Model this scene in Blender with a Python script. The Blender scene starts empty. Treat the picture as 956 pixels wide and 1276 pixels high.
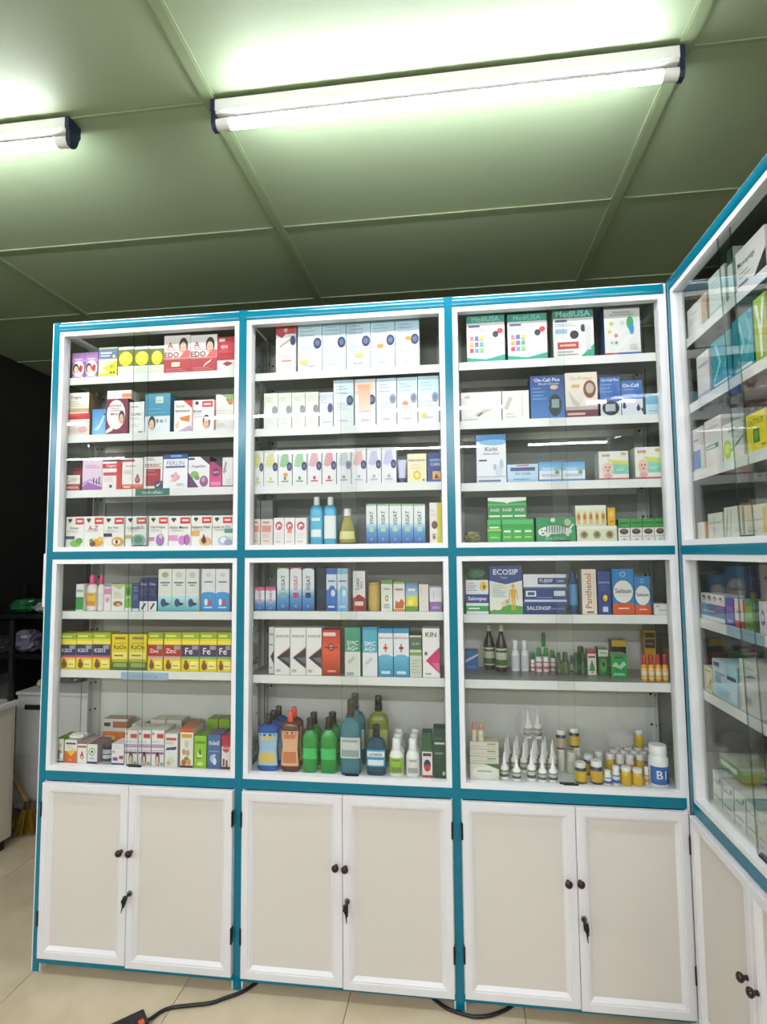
import bpy, bmesh, math, random
from mathutils import Matrix, Vector

S = bpy.context.scene
COL = S.collection
RAD = math.radians

# ------------------------------------------------------------------ camera
FPX = 705.04
cam_d = bpy.data.cameras.new('camera')
cam = bpy.data.objects.new('camera', cam_d)
COL.objects.link(cam)
cam_d.sensor_fit = 'VERTICAL'
cam_d.sensor_height = 36.0
cam_d.lens = FPX / 1276 * 36.0
cam_d.clip_start = 0.02
_r = Matrix.Rotation(RAD(7.3548), 3, 'Z') @ Matrix.Rotation(RAD(4.1898), 3, 'X') @ Matrix.Rotation(RAD(0.5148), 3, 'Y')
_m = Matrix((_r.col[0], _r.col[2], -_r.col[1])).transposed().to_4x4()
_m.translation = Vector((1.4234, -1.8075, 1.3651))
cam.matrix_world = _m
S.camera = cam

# ------------------------------------------------------------------ world, exposure
wd = bpy.data.worlds.new('world')
S.world = wd
wd.use_nodes = True
wd.node_tree.nodes['Background'].inputs[0].default_value = (0.75, 0.85, 0.8, 1)
wd.node_tree.nodes['Background'].inputs[1].default_value = 0.03
S.view_settings.view_transform = 'Standard'
S.view_settings.look = 'None'
S.view_settings.gamma = 1
S.view_settings.use_curve_mapping = False
S.view_settings.exposure = 2.0
TUBE_POWER = 27.0
REAR_POWER = 56.0  # rear tubes boosted over the front ones to fill the lower shelves

# ------------------------------------------------------------------ materials
def lin(c):
    c = c / 255
    return c / 12.92 if c <= .04045 else ((c + .055) / 1.055) ** 2.4
def hexc(h):
    return (lin(int(h[0:2], 16)), lin(int(h[2:4], 16)), lin(int(h[4:6], 16)), 1)
def newmat(name):
    m = bpy.data.materials.new(name)
    m.use_nodes = True
    nt = m.node_tree
    return m, nt, nt.nodes['Principled BSDF']
def solid(name, h, rough=.5, metal=0, noise=0, nscale=20, bump=0, coat=0):
    m, nt, b = newmat(name)
    b.inputs['Base Color'].default_value = hexc(h)
    b.inputs['Roughness'].default_value = rough
    b.inputs['Metallic'].default_value = metal
    if coat:
        b.inputs['Coat Weight'].default_value = coat
    if noise or bump:
        tc = nt.nodes.new('ShaderNodeTexCoord')
        n = nt.nodes.new('ShaderNodeTexNoise')
        n.inputs['Scale'].default_value = nscale
        n.inputs['Detail'].default_value = 5
        nt.links.new(tc.outputs['Object'], n.inputs['Vector'])
        if noise:
            mx = nt.nodes.new('ShaderNodeMix')
            mx.data_type = 'RGBA'
            c = hexc(h)
            mx.inputs[6].default_value = tuple(x * (1 - noise) for x in c[:3]) + (1,)
            mx.inputs[7].default_value = tuple(min(1, x * (1 + noise)) for x in c[:3]) + (1,)
            nt.links.new(n.outputs[0], mx.inputs[0])
            nt.links.new(mx.outputs[2], b.inputs['Base Color'])
        if bump:
            bp = nt.nodes.new('ShaderNodeBump')
            bp.inputs['Strength'].default_value = bump
            bp.inputs['Distance'].default_value = .01
            nt.links.new(n.outputs[0], bp.inputs['Height'])
            nt.links.new(bp.outputs[0], b.inputs['Normal'])
    return m
def attrmat(name, rough, trans=0, spec=.5, ink=1.0):
    m, nt, b = newmat(name)
    a = nt.nodes.new('ShaderNodeVertexColor')
    a.layer_name = 'Col'
    mu = nt.nodes.new('ShaderNodeMix'); mu.data_type = 'RGBA'; mu.blend_type = 'MULTIPLY'; mu.inputs[0].default_value = 1
    mu.inputs[7].default_value = (ink, ink, ink, 1)
    nt.links.new(a.outputs[0], mu.inputs[6]); nt.links.new(mu.outputs[2], b.inputs['Base Color'])
    b.inputs['Roughness'].default_value = rough
    b.inputs['Specular IOR Level'].default_value = spec
    if trans:
        b.inputs['Transmission Weight'].default_value = trans
    return m
M = {}
M['carton'] = attrmat('printed_card', .42, ink=.9)
M['plastic'] = attrmat('moulded_plastic', .3)
M['liquid'] = attrmat('tinted_bottle', .05, .55)
M['film'] = attrmat('crinkled_film', .25)
M['teal'] = solid('teal_lacquer', '006d82', .2, 0)
M['teal'].node_tree.nodes['Principled BSDF'].inputs['Specular IOR Level'].default_value = .35
M['white'] = solid('white_lacquer', 'dedfe0', .32)
M['shelf'] = solid('white_shelf_enamel', 'd6d8d4', .35)
M['door'] = solid('white_door_frame', 'd9d8d9', .35)
M['panel'] = solid('beige_door_panel', 'cdc8c0', .5, noise=.02, nscale=3)
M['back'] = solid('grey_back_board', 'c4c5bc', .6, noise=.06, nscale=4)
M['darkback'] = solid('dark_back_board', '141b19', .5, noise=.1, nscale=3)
M['upback'] = solid('shaded_back_board', '8b9089', .55, noise=.06, nscale=4)  # upper bays: shade between the shelves put into a darker board grey
M['plate'] = solid('grey_shelf_plate', '7c7e78', .3, noise=.04)
M['knob'] = solid('dark_brown_knob', '2a100e', .2)
M['dark'] = solid('dark_metal', '232524', .4, .6)
M['steel'] = solid('key_steel', '8c8e8c', .3, .9)
M['post'] = solid('slotted_angle_enamel', 'b4b8b2', .45)
M['hole'] = solid('slot_hole', '18191a', .8)
M['ceil'] = solid('pale_green_ceiling_panel', '93a684', .55, noise=.05, nscale=2.2, bump=.03)
M['batten'] = solid('pale_green_batten', '859773', .4)
M['lampw'] = solid('lamp_housing_white', 'dcdcd8', .4)
M['navy'] = solid('navy_lamp_cap', '14203c', .4)
M['black'] = solid('black_rubber', '0c0c0d', .4)
M['grout'] = solid('floor_grout', '6a6050', .8)
M['darkwall'] = solid('dark_slate_wall', '171a15', .6, noise=.5, nscale=3.5, bump=.2)
M['plainwall'] = solid('room_wall_paint', 'd6d8d2', .7, noise=.04)
M['cream'] = solid('cream_counter', 'c8c0b0', .45)
M['unit'] = solid('white_unit', 'c9c9c5', .4)
M['rack'] = solid('black_rack', '0b0d0e', .4)
M['wood'] = solid('broom_handle', '8c6a3a', .5)
# floor tile: beige porcelain with faint clouds
m, nt, b = newmat('beige_floor_tile')
b.inputs['Roughness'].default_value = .22
tc = nt.nodes.new('ShaderNodeTexCoord'); n = nt.nodes.new('ShaderNodeTexNoise')
n.inputs['Scale'].default_value = 7; n.inputs['Detail'].default_value = 6
cr = nt.nodes.new('ShaderNodeValToRGB')
cr.color_ramp.elements[0].position = .3; cr.color_ramp.elements[0].color = hexc('bdae90')
cr.color_ramp.elements[1].position = .7; cr.color_ramp.elements[1].color = hexc('ccbea2')
nt.links.new(tc.outputs['Object'], n.inputs['Vector']); nt.links.new(n.outputs[0], cr.inputs[0]); nt.links.new(cr.outputs[0], b.inputs['Base Color'])
M['tile'] = m
# thin sheet glass: clear with a fresnel reflection
def sheet(name, tint, ior, rough=0.0, base=0.0):
    m = bpy.data.materials.new(name); m.use_nodes = True
    nt = m.node_tree; nt.nodes.clear()
    o = nt.nodes.new('ShaderNodeOutputMaterial'); mx = nt.nodes.new('ShaderNodeMixShader')
    t = nt.nodes.new('ShaderNodeBsdfTransparent'); g = nt.nodes.new('ShaderNodeBsdfGlossy'); f = nt.nodes.new('ShaderNodeFresnel')
    t.inputs[0].default_value = tint; g.inputs['Roughness'].default_value = rough
    ge = nt.nodes.new('ShaderNodeNewGeometry'); mr = nt.nodes.new('ShaderNodeMapRange')
    mr.inputs['To Min'].default_value = ior; mr.inputs['To Max'].default_value = 1 / ior   # same reflectance on both faces of the sheet
    nt.links.new(ge.outputs['Backfacing'], mr.inputs['Value']); nt.links.new(mr.outputs[0], f.inputs[0])
    if base:
        ad = nt.nodes.new('ShaderNodeMath'); ad.operation = 'ADD'; ad.use_clamp = True
        ad.inputs[1].default_value = base
        nt.links.new(f.outputs[0], ad.inputs[0]); nt.links.new(ad.outputs[0], mx.inputs[0])
    else:
        nt.links.new(f.outputs[0], mx.inputs[0])
    nt.links.new(t.outputs[0], mx.inputs[1]); nt.links.new(g.outputs[0], mx.inputs[2]); nt.links.new(mx.outputs[0], o.inputs[0])
    return m
M['glass'] = sheet('sliding_glass', (.99, 1, .995, 1), 1.42)
M['edge'] = sheet('green_glass_edge', (.30, .48, .42, 1), 1.5)
m, nt, b = newmat('clear_plastic_bag')
b.inputs['Base Color'].default_value = (.9, .9, .88, 1); b.inputs['Roughness'].default_value = .18
tr = nt.nodes.new('ShaderNodeBsdfTransparent'); mx = nt.nodes.new('ShaderNodeMixShader'); mx.inputs[0].default_value = .24
nt.links.new(tr.outputs[0], mx.inputs[1]); nt.links.new(b.outputs[0], mx.inputs[2]); nt.links.new(mx.outputs[0], nt.nodes['Material Output'].inputs[0])
M['bag'] = m
# tube light
m = bpy.data.materials.new('lit_tube'); m.use_nodes = True
nt = m.node_tree; nt.nodes.clear()
o = nt.nodes.new('ShaderNodeOutputMaterial'); e = nt.nodes.new('ShaderNodeEmission')
e.inputs[0].default_value = (.98, .97, 1.07, 1); e.inputs[1].default_value = TUBE_POWER
nt.links.new(e.outputs[0], o.inputs[0]); M['tube'] = m
M['tube_strong'] = m.copy(); M['tube_strong'].name = 'lit_tube_boosted'
M['tube_strong'].node_tree.nodes['Emission'].inputs[1].default_value = REAR_POWER
m = bpy.data.materials.new('lit_switch'); m.use_nodes = True
nt = m.node_tree; nt.nodes.clear()
o = nt.nodes.new('ShaderNodeOutputMaterial'); e = nt.nodes.new('ShaderNodeEmission')
e.inputs[0].default_value = (1, .2, .1, 1); e.inputs[1].default_value = .15
nt.links.new(e.outputs[0], o.inputs[0]); M['switch'] = m

# ------------------------------------------------------------------ mesh helpers
class MB:
    """collects coloured faces; build() links them as one mesh object"""
    def __init__(s): s.v = []; s.f = []; s.c = []; s.m = []
    def face(s, pts, col=None, mi=0):
        k = len(s.v); s.v.extend(pts); s.f.append(tuple(range(k, k + len(pts))))
        s.c.append(col); s.m.append(mi)
    def box(s, x0, x1, y0, y1, z0, z1, col=None, mi=0, top=None, side=None):
        k = len(s.v)
        s.v += [(x0, y0, z0), (x1, y0, z0), (x1, y1, z0), (x0, y1, z0), (x0, y0, z1), (x1, y0, z1), (x1, y1, z1), (x0, y1, z1)]
        for q, cc in (((0, 3, 2, 1), col), ((4, 5, 6, 7), top or col), ((0, 1, 5, 4), col), ((1, 2, 6, 5), side or col), ((2, 3, 7, 6), col), ((3, 0, 4, 7), side or col)):
            s.f.append(tuple(k + i for i in q)); s.c.append(cc); s.m.append(mi)
    def ring(s, rings, col=None, mi=0, close=True):
        """loft closed rings of equal length"""
        k = len(s.v); n = len(rings[0])
        for r in rings: s.v.extend(r)
        for a in range(len(rings) - 1):
            for i in range(n):
                j = (i + 1) % n
                s.f.append((k + a * n + i, k + a * n + j, k + (a + 1) * n + j, k + (a + 1) * n + i)); s.c.append(col); s.m.append(mi)
        if close:
            s.f.append(tuple(k + i for i in reversed(range(n)))); s.c.append(col); s.m.append(mi)
            b = k + (len(rings) - 1) * n
            s.f.append(tuple(b + i for i in range(n))); s.c.append(col); s.m.append(mi)
    def cyl(s, p0, p1, r0, r1=None, n=14, col=None, mi=0):
        r1 = r0 if r1 is None else r1
        p0 = Vector(p0); p1 = Vector(p1); d = (p1 - p0).normalized()
        a = d.orthogonal().normalized(); b2 = d.cross(a)
        R = lambda p, r: [tuple(p + (a * math.cos(t) + b2 * math.sin(t)) * r) for t in (2 * math.pi * i / n for i in range(n))]
        s.ring([R(p0, r0), R(p1, r1)], col, mi)
    def tube(s, pts, r, n=8, col=None, mi=0):
        rs = []
        for i, p in enumerate(pts):
            p = Vector(p); a = Vector(pts[max(0, i - 1)]); c = Vector(pts[min(len(pts) - 1, i + 1)])
            d = (c - a).normalized(); u = d.cross(Vector((0, 0, 1)))
            u = u.normalized() if u.length > 1e-4 else Vector((1, 0, 0)); w = u.cross(d)
            rs.append([tuple(p + (u * math.cos(t) + w * math.sin(t)) * r) for t in (2 * math.pi * k / n for k in range(n))])
        s.ring(rs, col, mi)
    def mesh(s, name, mats, smooth=None):
        me = bpy.data.meshes.new(name)
        me.from_pydata(s.v, [], s.f)
        for mm in (mats if isinstance(mats, (list, tuple)) else [mats]): me.materials.append(mm)
        if any(s.m): me.polygons.foreach_set('material_index', s.m)
        if any(c is not None for c in s.c):
            at = me.color_attributes.new('Col', 'FLOAT_COLOR', 'CORNER')
            buf = []
            for f, c in zip(s.f, s.c):
                if c is None: c = 'ffffff'
                if isinstance(c, str):
                    buf.extend(hexc(c) * len(f))
                else:
                    for cc in c: buf.extend(hexc(cc))
            at.data.foreach_set('color', buf)
        me.update()
        if smooth:
            me.polygons.foreach_set('use_smooth', [True] * len(me.polygons))
            me.set_sharp_from_angle(angle=RAD(smooth))
        return me
    def build(s, name, mats, parent=None, smooth=None, loc=None, rotz=0):
        return link(name, s.mesh(name, mats, smooth), parent, loc, rotz)
def link(name, me, parent=None, loc=None, rotz=0):
    o = bpy.data.objects.new(name, me); COL.objects.link(o)
    if parent: o.parent = parent
    if loc: o.location = loc
    if rotz: o.rotation_euler = (0, 0, rotz)
    return o
def empty(name, loc=(0, 0, 0), rotz=0):
    o = bpy.data.objects.new(name, None); COL.objects.link(o)
    o.empty_display_size = .05
    o.location = loc; o.rotation_euler = (0, 0, rotz)
    return o
def tag(o, label, cat, group=None, kind=None):
    if label: o['label'] = label
    if cat: o['category'] = cat
    if group: o['group'] = group
    if kind: o['kind'] = kind
    return o
def bev(o, w=.001, seg=1):
    md = o.modifiers.new('bevel', 'BEVEL'); md.width = w; md.segments = seg; md.limit_method = 'ANGLE'
    return o

# ------------------------------------------------------------------ the room
CZ = 2.6
def slab(name, x0, x1, y0, y1, z0, z1, mat, label=None):
    mb = MB(); mb.box(x0, x1, y0, y1, z0, z1)
    o = mb.build(name, M[mat]); o['kind'] = 'structure'
    if label: o['label'] = label
    return o
floor = slab('floor', -4.6, 4.6, -8, 2.6, -.06, -.004, 'grout', 'beige tiled shop floor')
TS = .529
tile_me = MB(); tile_me.box(-TS / 2 + .0012, TS / 2 - .0012, -TS / 2 + .0012, TS / 2 - .0012, -.006, 0)
tile_me = tile_me.mesh('floor_tile', M['tile'])
for i in range(-9, 9):
    for j in range(-15, 5):
        link('floor_tile', tile_me, floor, (.0105 + TS * (i + .5), .281 + TS * (j - .5), 0))
ceiling = slab('ceiling', -4.6, 4.6, -8, 2.6, CZ + .006, CZ + .06, 'ceil', 'pale green panelled ceiling')
cp = MB(); cp.box(-.606, .606, -.297, .297, 0, .008)
cp_me = cp.mesh('ceiling_panel', M['ceil'])
for i in range(-4, 3):
    for j in range(-12, 5):
        link('ceiling_panel', cp_me, ceiling, (.78 + 1.22 * (i + .5), -.42 + .6 * (j + .5), CZ - .002))
bt = MB(); bt.box(-.019, .019, -5.2, 5.2, -.0065, 0); bt.box(-.014, .014, -5.2, 5.2, -.0085, -.0065)
bt_me = bt.mesh('batten', M['batten'])
for i in range(-3, 4):
    link('batten', bt_me, ceiling, (.78 + 1.22 * i, -2.6, CZ - .0022))
ct = MB(); ct.box(-4.4, 4.4, -.005, .005, -.004, 0)
ct_me = ct.mesh('cross_strip', M['batten'])
for j in range(-11, 5):
    link('cross_strip', ct_me, ceiling, (0, -.42 + .6 * j, CZ - .0024))
slab('wall_left', -1.42, -1.32, -.6, 2.5, 0, CZ, 'darkwall', 'dark mottled slate wall')
slab('wall_left_return', -4.6, -1.42, -.6, -.5, 0, CZ, 'plainwall')
slab('wall_left_far', -4.7, -4.6, -8, -.5, 0, CZ, 'plainwall')
slab('wall_back', -1.42, 4.6, 2.5, 2.6, 0, CZ, 'darkwall')
slab('wall_right', 4.6, 4.7, -8, 2.6, 0, CZ, 'plainwall')
slab('wall_front', -4.6, 4.6, -8.1, -8, 0, CZ, 'plainwall')

# ------------------------------------------------------------------ tube lamps
def tube_lamp(lit):
    r = empty('tube_lamp')
    mb = MB(); mb.box(-.6, .6, -.024, .024, -.03, 0); mb.box(-.6, .6, -.018, .018, -.036, -.03)
    mb.build('housing', M['lampw'], r)
    def arc(a0, a1, n):   # open strip of the tube wall between two angles
        mb = MB(); pts = [(-.004 + .0142 * math.cos(RAD(a0 + (a1 - a0) * i / n)), -.058 + .0142 * math.sin(RAD(a0 + (a1 - a0) * i / n))) for i in range(n + 1)]
        for (ya, za), (yb, zb) in zip(pts, pts[1:]): mb.face([(-.555, ya, za), (.555, ya, za), (.555, yb, zb), (-.555, yb, zb)])
        return mb
    arc(-212, 32, 16).build('glowing_tube', M[lit], r, 40)
    arc(32, 148, 8).build('tube_back', M['lampw'], r, 40)
    for sx in (-1, 1):
        mb = MB(); mb.cyl((sx * .555, -.004, -.058), (sx * .592, -.004, -.058), .0148, n=18); mb.build('socket', M['lampw'], r, 40)
        mb = MB(); x0, x1 = sorted((sx * .592, sx * .604))
        pr = [(-.026, 0), (-.026, -.03), (-.02, -.036), (-.021, -.062), (-.014, -.074), (.006, -.074), (.013, -.062), (.02, -.04), (.026, -.03), (.026, 0)]
        mb.ring([[(x0, a, b) for a, b in pr], [(x1, a, b) for a, b in pr]]); mb.build('end_cap', M['navy'], r)
    return r
def copy_tree(o, parent=None):
    c = o.copy(); COL.objects.link(c); c.parent = parent
    for ch in list(o.children): copy_tree(ch, c)
    return c
lamp0 = tube_lamp('tube'); lamp1 = tube_lamp('tube_strong')
lamps = [((1.39, -.413), 'lit white tube lamp with navy end caps above the cabinets'),
         ((-.232, -.413), 'lit tube lamp at the left edge of the picture'),
         ((-2.75, -3.25), 'tube lamp of the middle ceiling row, outermost left'), ((-.375, -3.25), 'tube lamp of the middle ceiling row, inner left'),
         ((1.295, -3.25), 'tube lamp of the middle ceiling row, inner right'), ((3.12, -3.25), 'tube lamp of the middle ceiling row, outermost right'),
         ((-3.85, -5.7), 'tube lamp of the rear ceiling row, outermost left'), ((-.5, -5.7), 'tube lamp of the rear ceiling row, inner left'),
         ((1.185, -5.7), 'tube lamp of the rear ceiling row, inner right'), ((2.93, -5.7), 'tube lamp of the rear ceiling row, outermost right')]
for k, ((x, y), lb) in enumerate(lamps):
    o = lamp0 if k == 0 else lamp1 if k == 2 else copy_tree(lamp0 if k == 1 else lamp1)
    o.location = (x, y, CZ - .0105)
    tag(o, lb, 'lamp', 'ceiling tube lamps')

# ------------------------------------------------------------------ display cabinets
ZB, ZL, ZM, ZT = (.0269, .0453), (.6133, .6439), (1.3545, 1.381), (2.1651, 2.2)
DEPTH = .25
FR = .016
TILT = RAD(1.2)
pane_cache = {}
def pane(w, h):
    key = (round(w, 4), round(h, 4))
    if key not in pane_cache:
        mb = MB(); mb.box(-w / 2, w / 2, 0, .004, 0, h)
        mb.m = [1, 1, 0, 1, 0, 1]
        pane_cache[key] = mb.mesh('sliding_pane', [M['glass'], M['edge']])
    return pane_cache[key]
def frame_ring(x0, x1, z0, z1, w, y0, y1):
    mb = MB()
    o = [(x0, z0), (x1, z0), (x1, z1), (x0, z1)]
    i = [(x0 + w, z0 + w), (x1 - w, z0 + w), (x1 - w, z1 - w), (x0 + w, z1 - w)]
    r = [[(a, y1, b) for a, b in o], [(a, y0, b) for a, b in o], [(a, y0, b) for a, b in i], [(a, y1, b) for a, b in i], [(a, y1, b) for a, b in o]]
    mb.ring(r, close=False)
    return mb
knob_mb = MB()
def knob_mesh():
    mb = MB(); prof = [(.0, .006), (.004, .0055), (.008, .005), (.012, .0095), (.017, .0115), (.022, .0095), (.025, .004)]
    mb.ring([[(r * math.cos(t), -d, r * math.sin(t)) for t in (2 * math.pi * i / 14 for i in range(14))] for d, r in prof])
    return mb.mesh('knob', M['knob'], 60)
KNOB = knob_mesh()
def hinge_mesh():
    mb = MB(); mb.cyl((0, 0, -.024), (0, 0, .024), .0030, n=10); mb.box(-.0012, .0012, 0, .014, -.024, .024)
    return mb.mesh('hinge', M['dark'], 40)
HINGE = hinge_mesh()
def lock_mesh():
    mb = MB(); mb.cyl((0, 0, 0), (0, -.006, 0), .009, .008, 16)
    return mb.mesh('lock_cylinder', M['steel'], 40)
LOCK = lock_mesh()
def key_mesh():
    mb = MB()
    mb.box(-.0014, .0014, -.03, -.005, -.004, .004)
    for (a, b) in (((0, -.026, .004), (.0, -.03, -.012)),): mb.cyl(a, b, .0075, .0085, 10)
    mb.cyl((.0, -.028, -.014), (.002, -.022, -.052), .0035, .0012, 8)
    mb.cyl((.001, -.028, -.014), (.003, -.024, -.03), .0068, .004, 8)
    return mb.mesh('key', M['dark'], 50)
KEY = key_mesh()
def door_part(root, x0, x1, z0, z1, yf, hinge_side, knob_x, knob_z, lock):
    """moulded door: flat stile, small step, bevel down to a recessed panel"""
    mb = MB()
    steps = [(0, .018), (0, .0015), (.0015, 0), (.022, 0), (.0235, .002), (.027, .002), (.036, .0085), (.0375, .0095), (.0375, .014)]
    def rect(d): return [(x0 + d, z0 + d), (x1 - d, z0 + d), (x1 - d, z1 - d), (x0 + d, z1 - d)]
    mb.ring([[(a, yf + y, b) for a, b in rect(d)] for d, y in steps], close=False)
    dr = mb.build('door', M['door'], root)
    mb = MB(); mb.box(x0 + .037, x1 - .037, yf + .0105, yf + .016, z0 + .037, z1 - .037)
    mb.build('door_panel', M['panel'], dr)
    link('knob', KNOB, dr, (knob_x, yf, knob_z))
    hx = x0 - .0005 if hinge_side < 0 else x1 + .0005
    for hz in (z1 - .085, z0 + .125): link('hinge', HINGE, dr, (hx, yf - .001, hz))
    if lock:
        link('lock_cylinder', LOCK, dr, (lock[0], yf, lock[1]))
        k = link('key', KEY, dr, (lock[0], yf - .001, lock[1])); k.rotation_euler = (0, RAD(lock[2]), 0)
def slot_post(root, x, y, z0, z1, sx):
    mb = MB()
    xa, xb = sorted((x, x + sx * .03)); mb.box(xa, xb, y - .0018, y, z0, z1)
    xa, xb = sorted((x, x + sx * .0018)); mb.box(xa, xb, y - .032, y - .0018, z0, z1)
    mb2 = MB(); z = z0 + .04
    while z < z1 - .03:
        mb2.cyl((x + sx * .012, y - .0026, z), (x + sx * .012, y - .0018, z), .0045, n=10)
        mb2.cyl((x + sx * .0018, y - .018, z), (x + sx * .0024, y - .018, z), .0045, n=10); z += .1
    p = mb.build('slotted_post', M['post'], root)
    mb2.build('slot_hole', M['hole'], p)['kind'] = 'stuff'
def cabinet(root, posts, bays, shelf_z, doors, backmat, overlaps):
    # posts: teal-faced aluminium uprights with white returns
    for k, (a, b, teal) in enumerate(posts):
        mb = MB(); mb.box(a - .0045 if k else a, b + .0045 if k < len(posts) - 1 else b, .003, .034, 0, ZT[1] - .001)
        p = mb.build('post', M['white'], root)
        if teal:
            mb = MB(); mb.box(a + (.0055 if k == 0 else 0), b, 0, .003, 0, ZT[1])
            mb.build('post_cover', M['teal'], p)
    for bi, (x0, x1) in enumerate(bays):
        for (z0, z1) in (ZB, ZL, ZM, ZT):
            mb = MB(); mb.box(x0, x1, .003, .03, z0, z1)
            r = mb.build('rail', M['white'], root)
            top = (z0, z1) == ZT
            mb = MB()
            if top:   # rounded cover profile
                zz = [z0 + (z1 - .004 - z0) * i / 8 for i in range(9)]
                pr = [(.0004 - .0028 * (1 - (i / 4 - 1) ** 2), zz[i]) for i in range(9)] + [(.003, zz[8]), (.003, zz[0])]
                mb.ring([[(xx, a, b) for a, b in pr] for xx in (x0, x1)])
            else: mb.box(x0, x1, .0004, .003, z0, z1)
            mb.build('rail_cover', M['teal'], r, 30)
        zs = shelf_z[bi]
        for lvl, (z0, z1) in enumerate(((ZM[1], ZT[0]), (ZL[1], ZM[0]))):
            frame_ring(x0, x1, z0, z1, FR, .0015, .031).build('track_frame', M['white'], root)
            # inner dark groove beside each pane
            for ca in (x0 + .0165, x1 - .019):
                mb = MB(); mb.box(ca, ca + .0025, .029, .0335, z0 + FR, z1 - FR); mb.build('track_channel', M['post'], root)
            ov = overlaps[bi]; xm = ov
            h = z1 - z0 - 2 * FR + .008
            xa, xb = x0 + .012, xm + .028
            for q, (pa, pb, yy) in enumerate(((xa, xb, .0255), (xm - .022, x1 - .012, .0185))):
                o = link('sliding_pane', pane(pb - pa, h), root, ((pa + pb) / 2, yy, z0 + FR - .004))
                o.rotation_euler = (TILT, 0, 0)
                mb = MB(); mb.box(-.022, .022, -.0012, .006, .003, .008)
                mb.build('glide', M['dark'], o, loc=((pb - pa) / 2 - .03 if q == 0 else -(pb - pa) / 2 + .03, 0, 0))
        for z in zs:
            fl = z in (zs[3], zs[6])
            mb = MB(); ye = DEPTH - .006
            if fl:
                mb.box(x0 - .001, x1 + .001, .031, ye, z - .012, z)
                mb.build('cabinet_floor', M['shelf'], root)
            else:
                mb.box(x0 + .001, x1 - .001, .0375, ye, z - .0015, z, mi=1); mb.box(x0 + .001, x1 - .001, .036, .0375, z - .027, z)
                mb.box(x0 + .001, x1 - .001, ye - .0015, ye, z - .027, z - .0015)
                bev(mb.build('shelf', [M['shelf'], M['plate']], root), .0006)
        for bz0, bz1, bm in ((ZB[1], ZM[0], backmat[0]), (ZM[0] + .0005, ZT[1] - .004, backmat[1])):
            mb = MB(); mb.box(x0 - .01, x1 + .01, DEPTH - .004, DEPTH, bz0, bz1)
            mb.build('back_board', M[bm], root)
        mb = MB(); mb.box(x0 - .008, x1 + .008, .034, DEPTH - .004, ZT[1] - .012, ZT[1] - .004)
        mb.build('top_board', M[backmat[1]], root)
        for sx, xx in ((1, x0 + .001), (-1, x1 - .001)):
            slot_post(root, xx, DEPTH - .007, ZL[1], ZT[0], sx)
    for d in doors: door_part(root, *d)
    # glazed ends
    for a in (posts[0][0] + .004, posts[-1][1] - .008):
        for z0, z1 in ((ZL[1], ZM[0]), (ZM[1], ZT[0])):
            mb = MB(); mb.box(a, a + .004, .036, DEPTH - .042, z0, z1); mb.m = [1, 1, 1, 0, 1, 0]
            mb.build('end_glass', [M['glass'], M['edge']], root)
        mb = MB(); mb.box(a, a + .005, .036, DEPTH - .004, ZB[0], ZL[1]); mb.build('end_panel', M['white'], root)
        for zz in (ZM, ZT):
            mb = MB(); mb.box(a, a + .005, .036, DEPTH - .004, zz[0], zz[1] - .004); mb.build('end_rail', M['white'], root)

main = tag(empty('display_cabinet', (0, 0, 0)), 'wide teal and white three-bay glazed medicine cabinet facing the camera', 'cabinet')
BAYS = [(.0282, .6978), (.7244, 1.3954), (1.4213, 2.0753)]
YD = -.014
SHELVES = [[2.008, 1.797, 1.5985, 1.397, 1.1735, .973, .655], [1.989, 1.795, 1.5975, 1.397, 1.1765, .967, .655], [1.991, 1.794, 1.590, 1.397, 1.1695, .965, .655]]
main_doors = [
    (.0300, .3390, .0500, .6090, YD, -1, .3200, .4050, None), (.3405, .6955, .0440, .6090, YD, 1, .3545, .4050, (.3535, .2760, 20)),
    (.7270, 1.0530, .0440, .6090, YD, -1, 1.0340, .4010, None), (1.0545, 1.3930, .0400, .6090, YD, 1, 1.0640, .3990, (1.0690, .2990, 0)),
    (1.4240, 1.7560, .0440, .6090, YD, -1, 1.7290, .3980, None), (1.7575, 2.0740, .0400, .6090, YD, 1, 1.7640, .4000, (1.7710, .2960, -4))]
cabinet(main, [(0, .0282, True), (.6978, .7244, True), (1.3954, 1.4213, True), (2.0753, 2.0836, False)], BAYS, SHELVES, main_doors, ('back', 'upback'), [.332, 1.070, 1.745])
mb = MB(); mb.box(-.009, -.001, .004, .03, 1.19, 1.375); bev(mb.build('side_pull', M['white'], main), .002)
# paper tags stuck on the shelf lips
def art_text(mb, s, cx, cz, h, mw, y, col, rot=0):
    add_text(mb, s, cx, cz, h, mw, y, col, rot)
side = tag(empty('side_display_cabinet', (2.084, 0, 0), RAD(-90)), 'teal and white glazed medicine cabinet running along the right edge', 'cabinet')
SIDE_BAY = [(.026, .70)]
side_doors = [(.0280, .3560, .046, .6090, YD, -1, .3330, .382, None), (.3575, .6980, .042, .6090, YD, 1, .3790, .382, (.372, .262, 6))]
cabinet(side, [(0, .026, True), (.70, .726, True)], SIDE_BAY, [[2.0, 1.80, 1.597, 1.397, 1.17, .965, .655]], side_doors, ('darkback', 'darkback'), [.36])

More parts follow.
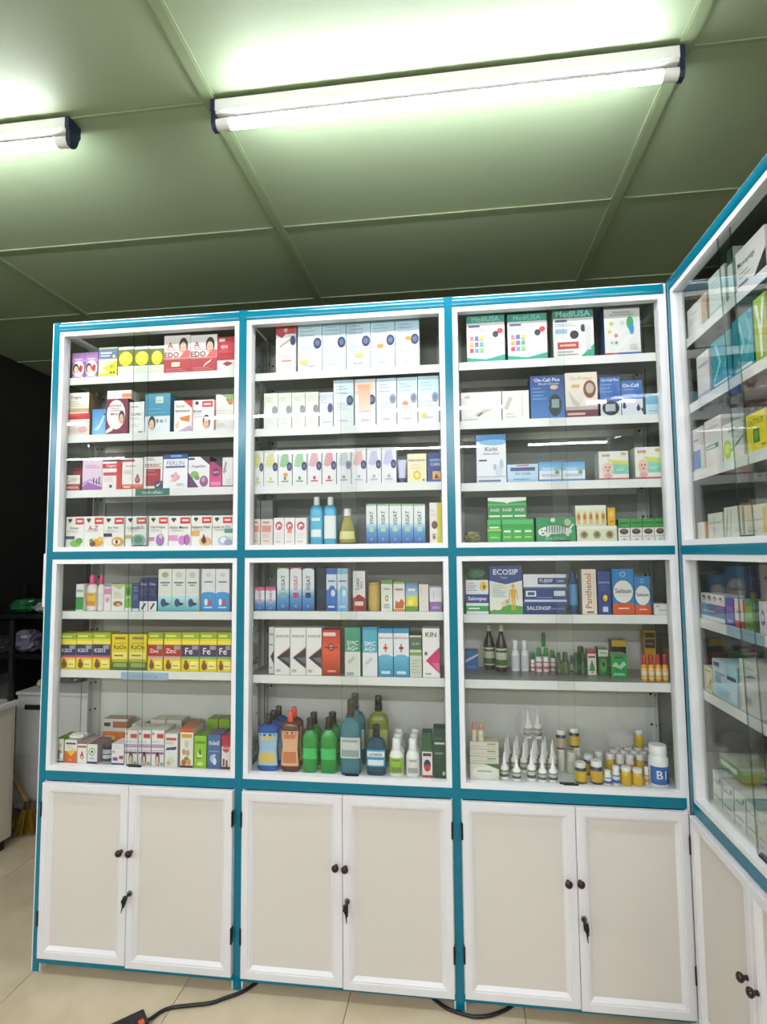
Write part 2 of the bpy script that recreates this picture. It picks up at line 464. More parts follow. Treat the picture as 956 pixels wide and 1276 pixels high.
# ------------------------------------------------------------------ lettering and printed cards
_tc = {}
def text_shape(s):
    if s not in _tc:
        cu = bpy.data.curves.new('lettering', 'FONT'); cu.body = s; cu.resolution_u = 2; cu.offset = .012
        ob = bpy.data.objects.new('lettering', cu); me = ob.to_mesh()
        vs = [(v.co.x, v.co.y) for v in me.vertices]; fs = [tuple(p.vertices) for p in me.polygons]
        ob.to_mesh_clear(); bpy.data.objects.remove(ob); bpy.data.curves.remove(cu)
        xa = min(v[0] for v in vs); xb = max(v[0] for v in vs); ya = min(v[1] for v in vs); yb = max(v[1] for v in vs)
        _tc[s] = ([((x - (xa + xb) / 2), (y - (ya + yb) / 2)) for x, y in vs], fs, xb - xa, yb - ya)
    return _tc[s]
def add_text(mb, s, cx, cz, h, mw, y, col, rot=0, bend=None):
    vs, fs, tw, th = text_shape(s)
    k = min(h / th, mw / tw); base = len(mb.v)
    for a, b in vs:
        a *= k; b *= k
        if rot: a, b = -b, a
        if bend:
            r, fl = bend; t = a / r
            mb.v.append((r * math.sin(t), y - r * fl * math.cos(t), cz + b))
        else:
            mb.v.append((cx + a, y, cz + b))
    for f in fs:
        mb.f.append(tuple(base + i for i in f)); mb.c.append(col); mb.m.append(0)
def carton(name, w, h, d, sp, parent=None):
    mb = MB(); mb.box(-w / 2, w / 2, 0, d, 0, h, sp[0], top=sp[2], side=sp[1])
    X = lambda u: -w / 2 + u * w
    n = 0
    for q in sp[3]:
        n += 1; y = -.00014 * n
        if q[0] == 'r':
            _, a, b, c, e, col = q; mb.face([(X(a), y, b * h), (X(c), y, b * h), (X(c), y, e * h), (X(a), y, e * h)], col)
        elif q[0] == 'g':
            _, a, b, c, e, c0, c1 = q; mb.face([(X(a), y, b * h), (X(c), y, b * h), (X(c), y, e * h), (X(a), y, e * h)], (c0, c0, c1, c1))
        elif q[0] == 'e':
            _, a, b, rx, rz, col = q
            mb.face([(min(w / 2, max(-w / 2, X(a) + rx * w * math.cos(t))), y, min(h, max(0, (b + rz * math.sin(t)) * h))) for t in (2 * math.pi * i / 16 for i in range(16))], col)
        elif q[0] == 'p':
            pts = [(X(a), y, b * h) for a, b in q[1]]
            ar = sum(pts[i][0] * pts[(i + 1) % len(pts)][2] - pts[(i + 1) % len(pts)][0] * pts[i][2] for i in range(len(pts)))
            mb.face(pts if ar > 0 else pts[::-1], q[2])
        elif q[0] == 't':
            _, s, a, b, th, mw, col, rot = q
            if rot: add_text(mb, s, X(a), b * h, th * w, mw * h, y, col, True)
            else: add_text(mb, s, X(a), b * h, th * h, mw * w, y, col)
    # thin closing flap line on top
    mb.face([(-w / 2, d * .5 - .0004, h + .0002), (w / 2, d * .5 - .0004, h + .0002), (w / 2, d * .5 + .0004, h + .0002), (-w / 2, d * .5 + .0004, h + .0002)], '8a8a84')
    return mb.mesh(name, M['carton'])
PROF = {
 'cap_round': ([(.92, 0), (1, .03), (1, .6), (.9, .68), (.5, .74)], [(.52, .735), (.56, .76), (.56, .94), (.4, 1)], 2.6, (.12, .5)),
 'jar': ([(.94, 0), (1, .03), (1, .68), (.8, .76)], [(.86, .755), (.9, .78), (.9, .97), (.84, 1)], 2, (.1, .6)),
 'shampoo': ([(.94, 0), (1, .02), (1, .72), (.85, .79), (.45, .83)], [(.42, .825), (.45, .84), (.45, .98), (.38, 1)], 3, (.12, .6)),
 'pear': ([(.82, 0), (.98, .06), (1, .16), (.94, .32), (.68, .55), (.44, .74), (.4, .79)], [(.4, .785), (.47, .8), (.46, .98), (.36, 1)], 2.2, (.14, .36)),
 'can': ([(.97, 0), (1, .02), (1, .9)], [(1, .9), (1.02, .91), (1.02, .985), (.97, 1)], 2, (.2, .7)),
 'waist': ([(.88, 0), (1, .04), (.94, .2), (.84, .38), (.86, .48), (.98, .66), (.94, .76), (.6, .81), (.34, .83)], [(.27, .825), (.29, .84), (.26, .985), (.2, 1)], 3.2, (.1, .68)),
 'swish': ([(.9, 0), (1, .05), (.95, .12), (.9, .35), (.98, .56), (.93, .65), (.72, .72), (.42, .77), (.4, .79)], [(.42, .78), (.46, .79), (.45, .85), (.41, .855), (.44, .91), (.4, .915), (.43, .98), (.36, 1)], 2.6, (.25, .45)),
 'square': ([(.95, 0), (1, .03), (1, .58), (.96, .64), (.84, .69), (.6, .725), (.38, .745), (.36, .77)], [(.36, .765), (.4, .775), (.4, .8), (.36, .805), (.39, .84), (.35, .845), (.38, .88), (.34, .885), (.37, .92), (.33, .925), (.36, .975), (.3, 1)], 4, (.2, .5)),
 'saline': ([(.95, 0), (1, .03), (1, .54), (.72, .65), (.4, .7)], [(.5, .685), (.58, .7), (.58, .96), (.5, 1)], 2.2, (.08, .5)),
 'stick': ([(.95, 0), (1, .02), (1, .85)], [(.8, .85), (.8, .98), (.7, 1)], 2, (.2, .7)),
 'syrup': ([(.96, 0), (1, .02), (1, .55), (.8, .64), (.36, .8), (.33, .88)], [(.4, .86), (.42, .88), (.42, .98), (.38, 1)], 2, (.1, .5)),
 'spray': ([(.96, 0), (1, .03), (1, .54), (.6, .63)], [(.66, .62), (.72, .64), (.7, .93), (.58, 1)], 2, (.08, .46)),
 'dropper': ([(.96, 0), (1, .03), (1, .42), (.62, .5), (.4, .53)], [(.5, .52), (.5, .58), (.34, .64), (.2, .85), (.1, 1)], 2, (.08, .36)),
}
def pw(profile, z):
    for (r0, z0), (r1, z1) in zip(profile, profile[1:]):
        if z0 <= z <= z1: return r0 + (r1 - r0) * (z - z0) / max(1e-6, z1 - z0)
    return profile[-1][0]
_bc = {}
def bottle_meshes(w, h, sp):
    key = (round(w, 4), round(h, 4), repr(sp))
    if key in _bc: return _bc[key]
    bp, cpf, nexp, lab = PROF[sp['prof']]
    lab = sp.get('lab_h', lab); fl = sp.get('flat', 1); R = w / 2; cy = R * fl
    def pt(r, t, ex, f):
        c, s = math.cos(t), math.sin(t)
        return (r * math.copysign(abs(c) ** (2 / ex), c), cy + r * f * math.copysign(abs(s) ** (2 / ex), s))
    def lathe(pf, ex, col, mat, nm, n=18, f=fl):
        mb = MB(); mb.ring([[pt(r * R, 2 * math.pi * i / n, ex, f) + (z * h,) for i in range(n)] for r, z in pf], col)
        return mb.mesh(nm, M[mat], 42)
    round_cap = fl if fl > .75 else min(1, fl * 1.9)
    out = [('body', lathe(bp, nexp, sp['body'], sp.get('mat', 'plastic'), 'body')),
           ('cap', lathe(cpf, 2, sp['cap'], 'plastic', 'cap', 16, round_cap))]
    if sp.get('label'):
        mb = MB(); n = 12
        span = RAD(70) if sp.get('front') else (RAD(150) if fl > .9 else RAD(64))
        def band(z0, z1, col, grow, sc=1.0):
            zs = [z0 + (z1 - z0) * i / 4 for i in range(5)]
            for a in range(4):
                for i in range(n):
                    q = []
                    for (ii, zz) in ((i, zs[a]), (i + 1, zs[a]), (i + 1, zs[a + 1]), (i, zs[a + 1])):
                        t = -math.pi / 2 - span * sc + 2 * span * sc * ii / n
                        q.append(pt(pw(bp, zz) * R + grow, t, nexp, fl) + (zz * h,))
                    mb.face(q, col)
        band(lab[0], lab[1], sp['label'], .0004)
        if sp.get('label2'):
            band(lab[0] + (lab[1] - lab[0]) * .08, lab[0] + (lab[1] - lab[0]) * .4, sp['label2'], .0007, .62)
            band(lab[0] + (lab[1] - lab[0]) * .78, lab[0] + (lab[1] - lab[0]) * .9, sp['label2'], .0007, .45)
        if sp.get('text'):
            lh = (lab[1] - lab[0]) * h
            if sp['text'] == 'B1': add_text(mb, 'B1', 0, lab[0] * h + lh * .55, lh * .5, R * 1.0, cy - .001, 'e8ecf0', bend=(R, fl))
            else:
                zc = lab[0] * h + lh * .72
                band(lab[0] + (lab[1] - lab[0]) * .58, lab[0] + (lab[1] - lab[0]) * .9, 'e2e8ea', .0009, .8)
                add_text(mb, sp['text'], 0, zc, lh * .16, R * 1.3, -.0016, '16202c')
        out.append(('label', mb.mesh('label', M['carton'], 60)))
    _bc[key] = out
    return out
def crumple(name, w, h, d, col, mat, seed, jit=.22, n=10):
    rnd = random.Random(seed); mb = MB(); rings = []
    for a in range(n + 1):
        ph = -math.pi / 2 + math.pi * a / n; rr = max(.04, math.cos(ph)) ** .55; zz = math.copysign(abs(math.sin(ph)) ** .8, math.sin(ph))
        ring = []
        for i in range(16):
            t = 2 * math.pi * i / 16; c, s = math.cos(t), math.sin(t); j = 1 - jit * rnd.random()
            ring.append((w / 2 * rr * math.copysign(abs(c) ** .6, c) * j, d / 2 + d / 2 * rr * math.copysign(abs(s) ** .6, s) * j, max(0, h / 2 + h / 2 * zz * (1 - jit * .6 * rnd.random()))))
        rings.append(ring)
    mb.ring(rings, col)
    return mb.mesh(name, M[mat])
def squeeze_tube(w, h, sp):
    mb = MB(); n = 14; rings = []
    for k in range(7):
        f = k / 6; rx = w / 2 * (.8 + .2 * f); ry = .013 * (1 - f) + .0012
        rings.append([(rx * math.cos(t), .014 + ry * math.sin(t), h * (.2 + .8 * f)) for t in (2 * math.pi * i / n for i in range(n))])
    mb.ring(rings, sp['body'])
    mc = MB(); mc.cyl((0, .014, 0), (0, .014, h * .2), w * .3, w * .34, 14, sp['cap'])
    return mb.mesh('body', M['plastic'], 50), mc.mesh('cap', M['plastic'], 50)

# ------------------------------------------------------------------ goods on the shelves (metres)
# printed faces: (front, side, top colour, [marks]) with marks in fractions of the front; bottles: dict
SPECS = [
('8a5a93','8a5a93','8a5a93',[('g',0,.62,1,1,'b78bbd','7a4a86'),('e',.5,.36,.46,.33,'ead9d3'),('e',.3,.38,.24,.2,'3a1f20'),('e',.33,.33,.16,.15,'e8bda2'),('p',[(.5,.36),(.66,.52),(.86,.46),(.8,.28),(.68,.2)],'b5232c'),('r',.2,.72,.8,.76,'d9c6df'),('r',.1,.03,.9,.07,'d9c6df')]),
('d9d8b4','c8c890','d9d8b4',[('r',0,.6,1,.95,'5b7391'),('r',.1,.68,.6,.74,'aebccb'),('r',.1,.78,.7,.83,'dfe5ea'),('e',.82,.68,.08,.05,'d8d48c'),('p',[(.25,.3),(1,.55),(1,.1),(.5,.12)],'cfd016'),('r',0,0,1,.12,'c9c83a'),('t','80',.72,.33,.1,.3,'7d7f18',0),('e',.68,.13,.05,.04,'444433'),('e',.84,.13,.05,.04,'444433')]),
('e5e6d4','858a3a','4c5420',[('r',0,.32,1,.9,'6c7230'),('r',.3,.9,.8,.99,'f0efe4'),('e',.48,.58,.42,.25,'f1e20a'),('e',.45,.64,.26,.14,'f9f04d'),('p',[(.1,.5),(.5,.36),(.9,.5),(.5,.42)],'d8c400'),('r',.1,.074,.9,.086,'b7b9a5'),('r',.1,.154,.74,.166,'b7b9a5'),('r',.1,.234,.844,.246,'b7b9a5')]),
('e4e3df','a8383c','e4e3df',[('r',0,0,1,.36,'b5383d'),('r',0,.36,1,.4,'d58f8c'),('e',.74,.71,.17,.22,'2a2020'),('e',.73,.65,.12,.17,'e3b79b'),('e',.69,.675,.015,.01,'2a2020'),('e',.775,.675,.015,.01,'2a2020'),('e',.73,.56,.035,.0125,'b5463f'),('p',[(.6,.4),(.98,.4),(1,.56),(.86,.62)],'d9625e'),('t','A',.24,.74,.16,.25,'b23a3a',0),('t','EDO',.3,.48,.17,.55,'8e1f28',0),('r',.08,.594,.6,.606,'c79a98'),('r',.08,.634,.496,.646,'c79a98'),('r',.3,.16,.62,.28,'ead8c0'),('r',.1,.044,.85,.056,'d99a97'),('r',.1,.094,.7,.106,'d99a97')]),
('e4e3df','a8383c','e4e3df',[('r',0,0,1,.36,'b5383d'),('r',0,.36,1,.4,'d58f8c'),('e',.74,.71,.17,.22,'2a2020'),('e',.73,.65,.12,.17,'e3b79b'),('e',.69,.675,.015,.01,'2a2020'),('e',.775,.675,.015,.01,'2a2020'),('e',.73,.56,.035,.0125,'b5463f'),('p',[(.6,.4),(.98,.4),(1,.56),(.86,.62)],'d9625e'),('t','A',.24,.74,.16,.25,'b23a3a',0),('t','EDO',.3,.48,.17,.55,'8e1f28',0),('r',.08,.594,.6,.606,'c79a98'),('r',.08,.634,.496,.646,'c79a98'),('p',[(.48,.12),(.76,.26),(.82,.34),(.54,.2)],'ead8c0'),('r',.1,.044,.85,.056,'d99a97'),('r',.1,.094,.7,.106,'d99a97')]),
('b91f2d','9c1a26','b91f2d',[('r',0,0,1,.3,'e4e3df'),('r',.1,.86,.45,.95,'e4e3df'),('r',.25,.62,.6,.78,'c94a4e'),('t','EDO',.42,.7,.12,.4,'e4e3df',0),('r',.1,.544,.8,.556,'e3898f'),('r',.1,.594,.66,.606,'e3898f'),('p',[(.3,.2),(.6,.27),(.95,.2),(.6,.12)],'a82e36')]),
('e3d8cf','7b5a3c','c8272d',[('r',0,.72,1,1,'c8272d'),('r',0,.66,1,.72,'f0e6dc'),('t','Preginaton',.42,.5,.16,.7,'a26b5c',0),('e',.72,.26,.2,.14,'d7a8a0'),('r',.08,.15,.55,.17,'bfa69b'),('r',.08,.22,.456,.24,'bfa69b'),('r',.08,.29,.5171,.31,'bfa69b')]),
('e9e4da','8a6a42','e9e4da',[('t','Pregina',.42,.76,.17,.65,'4f4247',0),('r',.05,.34,.8,.36,'b49a6b'),('r',0,.06,1,.24,'c9a468'),('r',.1,.445,.6,.475,'b9aa9a'),('r',.1,.545,.5,.575,'b9aa9a')]),
('5f9fd0','3d76ad','5f9fd0',[('g',0,0,1,1,'8cc0e2','3e86c4'),('p',[(.1,.2),(.5,.4),(.95,.9),(1,.95),(.8,.5),(.5,.2)],'b9dcf0'),('r',.85,.75,1,.85,'4b5a78')]),
('7c1b38','5c1229','7c1b38',[('e',.45,.55,.44,.42,'e4e3df'),('t','RESWAY',.42,.8,.09,.6,'7c1b38',0),('r',.2,.651,.7,.669,'a85a70'),('r',.2,.711,.6,.729,'a85a70'),('t','Move',.38,.57,.07,.4,'8c3350',0),('e',.72,.472,.1428,.1848,'3b2426'),('e',.7116,.4216,.1008,.1428,'e3b79b'),('e',.678,.4426,.0126,.0084,'3b2426'),('e',.7494,.4426,.0126,.0084,'3b2426'),('e',.7116,.346,.0294,.0105,'b5463f'),('p',[(0,.1),(.4,.3),(.3,.1),(0,.02)],'efe9e6')]),
('e8e5df','cfcac2','e8e5df',[('r',.62,.1,1,.6,'df8a55'),('r',.08,.37,.55,.43,'b5b0aa'),('r',.08,.67,.456,.73,'b5b0aa')]),
('e6e6e1','e6e6e1','e6e6e1',[('r',.1,.58,.6,.62,'a9aaa6'),('r',.1,.73,.5,.77,'a9aaa6'),('r',.6,.1,.9,.2,'77807a')]),
('e9e9e4','e9e9e4','e9e9e4',[('t','Cudaz',.45,.38,.16,.7,'565a5c',0),('r',.1,.72,.6,.77,'7d9a8c'),('r',.1,.085,.8,.115,'b9bab6'),('r',.1,.165,.66,.195,'b9bab6')]),
('3f86a5','2e6682','3f86a5',[('g',0,.42,1,1,'3d8fb0','4b94ad'),('r',0,0,1,.42,'d9dfe2'),('r',.42,.75,.72,.92,'c6d7c9'),('r',.46,.8,.66,.82,'8ba894'),('e',.28,.242,.1428,.1848,'2a2020'),('e',.2716,.1916,.1008,.1428,'e3b79b'),('e',.238,.2126,.0126,.0084,'2a2020'),('e',.3094,.2126,.0126,.0084,'2a2020'),('e',.2716,.116,.0294,.0105,'b5463f'),('t','8 in 1',.66,.3,.1,.4,'3f5d77',0),('r',.1,.4925,.8,.5075,'77b4c8'),('r',.1,.5925,.66,.6075,'77b4c8')]),
('eae8e4','eae8e4','eae8e4',[('p',[(.5,1),(1,1),(1,.74)],'cf2b30'),('t','Sorbit',.36,.82,.09,.5,'6d8a58',0),('t','BIORNAN',.48,.66,.08,.8,'44464c',0),('p',[(.3,.45),(.9,.52),(.85,.3),(.4,.36)],'e07a2b'),('p',[(.2,0),(.9,.2),(1,.1),(1,0)],'b9a3c4'),('p',[(.05,.2),(.3,.36),(.2,.1)],'f0c08f')]),
('eceae7','d9a5b0','eceae7',[('r',.45,.76,.95,.96,'cf2f38'),('r',.52,.83,.86,.88,'f0d5d5'),('e',.2,.9,.09,.06,'4a2630'),('t','Biotin',.24,.64,.11,.4,'5d4a50',0),('e',.66,.292,.1768,.2288,'4b2a24'),('e',.6496,.2296,.1248,.1768,'e3b79b'),('e',.608,.2556,.0156,.0104,'4b2a24'),('e',.6964,.2556,.0156,.0104,'4b2a24'),('e',.6496,.136,.0364,.013,'b5463f'),('r',.08,.452,.45,.468,'b6aeb0'),('r',.08,.532,.376,.548,'b6aeb0'),('r',0,0,.05,1,'e6c4c9')]),
('e2e1db','e2e1db','e2e1db',[('r',.1,.47,.6,.53,'a5a8a0'),('r',.1,.67,.5,.73,'a5a8a0')]),
('e9e8e0','e9e8e0','e9e8e0',[('p',[(.3,1),(1,1),(1,.8),(.6,.86)],'9fb877'),('e',.82,.72,.15,.12,'d98a3d'),('e',.66,.8,.08,.06,'6f9a4d'),('r',.1,.29,.6,.31,'bdbdb2'),('r',.1,.39,.5,.41,'bdbdb2'),('r',.1,.49,.565,.51,'bdbdb2')]),
('e0ddd6','8c1f27','e0ddd6',[('r',0,0,1,.42,'a8222c'),('t','HEMOCAL',.5,.2,.2,.85,'e4e3df',0),('e',.62,.72,.2,.12,'b9c7a2'),('r',.1,.58,.5,.62,'aaa79f'),('r',.1,.78,.42,.82,'aaa79f')]),
('7c1f28','5c151d','7c1f28',[('r',.1,.3,.9,.6,'a84048')]),
('dcc6d8','dcc6d8','dcc6d8',[('p',[(0,0),(1,0),(1,.1),(.6,.18),(.3,.26),(0,.12)],'9b5fa8'),('p',[(0,.16),(.4,.3),(1,.14),(1,.2),(.4,.36),(0,.24)],'b98cc2'),('r',.55,.2,.61,.4,'4a3a55'),('r',.7,.18,.76,.36,'4a3a55'),('r',.84,.18,.9,.42,'4a3a55'),('r',.15,.71,.85,.73,'a886ad'),('r',.15,.77,.71,.79,'a886ad')]),
('e9e4e0','b0262d','c92b33',[('r',0,.76,1,.93,'c92b33'),('t','Fegiplus',.5,.845,.12,.85,'e4e3df',0),('r',.05,.5,.8,.62,'c4454a'),('r',.1,.29,.6,.31,'cfa9a7'),('r',.1,.35,.5,.37,'cfa9a7'),('r',.1,.41,.565,.43,'cfa9a7'),('e',.45,.12,.08,.06,'4a3a3a'),('r',.75,0,1,1,'c73438')]),
('e8e6e0','e8e6e0','e8e6e0',[('r',0,.88,.6,.96,'b8323a'),('t','Tardyferon',.42,.74,.08,.8,'c4474c',0),('g',0,0,1,.16,'c22a30','df8d72'),('r',.1,.05,.4,.09,'e4e3df'),('p',[(.74,.5),(.62,.28),(.68,.19),(.82,.19),(.88,.28)],'8c2a2a'),('p',[(.74,.42),(.69,.28),(.74,.22),(.8,.28)],'d98c80'),('r',.08,.4925,.5,.5075,'b9b4ad'),('r',.08,.5425,.416,.5575,'b9b4ad'),('r',.08,.5925,.4706,.6075,'b9b4ad')]),
('e6e2dc','8f1b2e','e6e2dc',[('r',.12,.08,.9,.62,'a51f34'),('t','FERRIC',.5,.72,.13,.85,'8f1a2c',0),('r',.2,.43,.7,.45,'d98c98'),('r',.2,.55,.6,.57,'d98c98'),('r',.6,0,1,.24,'3a4066'),('p',[(.66,.12),(.74,.05),(.95,.2),(.74,.11)],'e4e3df'),('r',.1,.89,.6,.91,'8d8a88'),('r',.1,.94,.5,.96,'8d8a88')]),
('e9e9ee','2d4a86','2d4a86',[('r',0,.86,1,1,'2d4a86'),('r',.3,.92,.75,.97,'7ea7d8'),('t','FERLIN',.5,.74,.13,.8,'8d8fae',0),('r',.1,.6,.9,.65,'4a4f80'),('e',.4,.35,.09,.06,'e09aa8'),('e',.52,.42,.08,.055,'e6b3a0'),('e',.6,.32,.1,.07,'d8a0c0'),('e',.48,.24,.08,.055,'e9a7a7'),('e',.36,.22,.06,.04,'efc6c0'),('r',.55,.07,.9,.09,'a9a9b9'),('r',.55,.11,.83,.13,'a9a9b9')]),
('e8e4e6','4a2a4a','e8e4e6',[('p',[(.55,1),(1,1),(1,.72)],'2a2430'),('r',0,.9,.3,.97,'3f3f66'),('t','PregnaDen',.5,.68,.1,.9,'5b4560',0),('p',[(0,.5),(.5,0),(0,0)],'5c1d58'),('e',.3,.42,.2,.12,'7fae55'),('e',.42,.32,.12,.08,'5d9440'),('e',.74,.2,.2,.18,'8a4f86'),('e',.72,.25,.1,.08,'c090b8')]),
('c7357f','c7357f','c7357f',[('g',0,.1,1,1,'d9468c','9c2466'),('e',.5,.58,.36,.17,'7c1a50'),('t','care',.5,.58,.1,.5,'e9b5cf',0),('r',.1,.06,.9,.2,'e87fb0'),('p',[(.3,1),(1,1),(1,.75)],'3c2030')]),
('e4e2e2','e4e2e2','e4e2e2',[('p',[(.05,.5),(.3,.9),(.4,.8),(.2,.45)],'8f8a92'),('p',[(.1,.5),(.4,.6),(.4,.5)],'a9a4ac'),('r',0,0,1,.05,'9b5a78'),('r',.3,.11,.9,.13,'b7b5b7'),('r',.3,.17,.78,.19,'b7b5b7'),('r',.3,.23,.858,.25,'b7b5b7')]),
('e7e6df','e7e6df','e7e6df',[('r',.52,.74,.98,.95,'cc2a30'),('r',.6,.82,.9,.88,'f2d9d8'),('e',.18,.9,.07,.04,'26262a'),('e',.27,.9,.07,.04,'26262a'),('p',[(.11,.89),(.34,.89),(.225,.79)],'26262a'),('t','Ginkgo',.46,.62,.1,.88,'4d4d50',0),('r',.1,.492,.7,.508,'b5b5ae'),('r',.1,.532,.58,.548,'b5b5ae'),('e',.55,.12,.3,.12,'7cb53f'),('e',.75,.2,.2,.1,'5a9a32'),('r',0,.26,.5,.36,'3e4c74')]),
('e7e6df','e7e6df','e7e6df',[('r',.52,.74,.98,.95,'cc2a30'),('r',.6,.82,.9,.88,'f2d9d8'),('e',.18,.9,.07,.04,'26262a'),('e',.27,.9,.07,.04,'26262a'),('p',[(.11,.89),(.34,.89),(.225,.79)],'26262a'),('t','A-Z',.46,.62,.15,.88,'c92b33',0),('r',.1,.492,.7,.508,'b5b5ae'),('r',.1,.532,.58,.548,'b5b5ae'),('e',.7,.13,.28,.13,'e0951f'),('e',.45,.1,.16,.09,'7d2a1c'),('e',.84,.25,.12,.08,'e8c12a'),('e',.38,.2,.09,.07,'5f8a2c')]),
('e7e6df','e7e6df','e7e6df',[('r',.52,.74,.98,.95,'cc2a30'),('r',.6,.82,.9,.88,'f2d9d8'),('e',.18,.9,.07,.04,'26262a'),('e',.27,.9,.07,.04,'26262a'),('p',[(.11,.89),(.34,.89),(.225,.79)],'26262a'),('t','Eye Vital',.46,.62,.1,.88,'4d4d50',0),('r',.1,.492,.7,.508,'b5b5ae'),('r',.1,.532,.58,.548,'b5b5ae'),('e',.7,.16,.3,.16,'d99a3a'),('e',.66,.16,.18,.08,'e4e3df'),('e',.66,.16,.07,.07,'5a3a1c'),('r',0,.33,.42,.44,'2c2c30')]),
('e7e6df','e7e6df','e7e6df',[('r',.52,.74,.98,.95,'cc2a30'),('r',.6,.82,.9,.88,'f2d9d8'),('e',.18,.9,.07,.04,'26262a'),('e',.27,.9,.07,.04,'26262a'),('p',[(.11,.89),(.34,.89),(.225,.79)],'26262a'),('t','CoenzB10',.46,.62,.1,.88,'4d4d50',0),('r',.1,.492,.7,.508,'b5b5ae'),('r',.1,.532,.58,.548,'b5b5ae'),('e',.62,.2,.34,.2,'7fb09c'),('e',.62,.22,.2,.12,'4c8873'),('r',0,.26,.3,.38,'c5a75c')]),
('e7e6df','e7e6df','e7e6df',[('r',.52,.74,.98,.95,'cc2a30'),('r',.6,.82,.9,.88,'f2d9d8'),('e',.18,.9,.07,.04,'26262a'),('e',.27,.9,.07,.04,'26262a'),('p',[(.11,.89),(.34,.89),(.225,.79)],'26262a'),('t','Vital Pregna',.46,.62,.1,.88,'4d4d50',0),('r',.1,.492,.7,.508,'b5b5ae'),('r',.1,.532,.58,.548,'b5b5ae'),('e',.6,.2,.22,.2,'9a6cb0'),('e',.64,.34,.1,.1,'dcb6a6'),('r',0,.18,.3,.3,'cf7fae')]),
('e7e6df','e7e6df','e7e6df',[('r',.52,.74,.98,.95,'cc2a30'),('r',.6,.82,.9,.88,'f2d9d8'),('e',.18,.9,.07,.04,'26262a'),('e',.27,.9,.07,.04,'26262a'),('p',[(.11,.89),(.34,.89),(.225,.79)],'26262a'),('t','Aktiv Meno',.46,.62,.1,.88,'4d4d50',0),('r',.1,.492,.7,.508,'b5b5ae'),('r',.1,.532,.58,.548,'b5b5ae'),('r',0,.18,.42,.36,'e08fc0'),('e',.62,.18,.17,.16,'c77fc4'),('e',.84,.2,.14,.18,'b565b5'),('r',.72,.06,.75,.34,'4a2a4a')]),
('e7e6df','e7e6df','e7e6df',[('r',.52,.74,.98,.95,'cc2a30'),('r',.6,.82,.9,.88,'f2d9d8'),('e',.18,.9,.07,.04,'26262a'),('e',.27,.9,.07,.04,'26262a'),('p',[(.11,.89),(.34,.89),(.225,.79)],'26262a'),('t','Haemo Vital',.46,.62,.1,.88,'4d4d50',0),('r',.1,.492,.7,.508,'b5b5ae'),('r',.1,.532,.58,.548,'b5b5ae'),('r',0,.33,.4,.5,'dca848'),('e',.7,.14,.3,.16,'dfb27a'),('p',[(.62,.4),(.5,.16),(.58,.07),(.7,.07),(.76,.16)],'5d1f14')]),
('e7e6df','e7e6df','e7e6df',[('r',.52,.74,.98,.95,'cc2a30'),('r',.6,.82,.9,.88,'f2d9d8'),('e',.18,.9,.07,.04,'26262a'),('e',.27,.9,.07,.04,'26262a'),('p',[(.11,.89),(.34,.89),(.225,.79)],'26262a'),('t','Lutein ULTRA',.46,.62,.1,.88,'4d4d50',0),('r',.1,.492,.7,.508,'b5b5ae'),('r',.1,.532,.58,.548,'b5b5ae'),('r',.6,.42,1,.56,'4f8f8c'),('e',.62,.16,.34,.16,'b9c0cf'),('e',.55,.18,.14,.1,'e6e8ec'),('e',.8,.1,.2,.1,'9aa3b8')]),
('e4e8e0','e4e8e0','e4e8e0',[('r',0,.05,1,.52,'2f8f3c'),('r',.1,.7,.9,.8,'8fae8a')]),
{'body':'e6e2dc','cap':'d6417e','label':'e8c23c','label2':'df8a3a','prof':'cap_round','flat':.62},
{'body':'e6e2dc','cap':'d6417e','label':'e3dfe0','label2':None,'prof':'cap_round','flat':.62},
('e6dfe0','e6dfe0','e6dfe0',[('r',0,.86,1,1,'9f9bb5'),('r',0,.6,1,.8,'d98aa5'),('e',.5,.4,.3,.1,'c9a0a8')]),
('e8e6d8','e8e6d8','e8e6d8',[('p',[(0,.95),(.6,.8),(1,.95),(1,1),(0,1)],'b8cf8c'),('e',.5,.27,.36,.1,'8a5a4a'),('e',.55,.24,.18,.06,'c9a58c'),('r',.15,.49,.85,.51,'a9a89c'),('r',.15,.5567,.71,.5767,'a9a89c'),('r',.15,.6233,.801,.6433,'a9a89c'),('r',.15,.69,.605,.71,'a9a89c')]),
('6fae3c','6fae3c','6fae3c',[('r',.2,.6,.8,.85,'3d7d2a'),('r',0,0,1,.12,'dfe6da'),('t','LIPI',.5,.5,.08,.8,'e4e3df',0)]),
('2b3f78','2b3f78','2b3f78',[('r',0,0,1,.1,'d3dbe6'),('r',.2,.4,.8,.6,'4a66a8'),('r',.2,.7375,.8,.7625,'aebbdc'),('r',.2,.8375,.68,.8625,'aebbdc')]),
('232f5e','232f5e','232f5e',[('r',0,0,1,.3,'e2e4e8'),('p',[(.2,.08),(.35,.04),(.8,.22),(.65,.26)],'2d2d34'),('t','Doc',.5,.82,.09,.7,'c6cde6',0),('r',.15,.49,.85,.51,'5b6ba0'),('r',.15,.57,.71,.59,'5b6ba0'),('r',.15,.65,.801,.67,'5b6ba0')]),
('e6e7e2','e6e7e2','e6e7e2',[('g',0,0,1,.36,'3fa3b0','bfe0e0'),('e',.5,.86,.26,.07,'a8b878'),('r',.15,.66,.85,.69,'5a5f66'),('r',.3,.6,.7,.63,'8f949a'),('e',.4,.2,.2,.1,'2b4a78'),('p',[(.5,.22),(.95,.18),(.6,.12)],'1c2a3a'),('r',.05,.45,.95,.46,'cfd4d0')]),
